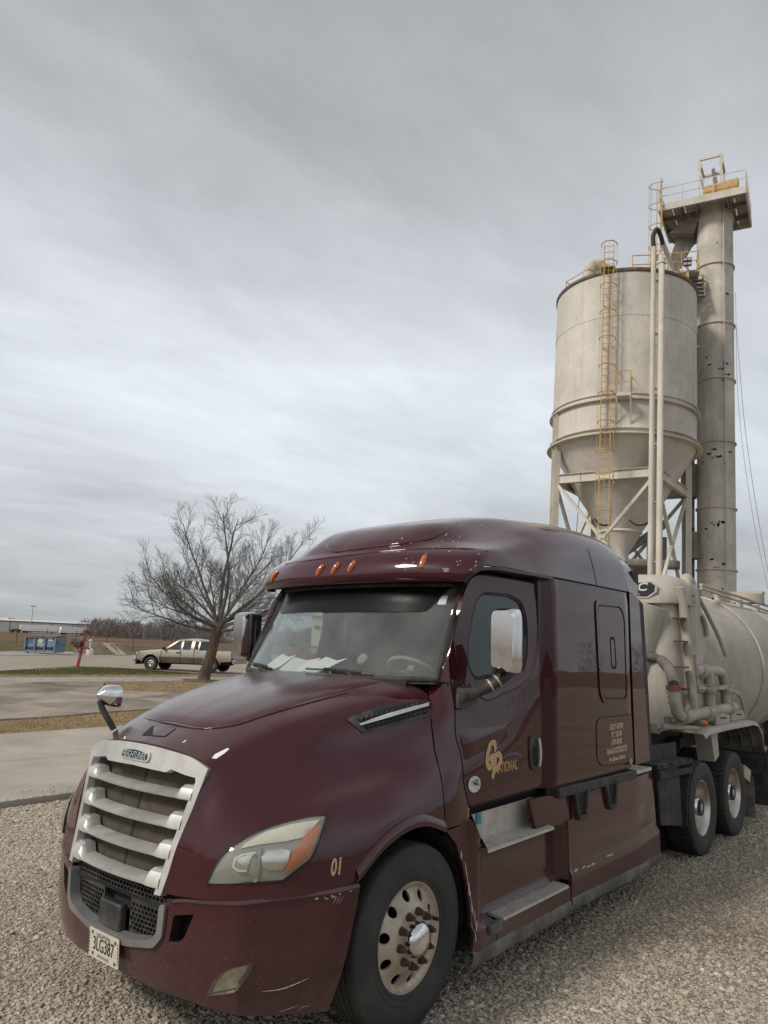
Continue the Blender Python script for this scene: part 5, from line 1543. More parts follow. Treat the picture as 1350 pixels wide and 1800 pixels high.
# ---- frame, axles, tanks, mudguards
mb = MB()
for s in (-1, 1): mb.box((-3.1, s*.43, .86), (7.9, .09, .27))
mb.box((-2.4, 0, .62), (2.8, 1.9, .5)); mb.cyl((0, -1.0, .46), (0, 1.0, .46), .06, 12)
for x in (-5.37, -6.665): mb.cyl((x, -1.2, .5), (x, 1.2, .5), .09, 14); mb.box((x, 0, .5), (.4, .45, .4))
mb.box((-4.5, 0, .90), (1.0, .8, .1)); mb.box((-5.88, 0, 1.12), (1.0, .95, .09)); mb.box((-6.6, .5, 1.06), (.5, .22, .12), rz=.2); mb.box((-6.6, -.5, 1.06), (.5, .22, .12), rz=-.2)
mb.build('chassis_frame', M['trim'], truck, 30)
for s in (1, -1):
    A = np.linspace(R(70), R(182), 14)
    rows = []
    for t in A:
        rr = .585
        rows.append([(-5.22-(rr*math.cos(t)) if False else -5.22+rr*-math.cos(t)*1.0+0, s*y, .50+rr*math.sin(t)) for y in (.88, 1.0, 1.12, 1.22)])
    # guard in front of the first drive wheel
    rows = [[(-5.37+.60*math.cos(t), s*y, .50+.60*math.sin(t)) for y in (.62, .85, 1.05, 1.225)] for t in np.linspace(R(-12), R(62), 14)]
    q = grid_obj('quarter_fender', rows, M['rubber'], truck, hint=(1, 0, .5), thick=.02, smooth=60)
    panel('fender_apron', rounded([(-3.99,1.03),(-4.62,1.04),(-4.66,.42),(-4.02,.52)], .03, 3), [], lambda x, z, s=s: (x, s*(1.215-.02*abs(x+4.3)), z), .1, M['rubber'], truck, hint=(0, s, 0), thick=.02)
    mb = MB(); mb.bar((-3.95, s*1.10, 1.075), (-5.02, s*1.10, 1.045), .26, .05); mb.bar((-4.0, s*1.20, .985), (-4.98, s*1.215, .955), .06, .06)
    mb.bar((-4.0, s*1.05, 1.17), (-5.0, s*1.05, 1.15), .03, .16)
    for i in range(4): mb.cyl((-4.05-.27*i, s*1.235, 1.075), (-4.05-.27*i, s*1.25, 1.075), .016, 8)
    mb.build('fender_rail', M['rubber'], truck, 30, bevel=.01)
    mb = MB(); mb.bar((-7.12, s*1.20, .72), (-7.42, s*1.20, .62), .05, .16); mb.add([], []); mb.build('mudflap_hanger', M['alu'], truck, 30)
    mb = MB(); mb.box((-7.42, s*.98, .36), (.02, .55, .52)); mb.build('mud_flap', M['skirt'], truck, 30)

# ---- scratches and scuffs in the paint
M['scrape'] = simple('scraped_paint', (.42, .36, .34), .8, var=.3, scale=60)
def scratch(px, w, bv, n, off=.0035, parent=None):
    P = [hit(bv, *p) for p in px]; P = [p for p in P if p is not None]
    if len(P) < 2: return
    P = spline(P, 24); n = np.asarray(n, float)/np.linalg.norm(n)
    rows = []
    for i, p in enumerate(P):
        t = P[min(i+1, 23)]-P[max(i-1, 0)]; t = t/(np.linalg.norm(t)+1e-9); s = np.cross(n, t); s = s/(np.linalg.norm(s)+1e-9)
        ww = w*(.25+.75*math.sin(PI*(i+.5)/24))*random.uniform(.6, 1.2)
        rows.append([p+n*off-s*ww, p+n*off+s*ww])
    grid_obj('scratch', rows, M['scrape'], parent, smooth=0)
bbv = bvh_of(bumper)
z2s = lambda L: [z2(*p) for p in L]
BN = (.55, .8, .1)
scratch(z2s([(312, 941), (400, 930), (470, 905), (525, 880)]), .0022, bbv, BN, parent=bumper)
scratch(z2s([(390, 1035), (440, 1018), (480, 1005)]), .0013, bbv, BN, parent=bumper)
scratch(z2s([(475, 1030), (500, 1010), (530, 1008)]), .0013, bbv, BN, parent=bumper)
scratch(z2s([(550, 1047), (595, 1030)]), .0013, bbv, BN, parent=bumper)
for k in range(9):
    x0 = 545+random.uniform(0, 200); y0 = 525-(x0-545)*.22+random.uniform(-4, 8)
    scratch(z2s([(x0, y0), (x0+random.uniform(8, 30), y0-random.uniform(0, 9))]), random.uniform(.002, .006), bbv, BN, parent=bumper)
for k in range(3):
    x0 = 635+k*14; scratch(z2s([(x0, 540), (x0+22, 505)]), .0012, bbv, BN, parent=bumper)
ffb = bvh_of(ff)
for k in range(14):
    t = (k+random.uniform(-.4, .4))/13.0
    q = np.array(edge_pts[0])*(1-t)+np.array(edge_pts[-1])*t
    x_ = np.interp(.96-.62*t, [p[1] for p in edge_pts[::-1]], [p[0] for p in edge_pts[::-1]]); zz_ = .96-.62*min(1, max(0, t))
    a0 = proj((x_-.006, fy(x_-.006, zz_), zz_)); 
    L_ = [(a0[0]+random.uniform(0, 4), a0[1]-random.uniform(6, 14)), (a0[0]+random.uniform(1, 5), a0[1]+random.uniform(6, 14))]
    scratch(L_, random.uniform(.003, .009), ffb, (0.2, 1, 0), parent=ff)
rfb = bvh_of(rf)
for (xa, ya) in ((1008, 1531), (1022, 1526), (1038, 1520), (1065, 1505), (1072, 1503), (1030, 1524)):
    scratch([(xa, ya), (xa+random.uniform(5, 10), ya-random.uniform(2, 4))], random.uniform(.006, .013), rfb, (0, 1, .1), parent=rf)
rbv = bvh_of(roof)
zrr = lambda X, Y: (540+X/2.288, 890+Y/2.288)
for k in range(34):
    X, Y = random.uniform(330, 720), random.uniform(80, 260)
    scratch([zrr(X, Y), zrr(X+random.uniform(3, 9), Y-random.uniform(3, 10))], random.uniform(.0012, .004), rbv, (.7, .4, .5), parent=roof)
# ================================================================== TANK TRAILER
trl = thing('tank_trailer', 'dusty beige pneumatic tank trailer with pipework coupled behind the maroon truck', 'trailer', (0, 0, 0))
def tank_mat(name, col, sc=1.0):
    m = new_mat(name); t = NT(m); oc = t.coords()
    n = t.noise(oc, 1.1, 6, 0.65, .4)
    c = t.mix(t.ramp(n, 0.3, 0.72), tuple(k*.72 for k in col), tuple(min(1, k*1.12) for k in col))
    st = t.ramp(t.noise(t.mapping(oc, (9, 9, .55), rot=(.12, 0, 0)), 2.2, 6, 0.7), 0.45, 0.72)
    c = t.mix(t.math('MULTIPLY', st, .42), c, tuple(k*.55 for k in col))
    f = t.noise(oc, 28, 4, 0.7)
    c = t.mix(t.math('MULTIPLY', t.ramp(f, 0.38, 0.7), .22), c, tuple(k*.6 for k in col))
    b = t.node('ShaderNodeBsdfPrincipled', {'Base Color': c, 'Roughness': .70, 'Specular IOR Level': .3, 'Metallic': .08})
    t.set(b.inputs['Normal'], t.bump(f, .15, .01)); t.out(b.outputs[0]); return m
M['tank'] = tank_mat('dusty_tank', (0.45, 0.415, 0.36))
M['nose'] = tank_mat('dusty_nose', (0.51, 0.475, 0.415))
M['pipe'] = tank_mat('dusty_pipe', (0.48, 0.435, 0.36))
M['hose'] = simple('grey_hose', (0.115, 0.112, 0.105), .75, dust=.5, scale=8)
# nose shroud: rounded box standing behind the sleeper
def nose_plan(hw, x0, r, n=8):
    pts = [(x0-.95, -hw), (x0-r, -hw)]
    pts += [(x0-r+r*math.sin(a), -hw+r-r*math.cos(a)) for a in np.linspace(0, PI/2, n)]
    pts += [(x0-r+r*math.cos(a), hw-r+r*math.sin(a)) for a in np.linspace(0, PI/2, n)]
    pts += [(x0-.95, hw)]
    return pts
rows = []
for z, hw, x0 in ((1.38, .98, -5.22), (2.0, 1.0, -5.24), (2.82, 1.01, -5.27)):
    rows.append([(x, y, z) for x, y in nose_plan(hw, x0, .24)])
nose = grid_obj('nose_shroud', rows, M['nose'], trl, hint=(1, 0, 0), smooth=50)
rows = []
for z, hw, x0, r in ((2.80, 1.055, -5.20, .28), (2.83, 1.06, -5.19, .28), (3.04, 1.04, -5.22, .30), (3.13, .98, -5.29, .33), (3.17, .86, -5.40, .34), (3.175, .3, -5.7, .2)):
    rows.append([(x, y, z) for x, y in nose_plan(hw, x0, r)])
cap = grid_obj('nose_cap', rows, M['nose'], trl, hint=(1, 0, 0), smooth=50)
# diagonal stiffener bulge on the shroud
mb = MB(); mb.tube(spline([(-5.27, .70, 2.80), (-5.27, .50, 2.2), (-5.27, .30, 1.45)], 14), .24, 18, flat=1.0); mb.build('shroud_duct', M['nose'], trl, 60)
# hexagonal badge
NB = lambda y, z, d: (-5.200+d, y, z)
hexa = [(-.34, -.095), (.22, -.115), (.32, -.045), (.33, .04), (.27, .085), (-.34, .085)]
badge2 = panel('trailer_badge', hexa, [], lambda y, z: NB(y+.53, z+2.975, .020), .06, M['satin'], trl, hint=(1, 0, 0), thick=.015)
panel('badge_field', [(y*.92, z*.84) for y, z in hexa], [], lambda y, z: NB(y+.53, z+2.975, .024), .06, M['black_print'], badge2, hint=(1, 0, 0), thick=.003)
lettering('badge_lettering', 'MAC', lambda x, y, z: NB(.54+x, 2.99+y, .0275), M['white'], badge2, size=.135, sx=1.35, shear=.2, offset=.003)
lettering('badge_line', 'TRAILER', lambda x, y, z: NB(.55+x, 2.905+y, .0275), M['white'], badge2, size=.042, sx=1.3)
lettering('unit_number', '6', lambda x, y, z: (-5.255, .585+x, 2.73+y), M['greyprint'], nose, size=.10, shear=.2, offset=.002)
# barrel: front cone, straight body with weld rings, dished hoppers below
CZ = 2.03
prof = [(.0, -6.05), (.62, -6.08), (.80, -6.45), (.97, -7.4), (1.09, -8.5), (1.13, -8.9)]
mb = MB(); mb.lathe([(r, -h) for r, h in prof], (0, 0, CZ), (-1, 0, 0), 64); mb.build('tank_front', M['tank'], trl, 60)
for a, b in ((-8.9, -10.9), (-10.9, -12.9), (-12.9, -15.2)):
    mb = MB(); mb.lathe([(1.130, -a), (1.145, -a+.03), (1.145, -b-.03), (1.130, -b)], (0, 0, CZ), (-1, 0, 0), 64); mb.build('tank_body', M['tank'], trl, 60)
for x in (-8.9, -10.9, -12.9):
    mb = MB(); mb.lathe([(1.13, -x-.05), (1.158, -x-.035), (1.158, -x+.035), (1.13, -x+.05)], (0, 0, CZ), (-1, 0, 0), 64); mb.build('weld_band', M['tank'], trl, 60)
mb = MB(); mb.lathe([(1.13, 15.2), (.9, 15.6), (0, 15.75)], (0, 0, CZ), (-1, 0, 0), 48); mb.build('tank_end', M['tank'], trl, 60)
for x in (-9.9, -12.3):
    mb = MB(); mb.lathe([(1.12, 1.9), (.95, 1.35), (.25, .62), (.2, .45)], (x, 0, 0), (0, 0, 1), 40); mb.build('hopper', M['tank'], trl, 60)
# curled reinforcing plates on the cone flank
mb = MB()
P = spline([(-6.35, .98, 2.95), (-6.75, .98, 2.72), (-7.1, 1.0, 2.45), (-7.25, 1.04, 2.2)], 16); mb.tube(P, .028, 7)
mb.build('vent_line', M['pipe'], trl, 60)
e = MB(); ring = [(-6.25+.27*math.cos(a), 1.02, 2.42+.30*math.sin(a)) for a in np.linspace(R(-60), R(175), 20)]
e.tube(ring, .028, 7); e.build('looped_guard', M['pipe'], trl, 60)
panel('gusset_plate', rounded([(-5.98, 3.05), (-6.30, 3.0), (-6.62, 2.55), (-6.55, 2.25), (-6.25, 2.0), (-5.98, 1.9)], .15, 5), [], lambda x, z: (x, .985, z), .15, M['nose'], trl, hint=(0, 1, 0), thick=.02)
MB().box((-6.02, .99, 2.2), (.22, .14, 1.7)).build('nose_post', M['nose'], trl, 30, bevel=.02)
# tall standpipe with elbow
mb = MB(); mb.tube(spline([on(1195, 1032, 1, 1.06), on(1201, 1070, 1, 1.07), on(1210, 1155, 1, 1.09), on(1220, 1247, 1, 1.10)], 20), .055, 12); mb.build('riser_pipe', M['pipe'], trl, 60)
top = on(1207, 1045, 1, .98)
mb = MB(); mb.tube(spline([top+(0, 0, -.75), top+(0, 0, -.05), top+(.0, 0, .10), top+(-.10, -.03, .20), top+(-.35, -.05, .16)], 18), .072, 14)
for dz in (-.02, -.10): mb.cyl(top+(0, 0, dz), top+(0, 0, dz+.03), .105, 16)
mb.build('vent_riser', M['pipe'], trl, 60)
for dz in (2.62, 2.35, 2.05, 1.8):
    p = on(1202, 1150, 1, 1.09); MB().box((p[0], 1.06, dz), (.16, .12, .018)).build('pipe_clip', M['dark_steel'] if 'dark_steel' in M else M['rust'], trl)
mb = MB(); mb.tube([on(1232, 1028, 1, .45), on(1290, 1046, 1, .45), on(1352, 1066, 1, .45)], .028, 8); mb.tube([on(1232, 1034, 1, .5), on(1352, 1075, 1, .5)], .022, 8)
for px_ in (1262, 1300, 1330): mb.box(on(px_, 1044+.28*(px_-1262)+6, 1, .45), (.08, .1, .12))
mb.build('top_rail', M['pipe'], trl, 60)
mb = MB(); mb.cyl((-12.1, .2, 3.25), (-12.1, .2, 3.42), .30, 20); mb.box((-12.1, .2, 3.45), (.2, .6, .05)); mb.build('manhole', M['pipe'], trl, 40)
# manifold along the fender
def pp(*L): return [on(*p) for p in L]
mb = MB(); mb.tube(spline(pp((1188, 1236, 1, 1.12), (1190, 1252, 1, 1.13), (1200, 1259, 1, 1.13), (1225, 1255, 1, 1.13), (1262, 1248, 1, 1.13), (1290, 1243, 1, 1.13)), 26), .066, 14); mb.build('manifold_pipe', M['pipe'], trl, 60)
mb = MB(); mb.tube(spline(pp((1250, 1250, 1, 1.13), (1247, 1215, 1, 1.12), (1244, 1182, 1, 1.11), (1240, 1178, 1, 1.10), (1222, 1180, 1, 1.06)), 24), .062, 14); mb.build('manifold_riser', M['pipe'], trl, 60)
mb = MB(); mb.tube(spline(pp((1240, 1181, 1, 1.10), (1258, 1179, 1, 1.10), (1270, 1187, 1, 1.10), (1274, 1210, 1, 1.10), (1277, 1240, 1, 1.11)), 24), .060, 14); mb.build('manifold_bend', M['pipe'], trl, 60)
def coupling(px, py, y, d, r=.09, w=.05):
    c = on(px, py, 1, y); d = np.asarray(d, float); mb = MB(); mb.cyl(c-d*w/2, c+d*w/2, r, 16); mb.cyl(c-d*w*.9, c-d*w*.6, r*.94, 16); mb.cyl(c+d*w*.6, c+d*w*.9, r*.94, 16)
    return mb.build('coupling', M['pipe'], trl, 30)
for a in ((1233, 1180, 1.08, (1, 0, 0)), (1242, 1255, 1.13, (1, 0, 0)), (1281, 1245, 1.13, (1, 0, 0)), (1245, 1210, 1.12, (0, 0, 1)), (1275, 1211, 1.11, (0, 0, 1)), (1199, 1258, 1.13, (1, 0, 0)), (1226, 1209, 1.05, (0, 0, 1))): coupling(*a)
mb = MB(); p, q = on(1262, 1209, 1, 1.15), on(1290, 1206, 1, 1.15); mb.bar(p, q, .03, .05); q2 = on(1302, 1219, 1, 1.15); mb.bar(on(1278, 1211, 1, 1.15), q2, .02, .03); mb.tube(spline(pp((1288, 1216, 1, 1.14), (1300, 1224, 1, 1.14), (1306, 1240, 1, 1.14), (1311, 1262, 1, 1.14)), 10), .022, 7)
mb.bar(on(1226, 1209, 1, 1.12), on(1262, 1210, 1, 1.14), .03, .03); mb.build('valve_lever', M['pipe'], trl, 30)
# grey hose with red cam lock
mb = MB(); mb.tube(spline(pp((1118, 1152, 1, .55), (1138, 1153, 1, .70), (1157, 1158, 1, .80), (1172, 1170, 1, .92), (1181, 1188, 1, 1.02), (1184, 1204, 1, 1.08)), 22), .064, 14); mb.build('air_hose', M['hose'], trl, 60)
c = on(1184, 1209, 1, 1.09); up = np.array((0, 0, 1.0))
cam_lock = MB().cyl(c-up*.03, c+up*.025, .082, 16).build('hose_clamp', simple('faded_red_clamp', (.20, .05, .045), .7, dust=.4), trl)
mb = MB()
for i in range(3): mb.cyl(c-up*(.07+.055*i), c-up*(.045+.055*i), .075-.004*i, 16)
mb.tube([c+(0, 0, 0), on(1187, 1240, 1, 1.11)], .062, 14); mb.build('hose_adapter', M['pipe'], trl, 40)
mb = MB(); mb.tube(spline(pp((1203, 1234, 1, 1.0), (1215, 1232, 1, 1.02), (1222, 1222, 1, 1.02), (1224, 1212, 1, 1.02)), 10), .05, 10); mb.cyl(on(1204, 1234, 1, 1.0)-(.03, 0, 0), on(1204, 1234, 1, 1.0)+(.03, 0, 0), .09, 14); mb.build('drain_elbow', M['pipe'], trl, 60)
# deck and fender
ZF = 1.335
fend = MB()
secs = [(-5.42, ZF-.022), (-5.6, ZF+.015), (-6.4, ZF+.02), (-7.6, ZF+.01), (-7.85, ZF-.03), (-8.03, ZF-.16), (-8.13, ZF-.38), (-8.16, .92)]
rows = [[(x, .35, z), (x, 1.10, z), (x, 1.235, z-.01), (x, 1.262, z-.04), (x, 1.262, z-.065)] for x, z in secs]
grid_obj('trailer_fender', rows, M['nose'], trl, hint=(.2, 0, 1), thick=.012, smooth=50)
rows = [[(x, -y, z) for x, y, z in r] for r in rows]; grid_obj('trailer_fender', rows, M['nose'], trl, hint=(.2, 0, 1), thick=.012, smooth=50)
rows = [[(x+.03, .30, z-.03), (x+.03, 1.24, z-.06)] for x, z in secs[3:]]; grid_obj('fender_liner', rows, M['skirt'], trl, smooth=50)
mb = MB()
for t in np.linspace(.1, .9, 5): 
    y = .45+.75*t; mb.tube([(-7.80, y, ZF-.07), (-7.98, y, ZF-.2), (-8.09, y, ZF-.40), (-8.12, y, .95)], .018, 6)
mb.build('fender_ribs', M['skirt'], trl, 50)
mb = MB(); mb.box((-8.15, .80, .93), (.06, .95, .05)); mb.build('flap_bar', M['alu'], trl)
MB().box((-8.16, .82, .53), (.018, .90, .76)).build('mud_flap', M['rubber'], trl)
MB().box((-8.16, -.82, .53), (.018, .90, .76)).build('mud_flap', M['rubber'], trl)
mb = MB(); mb.box((-5.15, 0, 1.36), (.75, 1.9, .035)); mb.box((-4.80, 0, 1.375), (.04, 1.9, .10)); mb.build('nose_deck', M['nose'], trl)
mb = MB(); mb.prism([(-5.02, 1.39), (-5.02, 1.50), (-5.45, 1.47), (-5.45, 1.37)], lambda x, z: (x, .93, z), lambda x, z: (x, .97, z)); mb.cyl((-5.2, .96, 1.42), (-5.2, 1.0, 1.42), .04, 12); mb.tube([(-4.83, .98, 1.40), (-5.1, 1.06, 1.385), (-5.43, 1.16, 1.36)], .03, 8); mb.build('deck_bracket', M['pipe'], trl, 30)
mb = MB(); p = on(1235, 1272, 1, 1.22); mb.cyl(p+(-.02, -.02, 0), p+(.015, .035, 0), .038, 16); mk = mb.build('marker_housing', M['pipe'], trl)
lens_m = simple('amber_marker_lens', (.46, .10, .012), .3)
mb = MB(); mb.lathe([(.034, 0), (.032, .012), (.02, .022), (0, .025)], p+(.012, .030, 0), (.5, .8, 0), 16); mb.build('marker_light', lens_m, mk, 60)
for (x0, x1, y) in ((-6.15, -6.75, 1.16), (-6.95, -7.72, 1.12)):
    mb = MB(); mb.prism([(x0, ZF+.02), (x0, ZF+.17), (x1, ZF+.12), (x1, ZF+.02)], lambda x, z, y=y: (x, y, z), lambda x, z, y=y: (x, y+.02, z)); br = mb.build('pipe_support', M['pipe'], trl)
    xm = (x0+x1)/2; mb = MB(); mb.prism([(xm-.13, ZF+.075), (xm+.13, ZF+.09), (xm+.13, ZF+.105), (xm-.13, ZF+.095)], lambda x, z, y=y: (x, y+.021, z), lambda x, z, y=y: (x, y+.023, z)); mb.build('support_slot', M['black'], br, 0)
mb = MB(); mb.prism([(-6.0, 1.28), (-6.28, 1.28), (-6.30, .98), (-6.12, .92)], lambda x, z: (x, .95, z), lambda x, z: (x, 1.15, z)); mb.build('fender_stay', M['nose'], trl, 0)
mb = MB(); mb.box((-5.9, 0, 1.24), (1.5, 1.3, .05)); mb.box((-9.5, .42, 1.05), (5.0, .12, .22)); mb.box((-9.5, -.42, 1.05), (5.0, .12, .22)); mb.box((-6.6, 0, 1.12), (2.6, .9, .2)); mb.build('upper_coupler', M['trim'], trl)
for xa in (-13.3, -14.6):
    for s in (1, -1):
        mb = MB(); mb.lathe([(.29, -.26), (.40, -.29), (.49, -.27), (.51, -.2), (.51, .2), (.49, .27), (.40, .29), (.29, .26), (.25, .1), (0, .08)], (xa, s*.95, .53), (0, s, 0), 40); mb.build('trailer_wheel', M['tyre'], trl, 40)
mb = MB()
for xa in (-13.3, -14.6): mb.cyl((xa, -.9, .53), (xa, .9, .53), .08, 12)
mb.box((-13.9, 0, .85), (2.4, 1.0, .35)); mb.build('bogie_frame', M['trim'], trl)
for s in (1, -1): mb = MB(); mb.box((-10.9, s*.7, .62), (.14, .14, 1.1)); mb.box((-10.9, s*.7, .05), (.3, .3, .06)); mb.build('landing_leg', M['trim'], trl)
# ================================================================== SILO AND ELEVATOR (local frame: X to the right, Y away from the road, Z up)
SN = np.array((-.0264, .039, 1.0)); SN /= np.linalg.norm(SN)
SB = np.array((-30.553, -9.926, -.42))-.14*np.array((-.63, .777, 0))
_v = SB-CAM_C; _v -= (_v @ SN)*SN; _v /= np.linalg.norm(_v)
SX = np.cross(_v, SN); SY = _v
SROT = Matrix(np.stack([SX, SY, SN], 1).tolist()).to_quaternion()
def silo_mat(name, col, var, rustamt=0.0, streak=0.35, holes=False):
    m = new_mat(name); t = NT(m); oc = t.coords()
    n = t.noise(oc, 0.55, 6, 0.62, 0.3)
    c = t.mix(t.ramp(n, 0.3, 0.72), tuple(k*(1-var) for k in col), tuple(k*(1+var*.45) for k in col))
    sv = t.mapping(oc, (2.6, 2.6, 0.12))
    st = t.ramp(t.noise(sv, 1.6, 6, 0.66), 0.48, 0.78)
    c = t.mix(t.math('MULTIPLY', st, streak), c, tuple(k*0.50 for k in col))
    sm = t.ramp(t.noise(t.mapping(oc, (1, 1, .6)), 0.9, 5, 0.6, .8), 0.55, 0.72)
    c = t.mix(t.math('MULTIPLY', sm, 0.45), c, tuple(k*0.55 for k in col))
    gr = t.ramp(t.noise(t.mapping(oc, (1.2, 1.2, .35)), 2.3, 6, 0.7, 1.0), 0.52, 0.74)
    c = t.mix(t.math('MULTIPLY', gr, 0.30), c, (0.30, 0.285, 0.26))
    f = t.noise(oc, 9, 4, 0.7)
    c = t.mix(t.math('MULTIPLY', t.ramp(f, 0.4, 0.7), 0.16), c, tuple(k*.5 for k in col))
    if rustamt:
        r = t.math('MULTIPLY', t.ramp(t.noise(oc, 5.0, 3, 0.5), 0.70, 0.715), rustamt)
        band = t.ramp(t.noise(t.mapping(oc, (.2, .2, 1)), 0.9, 2, 0.5), 0.5, 0.55)
        c = t.mix(t.math('MULTIPLY', r, band), c, (0.022, 0.014, 0.010))
    b = t.node('ShaderNodeBsdfPrincipled', {'Base Color': c, 'Roughness': 0.75, 'Specular IOR Level': 0.25})
    t.set(b.inputs['Normal'], t.bump(t.noise(t.mapping(oc, (1, 1, .5)), 1.6, 3, .5), 0.35, 0.06))
    t.out(b.outputs[0]); return m
M['silo'] = silo_mat('silo_paint', (0.61, 0.575, 0.515), .22)
M['duct'] = silo_mat('elevator_paint', (0.60, 0.56, 0.495), .36, rustamt=1.0, streak=.55)
M['steel'] = silo_mat('pale_steel_paint', (0.60, 0.56, 0.485), .18, streak=.25)
M['dark_steel'] = simple('dirty_shaded_steel', (0.20, 0.18, 0.155), 0.8, var=.3, scale=3)
M['yellow'] = simple('yellow_rail_paint', (0.48, 0.29, 0.085), 0.6, var=.25, scale=5, dust=.35, dustcol=(.40, .34, .26))
M['rim_rust'] = simple('rusty_rim', (0.13, 0.10, 0.075), 0.85, var=.4, scale=4)
M['galv'] = simple('galvanised_decking', (0.36, 0.345, 0.32), 0.7, var=.25, scale=5)

silo = thing('cement_silo', 'tall cream cement silo on braced legs with a caged yellow ladder', 'silo', tuple(SB), rot=SROT)
RS = 3.38
def lbuild(mb, name, mat, parent, smooth=35, bevel=0): return mb.build(name, mat, parent, smooth, bevel)
# shell in rolled courses: plates lap slightly
zc = [12.5, 14.05, 16.2, 18.1, 19.3, 20.45]
for i, (a, b) in enumerate(zip(zc[:-1], zc[1:])):
    r0 = RS+(.012 if i % 2 else 0.0)
    mb = MB(); mb.lathe([(r0, a), (r0, b)], n=96)
    lbuild(mb, 'shell_course', M['silo'], silo, 60)
mb = MB(); mb.lathe([(RS+.02, 20.70), (RS+.05, 20.72), (RS+.06, 20.87), (RS+.02, 20.90), (RS-.1, 20.90)], n=96); lbuild(mb, 'top_rim', M['rim_rust'], silo, 60)
mb = MB(); mb.lathe([(RS, 20.86), (1.2, 21.15), (0.0, 21.25)], n=64); lbuild(mb, 'roof', M['silo'], silo, 60)
for z, w, nm in ((14.10, .18, 'ring_beam'), (12.47, .26, 'ring_beam')):
    mb = MB(); mb.lathe([(RS+.01, z-.10), (RS+w, z-.10), (RS+w, z-.05), (RS+.03, z-.045), (RS+.03, z+.16), (RS+w*.55, z+.165), (RS+w*.55, z+.20), (RS+.005, z+.20)], n=96); lbuild(mb, nm, M['steel'], silo, 30)
mb = MB(); mb.lathe([(RS-.01, 12.40), (2.05, 10.15)], n=64); lbuild(mb, 'hopper_cone', M['silo'], silo, 60)
mb = MB(); mb.lathe([(2.06, 10.16), (.95, 8.48)], n=64); lbuild(mb, 'hopper_cone', M['silo'], silo, 60)
mb = MB(); mb.lathe([(.97, 8.50), (.98, 8.40), (.94, 8.40), (.36, 7.4), (.36, 7.0)], n=40); lbuild(mb, 'hopper_outlet', M['silo'], silo, 40)
LEGR = 3.38
legs = []
for k, deg in enumerate((-65, 25, 115, 205)):
    a = R(deg); p = np.array((LEGR*math.sin(a), -LEGR*math.cos(a), 0)); legs.append(p)
    ca, sa = math.cos(a), math.sin(a)
    rad, tan = np.array((sa, -ca, 0)), np.array((ca, sa, 0))
    mb = MB()
    Mx = np.stack([rad, tan, (0, 0, 1)], 1)
    h = 14.0
    mb.box(p+(0, 0, h/2), (.022, .34, h), M=Mx)
    for s in (-1, 1): mb.box(p+tan*s*.17+(0, 0, h/2), (.32, .022, h), M=Mx)
    lbuild(mb, 'leg', M['steel'], silo, 30)
    mb = MB(); mb.box(p+rad*.0+(0, 0, .03), (.7, .7, .06), M=Mx); lbuild(mb, 'base_plate', M['dark_steel'], silo)
def ibeam(p, q, w, h, name='beam', mat=None, parent=None):
    p, q = np.asarray(p, float), np.asarray(q, float)
    mb = MB(); u = np.array((0, 0, 1.0))
    mb.bar(p, q, .02, h); mb.bar(p+u*h/2, q+u*h/2, w, .022); mb.bar(p-u*h/2, q-u*h/2, w, .022)
    return lbuild(mb, name, mat or M['steel'], parent or silo, 30)
for k in range(4):
    p, q = legs[k], legs[(k+1) % 4]
    d = (q-p)/np.linalg.norm(q-p)
    for z in (10.72, 4.6): ibeam(p+d*.18+(0, 0, z), q-d*.18+(0, 0, z), .2, .42 if z > 8 else .3)
    mid = (p+q)/2
    mb = MB(); mb.bar(p+d*.15+(0, 0, 10.42), mid+(0, 0, 7.75), .14, .14); lbuild(mb, 'brace', M['steel'], silo)
    mb = MB(); mb.bar(q-d*.15+(0, 0, 10.42), mid+(0, 0, 7.75), .14, .14); lbuild(mb, 'brace', M['steel'], silo)
    mb = MB(); mb.bar(mid+(0, 0, 7.75), p+d*.15+(0, 0, 4.8), .14, .14); lbuild(mb, 'brace', M['steel'], silo)
    mb = MB(); mb.bar(mid+(0, 0, 7.75), q-d*.15+(0, 0, 4.8), .14, .14); lbuild(mb, 'brace', M['steel'], silo)
    # hanger rods
    if k == 0:
        for t in (.27, .60):
            c = p+(q-p)*t; mb = MB(); mb.cyl(c+(0, 0, 10.85), c+np.array((-.28, .0, 5.0)), .022, 6); mb.box(c+(0, 0, 10.42), (.08, .08, .25)); lbuild(mb, 'hanger_rod', M['dark_steel'], silo)
# ladder with safety cage on the shell
LX, LY = -.84, -3.64
mb = MB()
for s in (-.21, .21): mb.bar((LX+.09+s, LY, 3.0), (LX+.09+s, LY, 21.55), .07, .03)
lbuild(mb, 'ladder_rail', M['yellow'], silo)
mb = MB()
for z in np.arange(3.2, 21.9, .305): mb.cyl((LX-.12, LY, z), (LX+.30, LY, z), .014, 6)
o = lbuild(mb, 'ladder_rungs', M['yellow'], silo); o['kind'] = 'stuff'
def hoop(c, r, z, a0=-20, a1=200): return [(c[0]+r*math.cos(R(a)), c[1]-r*math.sin(R(a))*1.15, z) for a in np.linspace(a0, a1, 17)]
hz = [21.55, 20.6, 19.45, 18.15, 16.85, 15.5, 14.2, 12.85, 11.5, 10.15, 8.75]
for z in hz:
    mb = MB(); mb.tube(hoop((LX+.09, LY), .36, z), .022, 5); lbuild(mb, 'cage_hoop', M['yellow'], silo, 60)
for a in (10, 50, 90, 130, 170):
    x, y = LX+.09+.36*math.cos(R(a)), LY-.36*1.15*math.sin(R(a))
    mb = MB(); mb.bar((x, y, 8.75), (x, y, 21.55), .035, .014); lbuild(mb, 'cage_strap', M['yellow'], silo)
mb = MB()
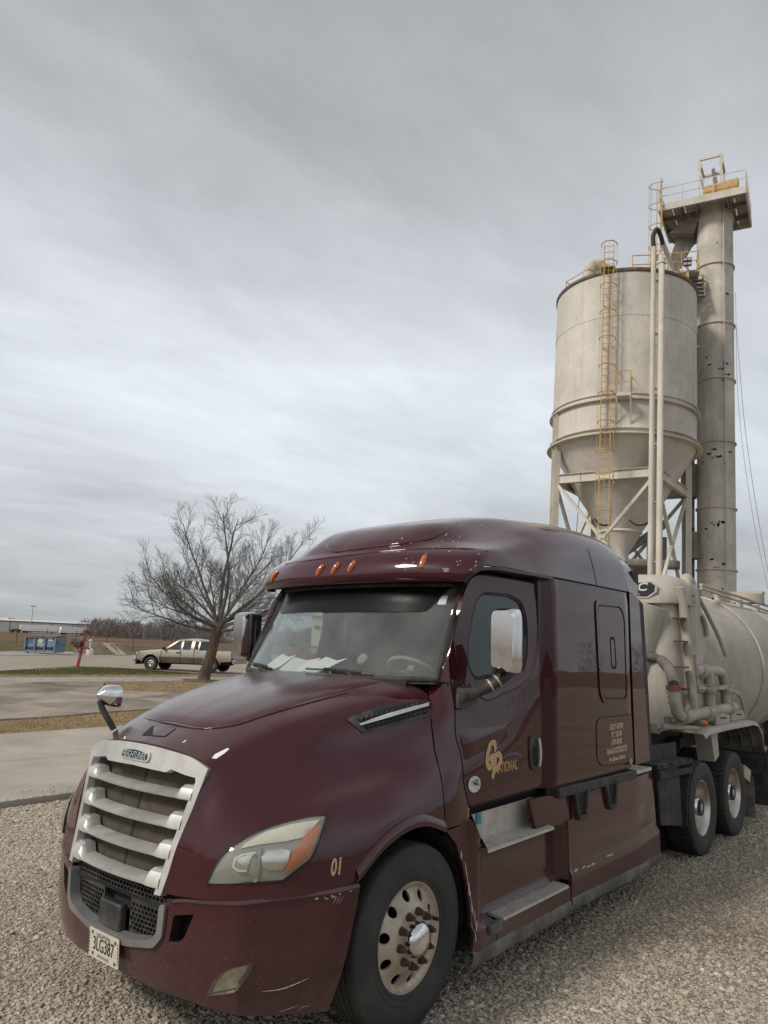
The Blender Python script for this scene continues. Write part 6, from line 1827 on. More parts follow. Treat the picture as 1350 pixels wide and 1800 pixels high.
for z in np.arange(4, 21, 2.1):
    for s in (-.12, .30): mb.bar((LX+s, LY, z), (LX+s, -3.2, z), .05, .012)
lbuild(mb, 'ladder_bracket', M['steel'], silo)
# small landing beside the ladder
mb = MB(); mb.box((.00, -3.70, 14.05), (.62, .62, .16)); lbuild(mb, 'landing', M['steel'], silo)
mb = MB()
for x in (-.30, .30): mb.bar((x, -3.98, 13.98), (x+.03, -3.38, 12.9), .06, .06)
lbuild(mb, 'landing_strut', M['steel'], silo)
mb = MB()
for z in (14.62, 15.13): mb.tube([(-.30, -4.0, z), (.30, -4.0, z), (.30, -3.42, z)], .022, 6)
for p in ((-.30, -4.0), (.30, -4.0), (.30, -3.42)): mb.cyl((*p, 14.1), (*p, 15.13), .022, 6)
lbuild(mb, 'landing_rail', M['yellow'], silo, 60)
# roof railing
RP = [(-2.2, .9), (-2.95, -.35), (-1.05, -2.25), (-.62, -2.45), (.3, -2.45), (1.90, -2.30), (2.95, -.7), (2.5, 1.4)]
mb = MB()
for z in (21.52, 22.00): mb.tube([(x, y, z) for x, y in RP[:3]], .026, 6); mb.tube([(x, y, z) for x, y in RP[4:]], .026, 6)
lbuild(mb, 'roof_rail', M['yellow'], silo, 60)
for x, y in [RP[0], RP[1], (-2.05, -1.25), RP[2], RP[4], (1.1, -2.4), RP[5], (2.45, -1.5), RP[6], RP[7]]:
    mb = MB(); mb.cyl((x, y, 20.9), (x, y, 22.0), .026, 6); lbuild(mb, 'rail_post', M['yellow'], silo)
mb = MB(); mb.box((-.80, -2.95, 20.98), (.66, 1.1, .06)); lbuild(mb, 'ladder_landing', M['yellow'], silo)
# vent elbow on the roof
mb = MB(); mb.tube(spline([(-1.75, -1.2, 20.9), (-1.75, -1.2, 22.05), (-1.62, -1.15, 22.42), (-1.25, -1.0, 22.38), (-.75, -.85, 21.8), (-.55, -.8, 21.3)], 22), .30, 16); mb.cyl((-1.75, -1.2, 21.95), (-1.75, -1.2, 22.02), .34, 16)
lbuild(mb, 'vent_elbow', M['steel'], silo, 60)
mb = MB(); mb.box((-.75, -2.0, 21.35), (.45, .4, .8)); mb.cyl((-.5, -2.2, 21.2), (-.3, -2.2, 21.2), .16, 12); lbuild(mb, 'roof_valve', M['steel'], silo, 30, bevel=.02)
mb = MB(); mb.box((-2.55, -1.2, 21.02), (.3, .3, .25)); lbuild(mb, 'roof_hatch', M['steel'], silo)
# fill pipes up the front
mb = MB(); mb.tube([(1.21, -3.72, .8), (1.21, -3.72, 21.2)], .115, 14); lbuild(mb, 'fill_pipe', M['steel'], silo, 60)
mb = MB(); mb.tube([(1.56, -3.72, .8), (1.56, -3.72, 20.5), (1.50, -3.5, 20.85), (1.2, -2.9, 21.0)], .135, 14); mb.cyl((1.56, -3.72, 20.35), (1.56, -3.72, 20.6), .17, 14); lbuild(mb, 'fill_pipe', M['steel'], silo, 60)
mb = MB(); mb.tube(spline([(1.21, -3.72, 21.6), (1.21, -3.70, 22.3), (1.36, -3.55, 22.62), (1.52, -3.35, 22.4), (1.64, -3.2, 22.0)], 20), .10, 12); lbuild(mb, 'rubber_hose', M['rubber'], silo, 60)
mb = MB(); mb.tube(spline([(1.62, -3.22, 22.1), (1.85, -2.8, 21.7), (2.05, -2.4, 21.2), (2.05, -2.3, 20.9)], 12), .12, 12); lbuild(mb, 'hose_pipe', M['steel'], silo, 60)
mb = MB()
for z in np.arange(4, 21, 2.6): mb.box((1.38, -3.58, z), (.55, .30, .05))
lbuild(mb, 'pipe_bracket', M['steel'], silo)
# pipework and deck under the hopper
mb = MB(); mb.box((.2, 0, 5.0), (4.6, 4.6, .12)); lbuild(mb, 'service_deck', M['dark_steel'], silo)
mb = MB()
for z in (5.6, 6.1): mb.tube([(-2.3, -2.3, z), (2.3, -2.3, z), (2.3, 2.3, z)], .03, 6)
for x in np.linspace(-2.3, 2.3, 7): mb.cyl((x, -2.3, 5.0), (x, -2.3, 6.1), .025, 6)
lbuild(mb, 'deck_rail', M['yellow'], silo, 60)
mb = MB(); mb.box((.9, .6, 6.4), (1.7, 1.5, 1.5)); mb.cyl((.3, -.6, 6.9), (2.6, -.4, 6.9), .22, 12); mb.cyl((.1, 0, 7.4), (2.1, 1.4, 9.2), .2, 12); mb.box((1.7, 1.8, 7.6), (.9, .9, 1.8)); lbuild(mb, 'airslide', M['dark_steel'], silo, 30)
mb = MB(); mb.tube(spline([(-1.15, -2.9, 8.55), (-.8, -3.0, 8.25), (-.5, -2.9, 8.3)], 10), .05, 6); mb.tube(spline([(.25, -1.0, 8.95), (.8, -1.5, 8.55), (1.3, -1.6, 8.7)], 12), .045, 6); lbuild(mb, 'aeration_hose', M['rubber'], silo, 60)

# ---- bucket elevator / duct tower with its head platform
TB = SB+SX*4.50+SY*2.4
DROT = SROT
tower = thing('elevator_tower', 'tall slim stained steel tower with a railed head platform beside the silo', 'tower', tuple(TB), rot=DROT)
RT = .885
zt = [0, 3.6, 7.05, 10.10, 13.45, 16.75, 19.75, 23.05, 25.8, 26.9]
for a, b in zip(zt[:-1], zt[1:]):
    mb = MB(); mb.lathe([(RT, a), (RT, b)], n=56); lbuild(mb, 'tube_section', M['duct'], tower, 60)
for z in zt[1:-1]:
    mb = MB(); mb.lathe([(RT, z-.04), (RT+.075, z-.03), (RT+.075, z+.03), (RT, z+.04)], n=56); lbuild(mb, 'flange_ring', M['duct'], tower, 30)
mb = MB(); mb.tube([(.32, -.92, 1), (.32, -.92, 25.6), (.36, -.93, 26.1), (.5, -.9, 26.6)], .032, 6); lbuild(mb, 'conduit', M['steel'], tower, 60)
# holes rusted through, as ragged plates
for (a, z, s) in [(a, z, s*1.35) for a, z, s in ((-30, 26.55, .20), (-8, 26.6, .13), (35, 21.3, .07), (-50, 22.0, .09), (-40, 22.1, .06), (28, 17.5, .10), (10, 17.2, .08), (32, 16.95, .09), (-25, 17.45, .05), (-5, 12.6, .13), (-28, 12.8, .07), (-48, 12.4, .05), (40, 12.9, .06), (-6, 9.2, .12), (10, 9.35, .10), (-20, 9.3, .05), (-22, 7.5, .07), (-8, 7.1, .10), (14, 7.3, .06), (-26, 5.9, .11), (-2, 5.7, .10), (8, 6.1, .07), (-35, 17.9, .05), (20, 16.6, .06), (-12, 13.0, .07), (22, 12.3, .05), (-36, 9.0, .06), (-16, 5.6, .06), (30, 26.2, .05))]:
    aa = R(a); mb = MB()
    k = random.randint(5, 8)
    P = []
    for i in range(k):
        t = 2*PI*i/k; rr = s*random.uniform(.5, 1.25)
        th = aa+rr*math.cos(t)*1.5/RT; P.append(((RT+.004)*math.sin(th), -(RT+.004)*math.cos(th), z+rr*math.sin(t)*.7))
    mb.add(P, [tuple(range(k))]); lbuild(mb, 'rust_hole', M['black'], tower, 0)
# head platform, turned a few degrees
PA = R(-12.5)
def pf2(x, y, z): return (x*math.cos(PA)-y*math.sin(PA), x*math.sin(PA)+y*math.cos(PA), z)
X0, X1, Y0, Y1 = -2.55, 1.64, -1.72, 1.66
ZP = 26.3
def pbar(mb, p, q, w, h): mb.bar(pf2(*p), pf2(*q), w, h)
# platform deck planks (grating bays)
for i, xa in enumerate(np.linspace(X0, X1, 8)[:-1]):
    xb = xa+(X1-X0)/7
    mb = MB(); mb.prism([(xa+.02, Y0+.05), (xb-.02, Y0+.05), (xb-.02, Y1-.05), (xa+.02, Y1-.05)], lambda x, y: pf2(x, y, ZP+.06), lambda x, y: pf2(x, y, ZP+.10)); lbuild(mb, 'deck_panel', M['galv'], tower, 0)
mb = MB()
for y in np.arange(Y0+.12, Y1, .16): pbar(mb, (X0, y, ZP+.05), (X1, y, ZP+.05), .02, .03)
o = lbuild(mb, 'deck_ribs', M['galv'], tower, 0); o['kind'] = 'stuff'
for (p, q) in (((X0, Y0, ZP-.02), (X1, Y0, ZP-.02)), ((X0, Y1, ZP-.02), (X1, Y1, ZP-.02)), ((X0, Y0, ZP-.02), (X0, Y1, ZP-.02)), ((X1, Y0, ZP-.02), (X1, Y1, ZP-.02))):
    mb = MB(); pbar(mb, p, q, .09, .38); lbuild(mb, 'edge_beam', M['steel'], tower)
for y in (-.55, .75):
    mb = MB(); pbar(mb, (X0, y, ZP-.07), (X1, y, ZP-.07), .12, .24); lbuild(mb, 'floor_beam', M['dark_steel'], tower)
for x in (-1.55, -.75, .75):
    mb = MB(); pbar(mb, (x, Y0, ZP-.09), (x, Y1, ZP-.09), .10, .22); lbuild(mb, 'floor_beam', M['dark_steel'], tower)
mb = MB()
for z in (.55, 1.02):
    mb.tube([pf2(X0, Y1, ZP+.1+z), pf2(X0, Y0, ZP+.1+z), pf2(X1, Y0, ZP+.1+z), pf2(X1, Y1, ZP+.1+z), pf2(X0+.8, Y1, ZP+.1+z)], .025, 6)
lbuild(mb, 'platform_rail', M['steel'], tower, 60)
for x, y in ((X0, Y0), (X0/2-.1, Y0), (.1, Y0), (X1, Y0), (X1, 0), (X1, Y1), (0, Y1), (X0, 0), (X0, Y1)):
    mb = MB(); mb.cyl(pf2(x, y, ZP), pf2(x, y, ZP+1.12), .025, 6); lbuild(mb, 'rail_post', M['steel'], tower)
# head housing, drive guard, hoist frame
mb = MB(); mb.prism([(-1.4, 0), (-.1, 0), (.1, .9), (-.55, .9)], lambda x, z: pf2(x-.1, .4, ZP+.1+z), lambda x, z: pf2(x-.1, 1.3, ZP+.1+z)); lbuild(mb, 'head_housing', M['steel'], tower, 0, bevel=.02)
mb = MB(); mb.prism([(-.42, 0), (1.20, 0), (1.28, .80), (-.36, .74)], lambda x, z: pf2(x, -1.5, ZP+.1+z), lambda x, z: pf2(x, -.95, ZP+.1+z)); lbuild(mb, 'drive_guard', M['yellow'], tower, 0, bevel=.02)
fx0, fx1, fy0, fy1 = -.62, .44, -1.0, .55
for x, y in ((fx0, fy0), (fx1, fy0), (fx0, fy1), (fx1, fy1)):
    mb = MB(); mb.bar(pf2(x, y, ZP+.1), pf2(x, y, 29.1), .09, .09); lbuild(mb, 'frame_post', M['steel'], tower)
for p, q in (((fx0, fy0), (fx1, fy0)), ((fx1, fy0), (fx1, fy1)), ((fx1, fy1), (fx0, fy1)), ((fx0, fy1), (fx0, fy0))):
    mb = MB(); mb.bar(pf2(*p, 29.08), pf2(*q, 29.08), .10, .13); lbuild(mb, 'frame_beam', M['steel'], tower)
    mb = MB(); mb.bar(pf2(*p, 28.3), pf2(*q, 28.3), .05, .05) if p[1] == fy1 else mb.box(pf2(p[0], p[1], 28.75), (.2, .06, .4)); lbuild(mb, 'frame_gusset', M['steel'], tower)
mb = MB(); mb.bar(pf2(-.1, .35, 29.25), pf2(.18, .2, 27.4), .16, .16); lbuild(mb, 'hoist_arm', M['dark_steel'], tower)
# discharge chute from the head down to the silo roof
mb = MB()
ch = [((-.6, 0.9, 26.4), .60), ((-1.5, .7, 25.0), .45), ((-2.05, .3, 23.4), .34), ((-2.35, -.4, 21.0), .32)]
rows = []
for (c, w) in ch: rows.append([(c[0]-w, c[1]-w, c[2]), (c[0]+w, c[1]-w, c[2]), (c[0]+w, c[1]+w, c[2]+.1), (c[0]-w, c[1]+w, c[2]+.1), (c[0]-w, c[1]-w, c[2])])
mb.grid(rows); lbuild(mb, 'discharge_chute', M['dark_steel'], tower, 0)  # dark colour paints in the shadow the chute stands in
mb = MB(); mb.prism([(-2.2, 25.4), (-.9, 26.65), (-.6, 26.65), (-.6, 26.2), (-1.0, 25.1)], lambda x, z: pf2(x, -.6, z), lambda x, z: pf2(x, .6, z)); lbuild(mb, 'chute_hood', M['dark_steel'], tower, 0)
# lower landing with rail, flood lamp, side ladder
mb = MB(); mb.box((-1.75, -1.0, 22.25), (1.7, 1.3, .1)); mb.box((-1.2, -.6, 21.2), (.9, .9, .08)); lbuild(mb, 'lower_landing', M['galv'], tower)
mb = MB()
for z in (22.85, 23.35): mb.tube([(-2.55, -1.6, z), (-.95, -1.6, z), (-.95, -.4, z)], .025, 6)
for p in ((-2.55, -1.6), (-.95, -1.6), (-1.75, -1.6)): mb.cyl((*p, 22.3), (*p, 23.35), .025, 6)
lbuild(mb, 'landing_rail', M['yellow'], tower, 60)
mb = MB()
for i in range(5): mb.box((-1.1-.02*i, -1.45+.1*i, 20.9+.27*i), (.9, .25, .04))
mb.bar((-.65, -1.5, 20.8), (-.7, -1.0, 22.3), .05, .16); mb.bar((-1.6, -1.5, 20.8), (-1.6, -1.0, 22.3), .05, .16)
lbuild(mb, 'stair_flight', M['dark_steel'], tower)
lamp = lbuild(MB().box((-1.52, -1.95, 22.72), (.42, .14, .18)).box((-1.52, -1.95, 22.48), (.42, .14, .18)), 'flood_lamp', M['trim'], tower, 0)
mb = MB()
for z in (22.72, 22.48):
    for x in (-1.62, -1.42): mb.add([(x-.08, -2.023, z-.06), (x+.08, -2.023, z-.06), (x+.08, -2.023, z+.06), (x-.08, -2.023, z+.06)], [(0, 1, 2, 3)])
lbuild(mb, 'lamp_glass', M['galv'], lamp, 0)
mb = MB(); mb.cyl((-1.5, -1.9, 20.9), (-1.5, -1.9, 22.4), .05, 8); mb.bar((-1.5, -1.9, 20.9), (-1.5, -1.9, 21.9), .14, .14); lbuild(mb, 'lamp_post', M['yellow'], tower)
mb = MB()
L2x, L2y = -2.75, -1.15
for s in (-.22, .22): mb.bar((L2x, L2y+s, 21.0), (L2x, L2y+s, 27.9), .03, .08)
lbuild(mb, 'ladder_rail', M['yellow'], tower)
mb = MB()
for z in np.arange(21.2, 27.6, .305): mb.cyl((L2x, L2y-.22, z), (L2x, L2y+.22, z), .016, 6)
o = lbuild(mb, 'ladder_rungs', M['yellow'], tower); o['kind'] = 'stuff'
for z in (27.6, 26.4, 25.2, 24.0, 22.8):
    mb = MB(); mb.tube([(L2x-.62*math.sin(R(a)), L2y+.36*math.cos(R(a)), z) for a in np.linspace(-10, 190, 15)], .022, 5); lbuild(mb, 'cage_hoop', M['yellow'], tower, 60)
for a in (20, 55, 90, 125, 160):
    mb = MB(); mb.bar((L2x-.62*math.sin(R(a)), L2y+.36*math.cos(R(a)), 21.4), (L2x-.62*math.sin(R(a)), L2y+.36*math.cos(R(a)), 27.6), .035, .02); lbuild(mb, 'cage_strap', M['yellow'], tower)
mb = MB()
for z in (12.7, 18.6, 21.9): mb.bar((-.7, -.3, z), (-1.6, -1.0, z), .16, .12)
lbuild(mb, 'tie_bracket', M['steel'], tower)
# leg casing between tower and silo, partly seen
mb = MB(); mb.box((-1.18, .55, 12.2), (.42, .5, 19.4)); mb.box((-1.25, .2, 11.6), (.75, .6, 1.7)); mb.box((-1.3, .1, 9.6), (.55, .7, .9)); mb.cyl((-1.15, -.1, 7.6), (-1.15, -.1, 8.9), .45, 16)
lbuild(mb, 'leg_casing', M['dark_steel'], tower, 30)
# guy wires on the right
wire = thing('guy_wire', 'thin slack cable running down the right side of the tower', 'cable', tuple(TB), rot=DROT)
mb = MB(); mb.tube(spline([(.95, -.4, 19.6), (1.28, -.6, 14.0), (1.95, -1.0, 8.0), (2.9, -1.5, 2.2)], 30), .011, 5); mb.tube(spline([(.95, -.2, 21.6), (1.05, -.3, 15.0), (1.55, -.8, 9.5), (2.8, -1.5, 2.3)], 30), .009, 5)
lbuild(mb, 'cable', M['dark_steel'], wire, 60)

# everything standing on the silo roof sits on its rim
for o in silo.children:
    if o.name.split('.')[0] in ('top_rim', 'roof', 'roof_rail', 'rail_post', 'ladder_landing', 'vent_elbow', 'roof_valve', 'roof_hatch', 'rubber_hose', 'hose_pipe'): o.location.z -= .42
# ================================================================== BACKGROUND
def place(px, py): return ground_hit(px, py)
def base_at(px, py):
    P = place(px, py); return Vector((float(P[0]), float(P[1]), float(P[2])))
right_v = Vector((float(_r[0]), float(_r[1]), 0)).normalized()       # to the right as the camera stands
fwd_v = Vector((float(_f[0]), float(_f[1]), 0)).normalized()
YAWR = math.atan2(right_v.y, right_v.x)

# ---- pickup truck (local: x forward, y left)
def pickup():
    a, b = place(258, 1177), place(379, 1184.5)
    d = np.array(a[:2])-np.array(b[:2]); L = np.linalg.norm(d); d /= L
    ang = math.atan2(d[1], d[0])
    S = L/3.64
    mid = (np.array(a)+np.array(b))/2
    nl = np.array((-d[1], d[0]))                   # left of travel
    c = mid[:2]-nl*0.80*(1 if (CAM_C[:2]-mid[:2]) @ nl > 0 else -1)
    z = float(terr(c[0], c[1]))+.02
    near = 1 if (CAM_C[:2]-mid[:2]) @ nl > 0 else -1
    t = thing('pickup_truck', 'tan extended cab pickup truck parked behind the bare tree', 'pickup', (float(c[0]), float(c[1]), z), ang)
    body = simple('tan_metallic_paint', (.38, .335, .275), .28, metal=.55, var=.06, coat=.8, dust=.15, scale=2)
    lower = simple('bronze_lower_paint', (.17, .14, .108), .32, metal=.5, var=.06, coat=.6, dust=.3, scale=2)
    dark = M['trim']
    gl = glass_mat('pickup_glass', (.30, .36, .35), .12, (.42, .44, .42))
    W2 = .98
    # side silhouette of the body (x, z), fenders and bed
    prof = [(-3.02, .62), (-3.02, 1.14), (-2.98, 1.17), (-.78, 1.18), (1.15, 1.15), (1.85, 1.13), (2.55, 1.06), (2.74, .98), (2.78, .80), (2.76, .62)]
    def arch(cx): return [(cx+.50*math.cos(q), .40+.50*math.sin(q)) for q in np.linspace(R(14), R(166), 12)]
    low = [(2.30, .50)]+[p for p in arch(1.82)]+[(1.32, .46), (-1.30, .46)]+[p for p in arch(-1.82)]+[(-2.32, .55)]
    out_ = prof+low
    for s in (1, -1):
        panel('body_side', out_, [], lambda x, zz, s=s: (x, s*(W2-.05*float(sstep(.95, 1.2, zz))-.06*float(sstep(.62, .42, zz))-.10*float(sstep(2.2, 2.8, x))+.018*math.exp(-((zz-.80)/.05)**2)), zz), .12, body, t, hint=(0, s, 0), thick=.02, smooth=40)
        panel('rocker', [(1.30, .455), (1.33, .60), (1.30, .78), (-1.28, .78), (-1.33, .6), (-1.30, .455)], [], lambda x, zz, s=s: (x, s*(W2+.004-.06*float(sstep(.62, .42, zz))+.018*math.exp(-((zz-.80)/.05)**2)), zz), .2, lower, t, hint=(0, s, 0), thick=.006)
        mb = MB()
        for x0, z0, z1 in ((1.20, .50, 1.12), (.03, .50, 1.15), (-.78, .50, 1.18)): mb.box((x0, s*(W2+.008-.02), (z0+z1)/2), (.014, .06, z1-z0))
        mb.build('door_gap', M['black'], t)
        MB().box((.18, s*(W2-.005), 1.02), (.20, .05, .07)).build('door_handle', M['black'], t, 30, bevel=.02)
        # arch lips
        for cx in (1.82, -1.82):
            mb = MB(); mb.tube([(cx+.53*math.cos(q), s*(W2-.02), .40+.53*math.sin(q)) for q in np.linspace(R(5), R(175), 16)], .035, 6); mb.build('arch_lip', body, t, 60)
            mb = MB(); mb.grid([[(cx+.52*math.cos(q), s*yy, .40+.52*math.sin(q)) for yy in (.5, W2-.03)] for q in np.linspace(R(-5), R(185), 16)]); mb.build('wheel_well', M['black'], t, 60)
        MB().box((1.02, s*1.06, 1.24), (.13, .17, .17)).build('door_mirror', M['black'], t, 30, bevel=.04)
        MB().box((-3.01, s*.90, .98), (.06, .16, .40)).build('tail_light', M['red'], t, 30, bevel=.02)
        MB().box((2.72, s*.74, .90), (.10, .36, .20)).build('headlight', M['reflector'], t, 30, bevel=.03)
        cf = [(-1.02, 1.02), (-1.10, 1.02)]
        mb = MB(); mb.tube([(-1.02+.085*math.cos(q), s*(W2-.01), 1.0+.085*math.sin(q)) for q in np.linspace(0, 2*PI, 14, endpoint=False)], .008, 5, closed=True); mb.build('fuel_flap', lower, t)
    # hood, bed floor, tailgate, ends
    hoodG = [[(x, y*W2*.94, zz+.05*(1-abs(y)**3)) for y in np.linspace(-1, 1, 9)] for x, zz in ((1.15, 1.14), (1.6, 1.13), (2.2, 1.08), (2.6, 1.0), (2.76, .90), (2.79, .62))]
    grid_obj('hood', hoodG, body, t, hint=(0, 0, 1), thick=.02, smooth=50)
    mb = MB(); mb.box((-1.95, 0, .75), (2.2, 1.8, .08)); mb.box((-.84, 0, .97), (.05, 1.8, .4)); mb.build('cargo_bed', dark, t)
    MB().box((-3.02, 0, .88), (.06, 1.72, .54)).build('tailgate', dark, t, 30, bevel=.02)
    mb = MB(); mb.box((-3.14, 0, .60), (.20, 1.86, .22)); mb.build('rear_bumper', M['satin_dark'], t, 30, bevel=.03)
    mb = MB(); mb.box((2.80, 0, .60), (.18, 1.9, .24)); mb.build('front_bumper', M['satin_dark'], t, 30, bevel=.05)
    MB().box((2.76, 0, .40), (.14, 1.7, .16)).build('front_valance', dark, t, 30, bevel=.04)
    MB().box((2.74, 0, .88), (.12, 1.1, .24)).build('grille', M['black'], t, 30, bevel=.02)
    MB().box((0, 0, .50), (5.0, 1.5, .22)).build('underbody', M['black'], t)
    # cab: pillars, roof, glass
    roofz = 1.80
    cab = lambda x, zz, s: (x, s*(W2-.06-.20*float(sstep(1.15, 1.85, zz))), zz)
    side_o = [(1.15, 1.14), (.28, 1.74), (.10, 1.79), (-.55, 1.80), (-.98, 1.77), (-1.06, 1.62), (-1.06, 1.16)]
    w1 = rounded([(.93, 1.19), (.27, 1.66), (.06, 1.70), (.06, 1.19)], .05, 3)
    w2 = rounded([(-.06, 1.20), (-.06, 1.70), (-.55, 1.71), (-.55, 1.20)], .06, 3)
    w3 = rounded([(-.74, 1.22), (-.74, 1.68), (-.97, 1.66), (-.98, 1.22)], .04, 3)
    for s in (1, -1):
        cs = panel('cab_side', side_o, [w1, w2, w3], lambda x, zz, s=s: cab(x, zz, s), .10, body, t, hint=(0, s, 0), thick=.03, smooth=40)
        for w in (w1, w2, w3): panel('side_window', w, [], lambda x, zz, s=s: (cab(x, zz, s)[0], cab(x, zz, s)[1]-s*.018, zz), .3, gl, t, hint=(0, s, 0))
    grid_obj('cab_roof', [[(x, y*(.72), zz+.03*(1-y*y)) for y in np.linspace(-1, 1, 7)] for x, zz in ((.30, 1.73), (.08, 1.79), (-.5, 1.81), (-.98, 1.775), (-1.05, 1.66))], body, t, hint=(0, 0, 1), thick=.02, smooth=60)
    grid_obj('windscreen', [[(x+.06*(1-y*y), y*w, zz) for y in np.linspace(-1, 1, 7)] for x, zz, w in ((1.12, 1.16, .86), (.30, 1.72, .73))], gl, t, hint=(1, 0, 1))
    grid_obj('rear_window', [[(x, y*w, zz) for y in np.linspace(-1, 1, 5)] for x, zz, w in ((-1.05, 1.16, .86), (-1.04, 1.68, .73))], gl, t, hint=(-1, 0, 0))
    MB().box((.05, 0, 1.12), (1.9, 1.7, .3)).build('cabin_floor', M['black'], t)
    for y in (.4, -.4): mb = MB(); mb.box((-.30, y, 1.36), (.14, .46, .55)); mb.build('seat', M['cabin'], t, 30, bevel=.04)
    # wheels
    for i, (cx, s) in enumerate(((1.82, 1), (1.82, -1), (-1.82, 1), (-1.82, -1))):
        mb = MB(); mb.lathe([(.22, .10), (.235, .118), (.30, .125), (.36, .115), (.385, .085), (.385, -.085), (.36, -.115), (.22, -.11)], (cx, s*.84, .385), (0, s, 0), 36); w = mb.build('wheel', M['tyre'], t, 40)
        holes = [[(.125*math.cos(q)+.030*math.cos(k), .125*math.sin(q)+.030*math.sin(k)) for k in np.linspace(0, 2*PI, 8, endpoint=False)] for q in np.linspace(0, 2*PI, 6, endpoint=False)]
        panel('rim', [(.225*math.cos(q), .225*math.sin(q)) for q in np.linspace(0, 2*PI, 24, endpoint=False)], holes, lambda u, v, cx=cx, s=s: (cx+u, s*(.84+.095-.05*abs(math.hypot(u, v)-.14)/.14), .385+v), .06, M['alu_bright'], w, hint=(0, s, 0), thick=.01)
        MB().cyl((cx, s*.86, .385), (cx, s*.87, .385), .21, 20).build('brake_drum', M['black'], w)
        MB().cyl((cx, s*.92, .385), (cx, s*.97, .385), .055, 14).build('hub', M['chrome'], w)
    return t
pickup()

# ---- bare tree
def bare_tree(name, label, base, H, seed, spread, lean, mat_t, mat_b, group=None, levels=5, trunk_r=.27):
    rd = random.Random(seed)
    root = thing(name, label, 'tree', tuple(base), group=group)
    tr, br = MB(), MB()
    LEN = {2: (1.35, 2.5), 3: (.50, 1.05), 4: (.18, .45)}
    KID = {1: 12, 2: 9, 3: 5}
    RAD = {2: .021, 3: .0105, 4: .0062}
    def limb(p, d, L, r, lev):
        n = {1: 7, 2: 5, 3: 3, 4: 2}[lev]
        pts, rad = [p], [r]
        q = Vector(p); dd = Vector(d).normalized(); dirs = []
        wob = {1: .13, 2: .13, 3: .16, 4: .10}[lev]
        for i in range(n):
            dd = (dd+Vector((rd.uniform(-wob, wob), rd.uniform(-wob, wob), rd.uniform(-wob, wob)+.045))).normalized()
            dirs.append(dd.copy()); q = q+dd*(L/n); pts.append(tuple(q)); rad.append(max(.0045, r*(1-.80*(i+1)/n)))
        br.tube(pts, rad, 8 if lev == 1 else 5 if lev == 2 else 3, cap=False)
        if lev >= 4: return
        k_ = KID[lev]
        for k in range(k_):
            t = (k+rd.uniform(.1, .9))/k_*.85+.15
            i = min(n-1, int(t*n)); f = t*n-i
            b = Vector(pts[i]).lerp(Vector(pts[i+1]), f)
            side = dirs[i].cross(Vector((rd.uniform(-1, 1), rd.uniform(-1, 1), rd.uniform(-.6, .6)))).normalized()
            ang = rd.uniform(.50, .85)
            nd = dirs[i]*math.cos(ang)+side*math.sin(ang)+Vector((0, 0, .10))
            lo_, hi_ = LEN[lev+1]
            limb(tuple(b), tuple(nd), rd.uniform(lo_, hi_)*(1.15-.62*t), min(RAD[lev+1], rad[i]*.7)*rd.uniform(.8, 1.1), lev+1)
    # trunk
    top = Vector((lean[0], lean[1], H*.27))
    pts = [(0, 0, -.1), (0.0, 0.0, .15), tuple(top*.35), tuple(top*.7+Vector((.03, 0, 0))), tuple(top)]
    tr.tube(spline(pts, 14), np.interp(np.linspace(0, 1, 14), [0, .06, .3, 1], [trunk_r*1.55, trunk_r*1.1, trunk_r*.92, trunk_r*.80]), 14)
    mains = spread(rd)
    for (d, L, r, z0) in mains:
        b = top*z0
        limb(tuple(b), d, L, r, 1)
    to = tr.build('trunk', mat_t, root, 60)
    bo = br.build('branches', mat_b, root, 60)
    return root
def bark(name, c1, c2, c3):
    m = new_mat(name); t = NT(m); oc = t.coords()
    n = t.noise(t.mapping(oc, (1, 1, .35)), 9, 6, .7)
    c = t.mix(t.ramp(n, .35, .65), c1, c2)
    c = t.mix(t.math('MULTIPLY', t.ramp(t.noise(oc, 3.5, 5, .65), .5, .68), .6), c, c3)
    b = t.node('ShaderNodeBsdfPrincipled', {'Base Color': c, 'Roughness': .95, 'Specular IOR Level': .1})
    t.set(b.inputs['Normal'], t.bump(n, .9, .05)); t.out(b.outputs[0]); return m
M['bark'] = bark('rough_bark', (.075, .058, .044), (.17, .135, .105), (.24, .135, .045))
M['twig'] = simple('grey_twigs', (.14, .125, .114), .9, var=.2, spec=.1)
tb = base_at(358, 1197)
def spread_main(rd):
    R_, U, F_ = right_v, Vector((0, 0, 1)), fwd_v
    L = []
    spec = [(-.95, .50, 0, 3.1, .085, .97), (-.80, .72, .3, 3.3, .085, 1.0), (-.45, 1.0, -.3, 3.6, .085, 1.0), (-.12, 1.0, .12, 4.0, .115, 1.0), (.12, 1.0, -.1, 4.0, .105, 1.0), (.45, .90, .3, 3.6, .085, 1.0), (.80, .62, -.15, 3.6, .09, .98), (1.0, .42, .2, 4.6, .09, .95), (1.0, .62, -.3, 4.4, .08, .97), (.98, .06, -.4, 3.2, .07, .88), (-.98, .16, -.4, 3.2, .07, .90), (-.95, -.02, .5, 2.9, .06, .86), (-.9, .30, -.2, 3.3, .07, .95), (.9, .25, -.2, 3.4, .07, .93), (-.6, .9, .5, 3.2, .07, 1.0), (.65, .8, -.5, 3.3, .07, 1.0), (-.7, .35, -.9, 2.6, .06, .95), (.5, .4, -.95, 2.6, .06, .95), (.3, .5, .95, 2.8, .065, .97), (-.4, .45, .95, 2.8, .065, .97)]
    for rx, uz, fy_, ln, r, z0 in spec:
        d = R_*rx+U*uz+F_*fy_; L.append((tuple(d), ln*1.32*rd.uniform(.94, 1.06), r*.95, z0))
    return L
lean = right_v*.55
bare_tree('bare_tree', 'leafless spreading tree with rusty lichen on its leaning trunk', tb, 9.4, 11, spread_main, (lean.x, lean.y), M['bark'], M['twig'])
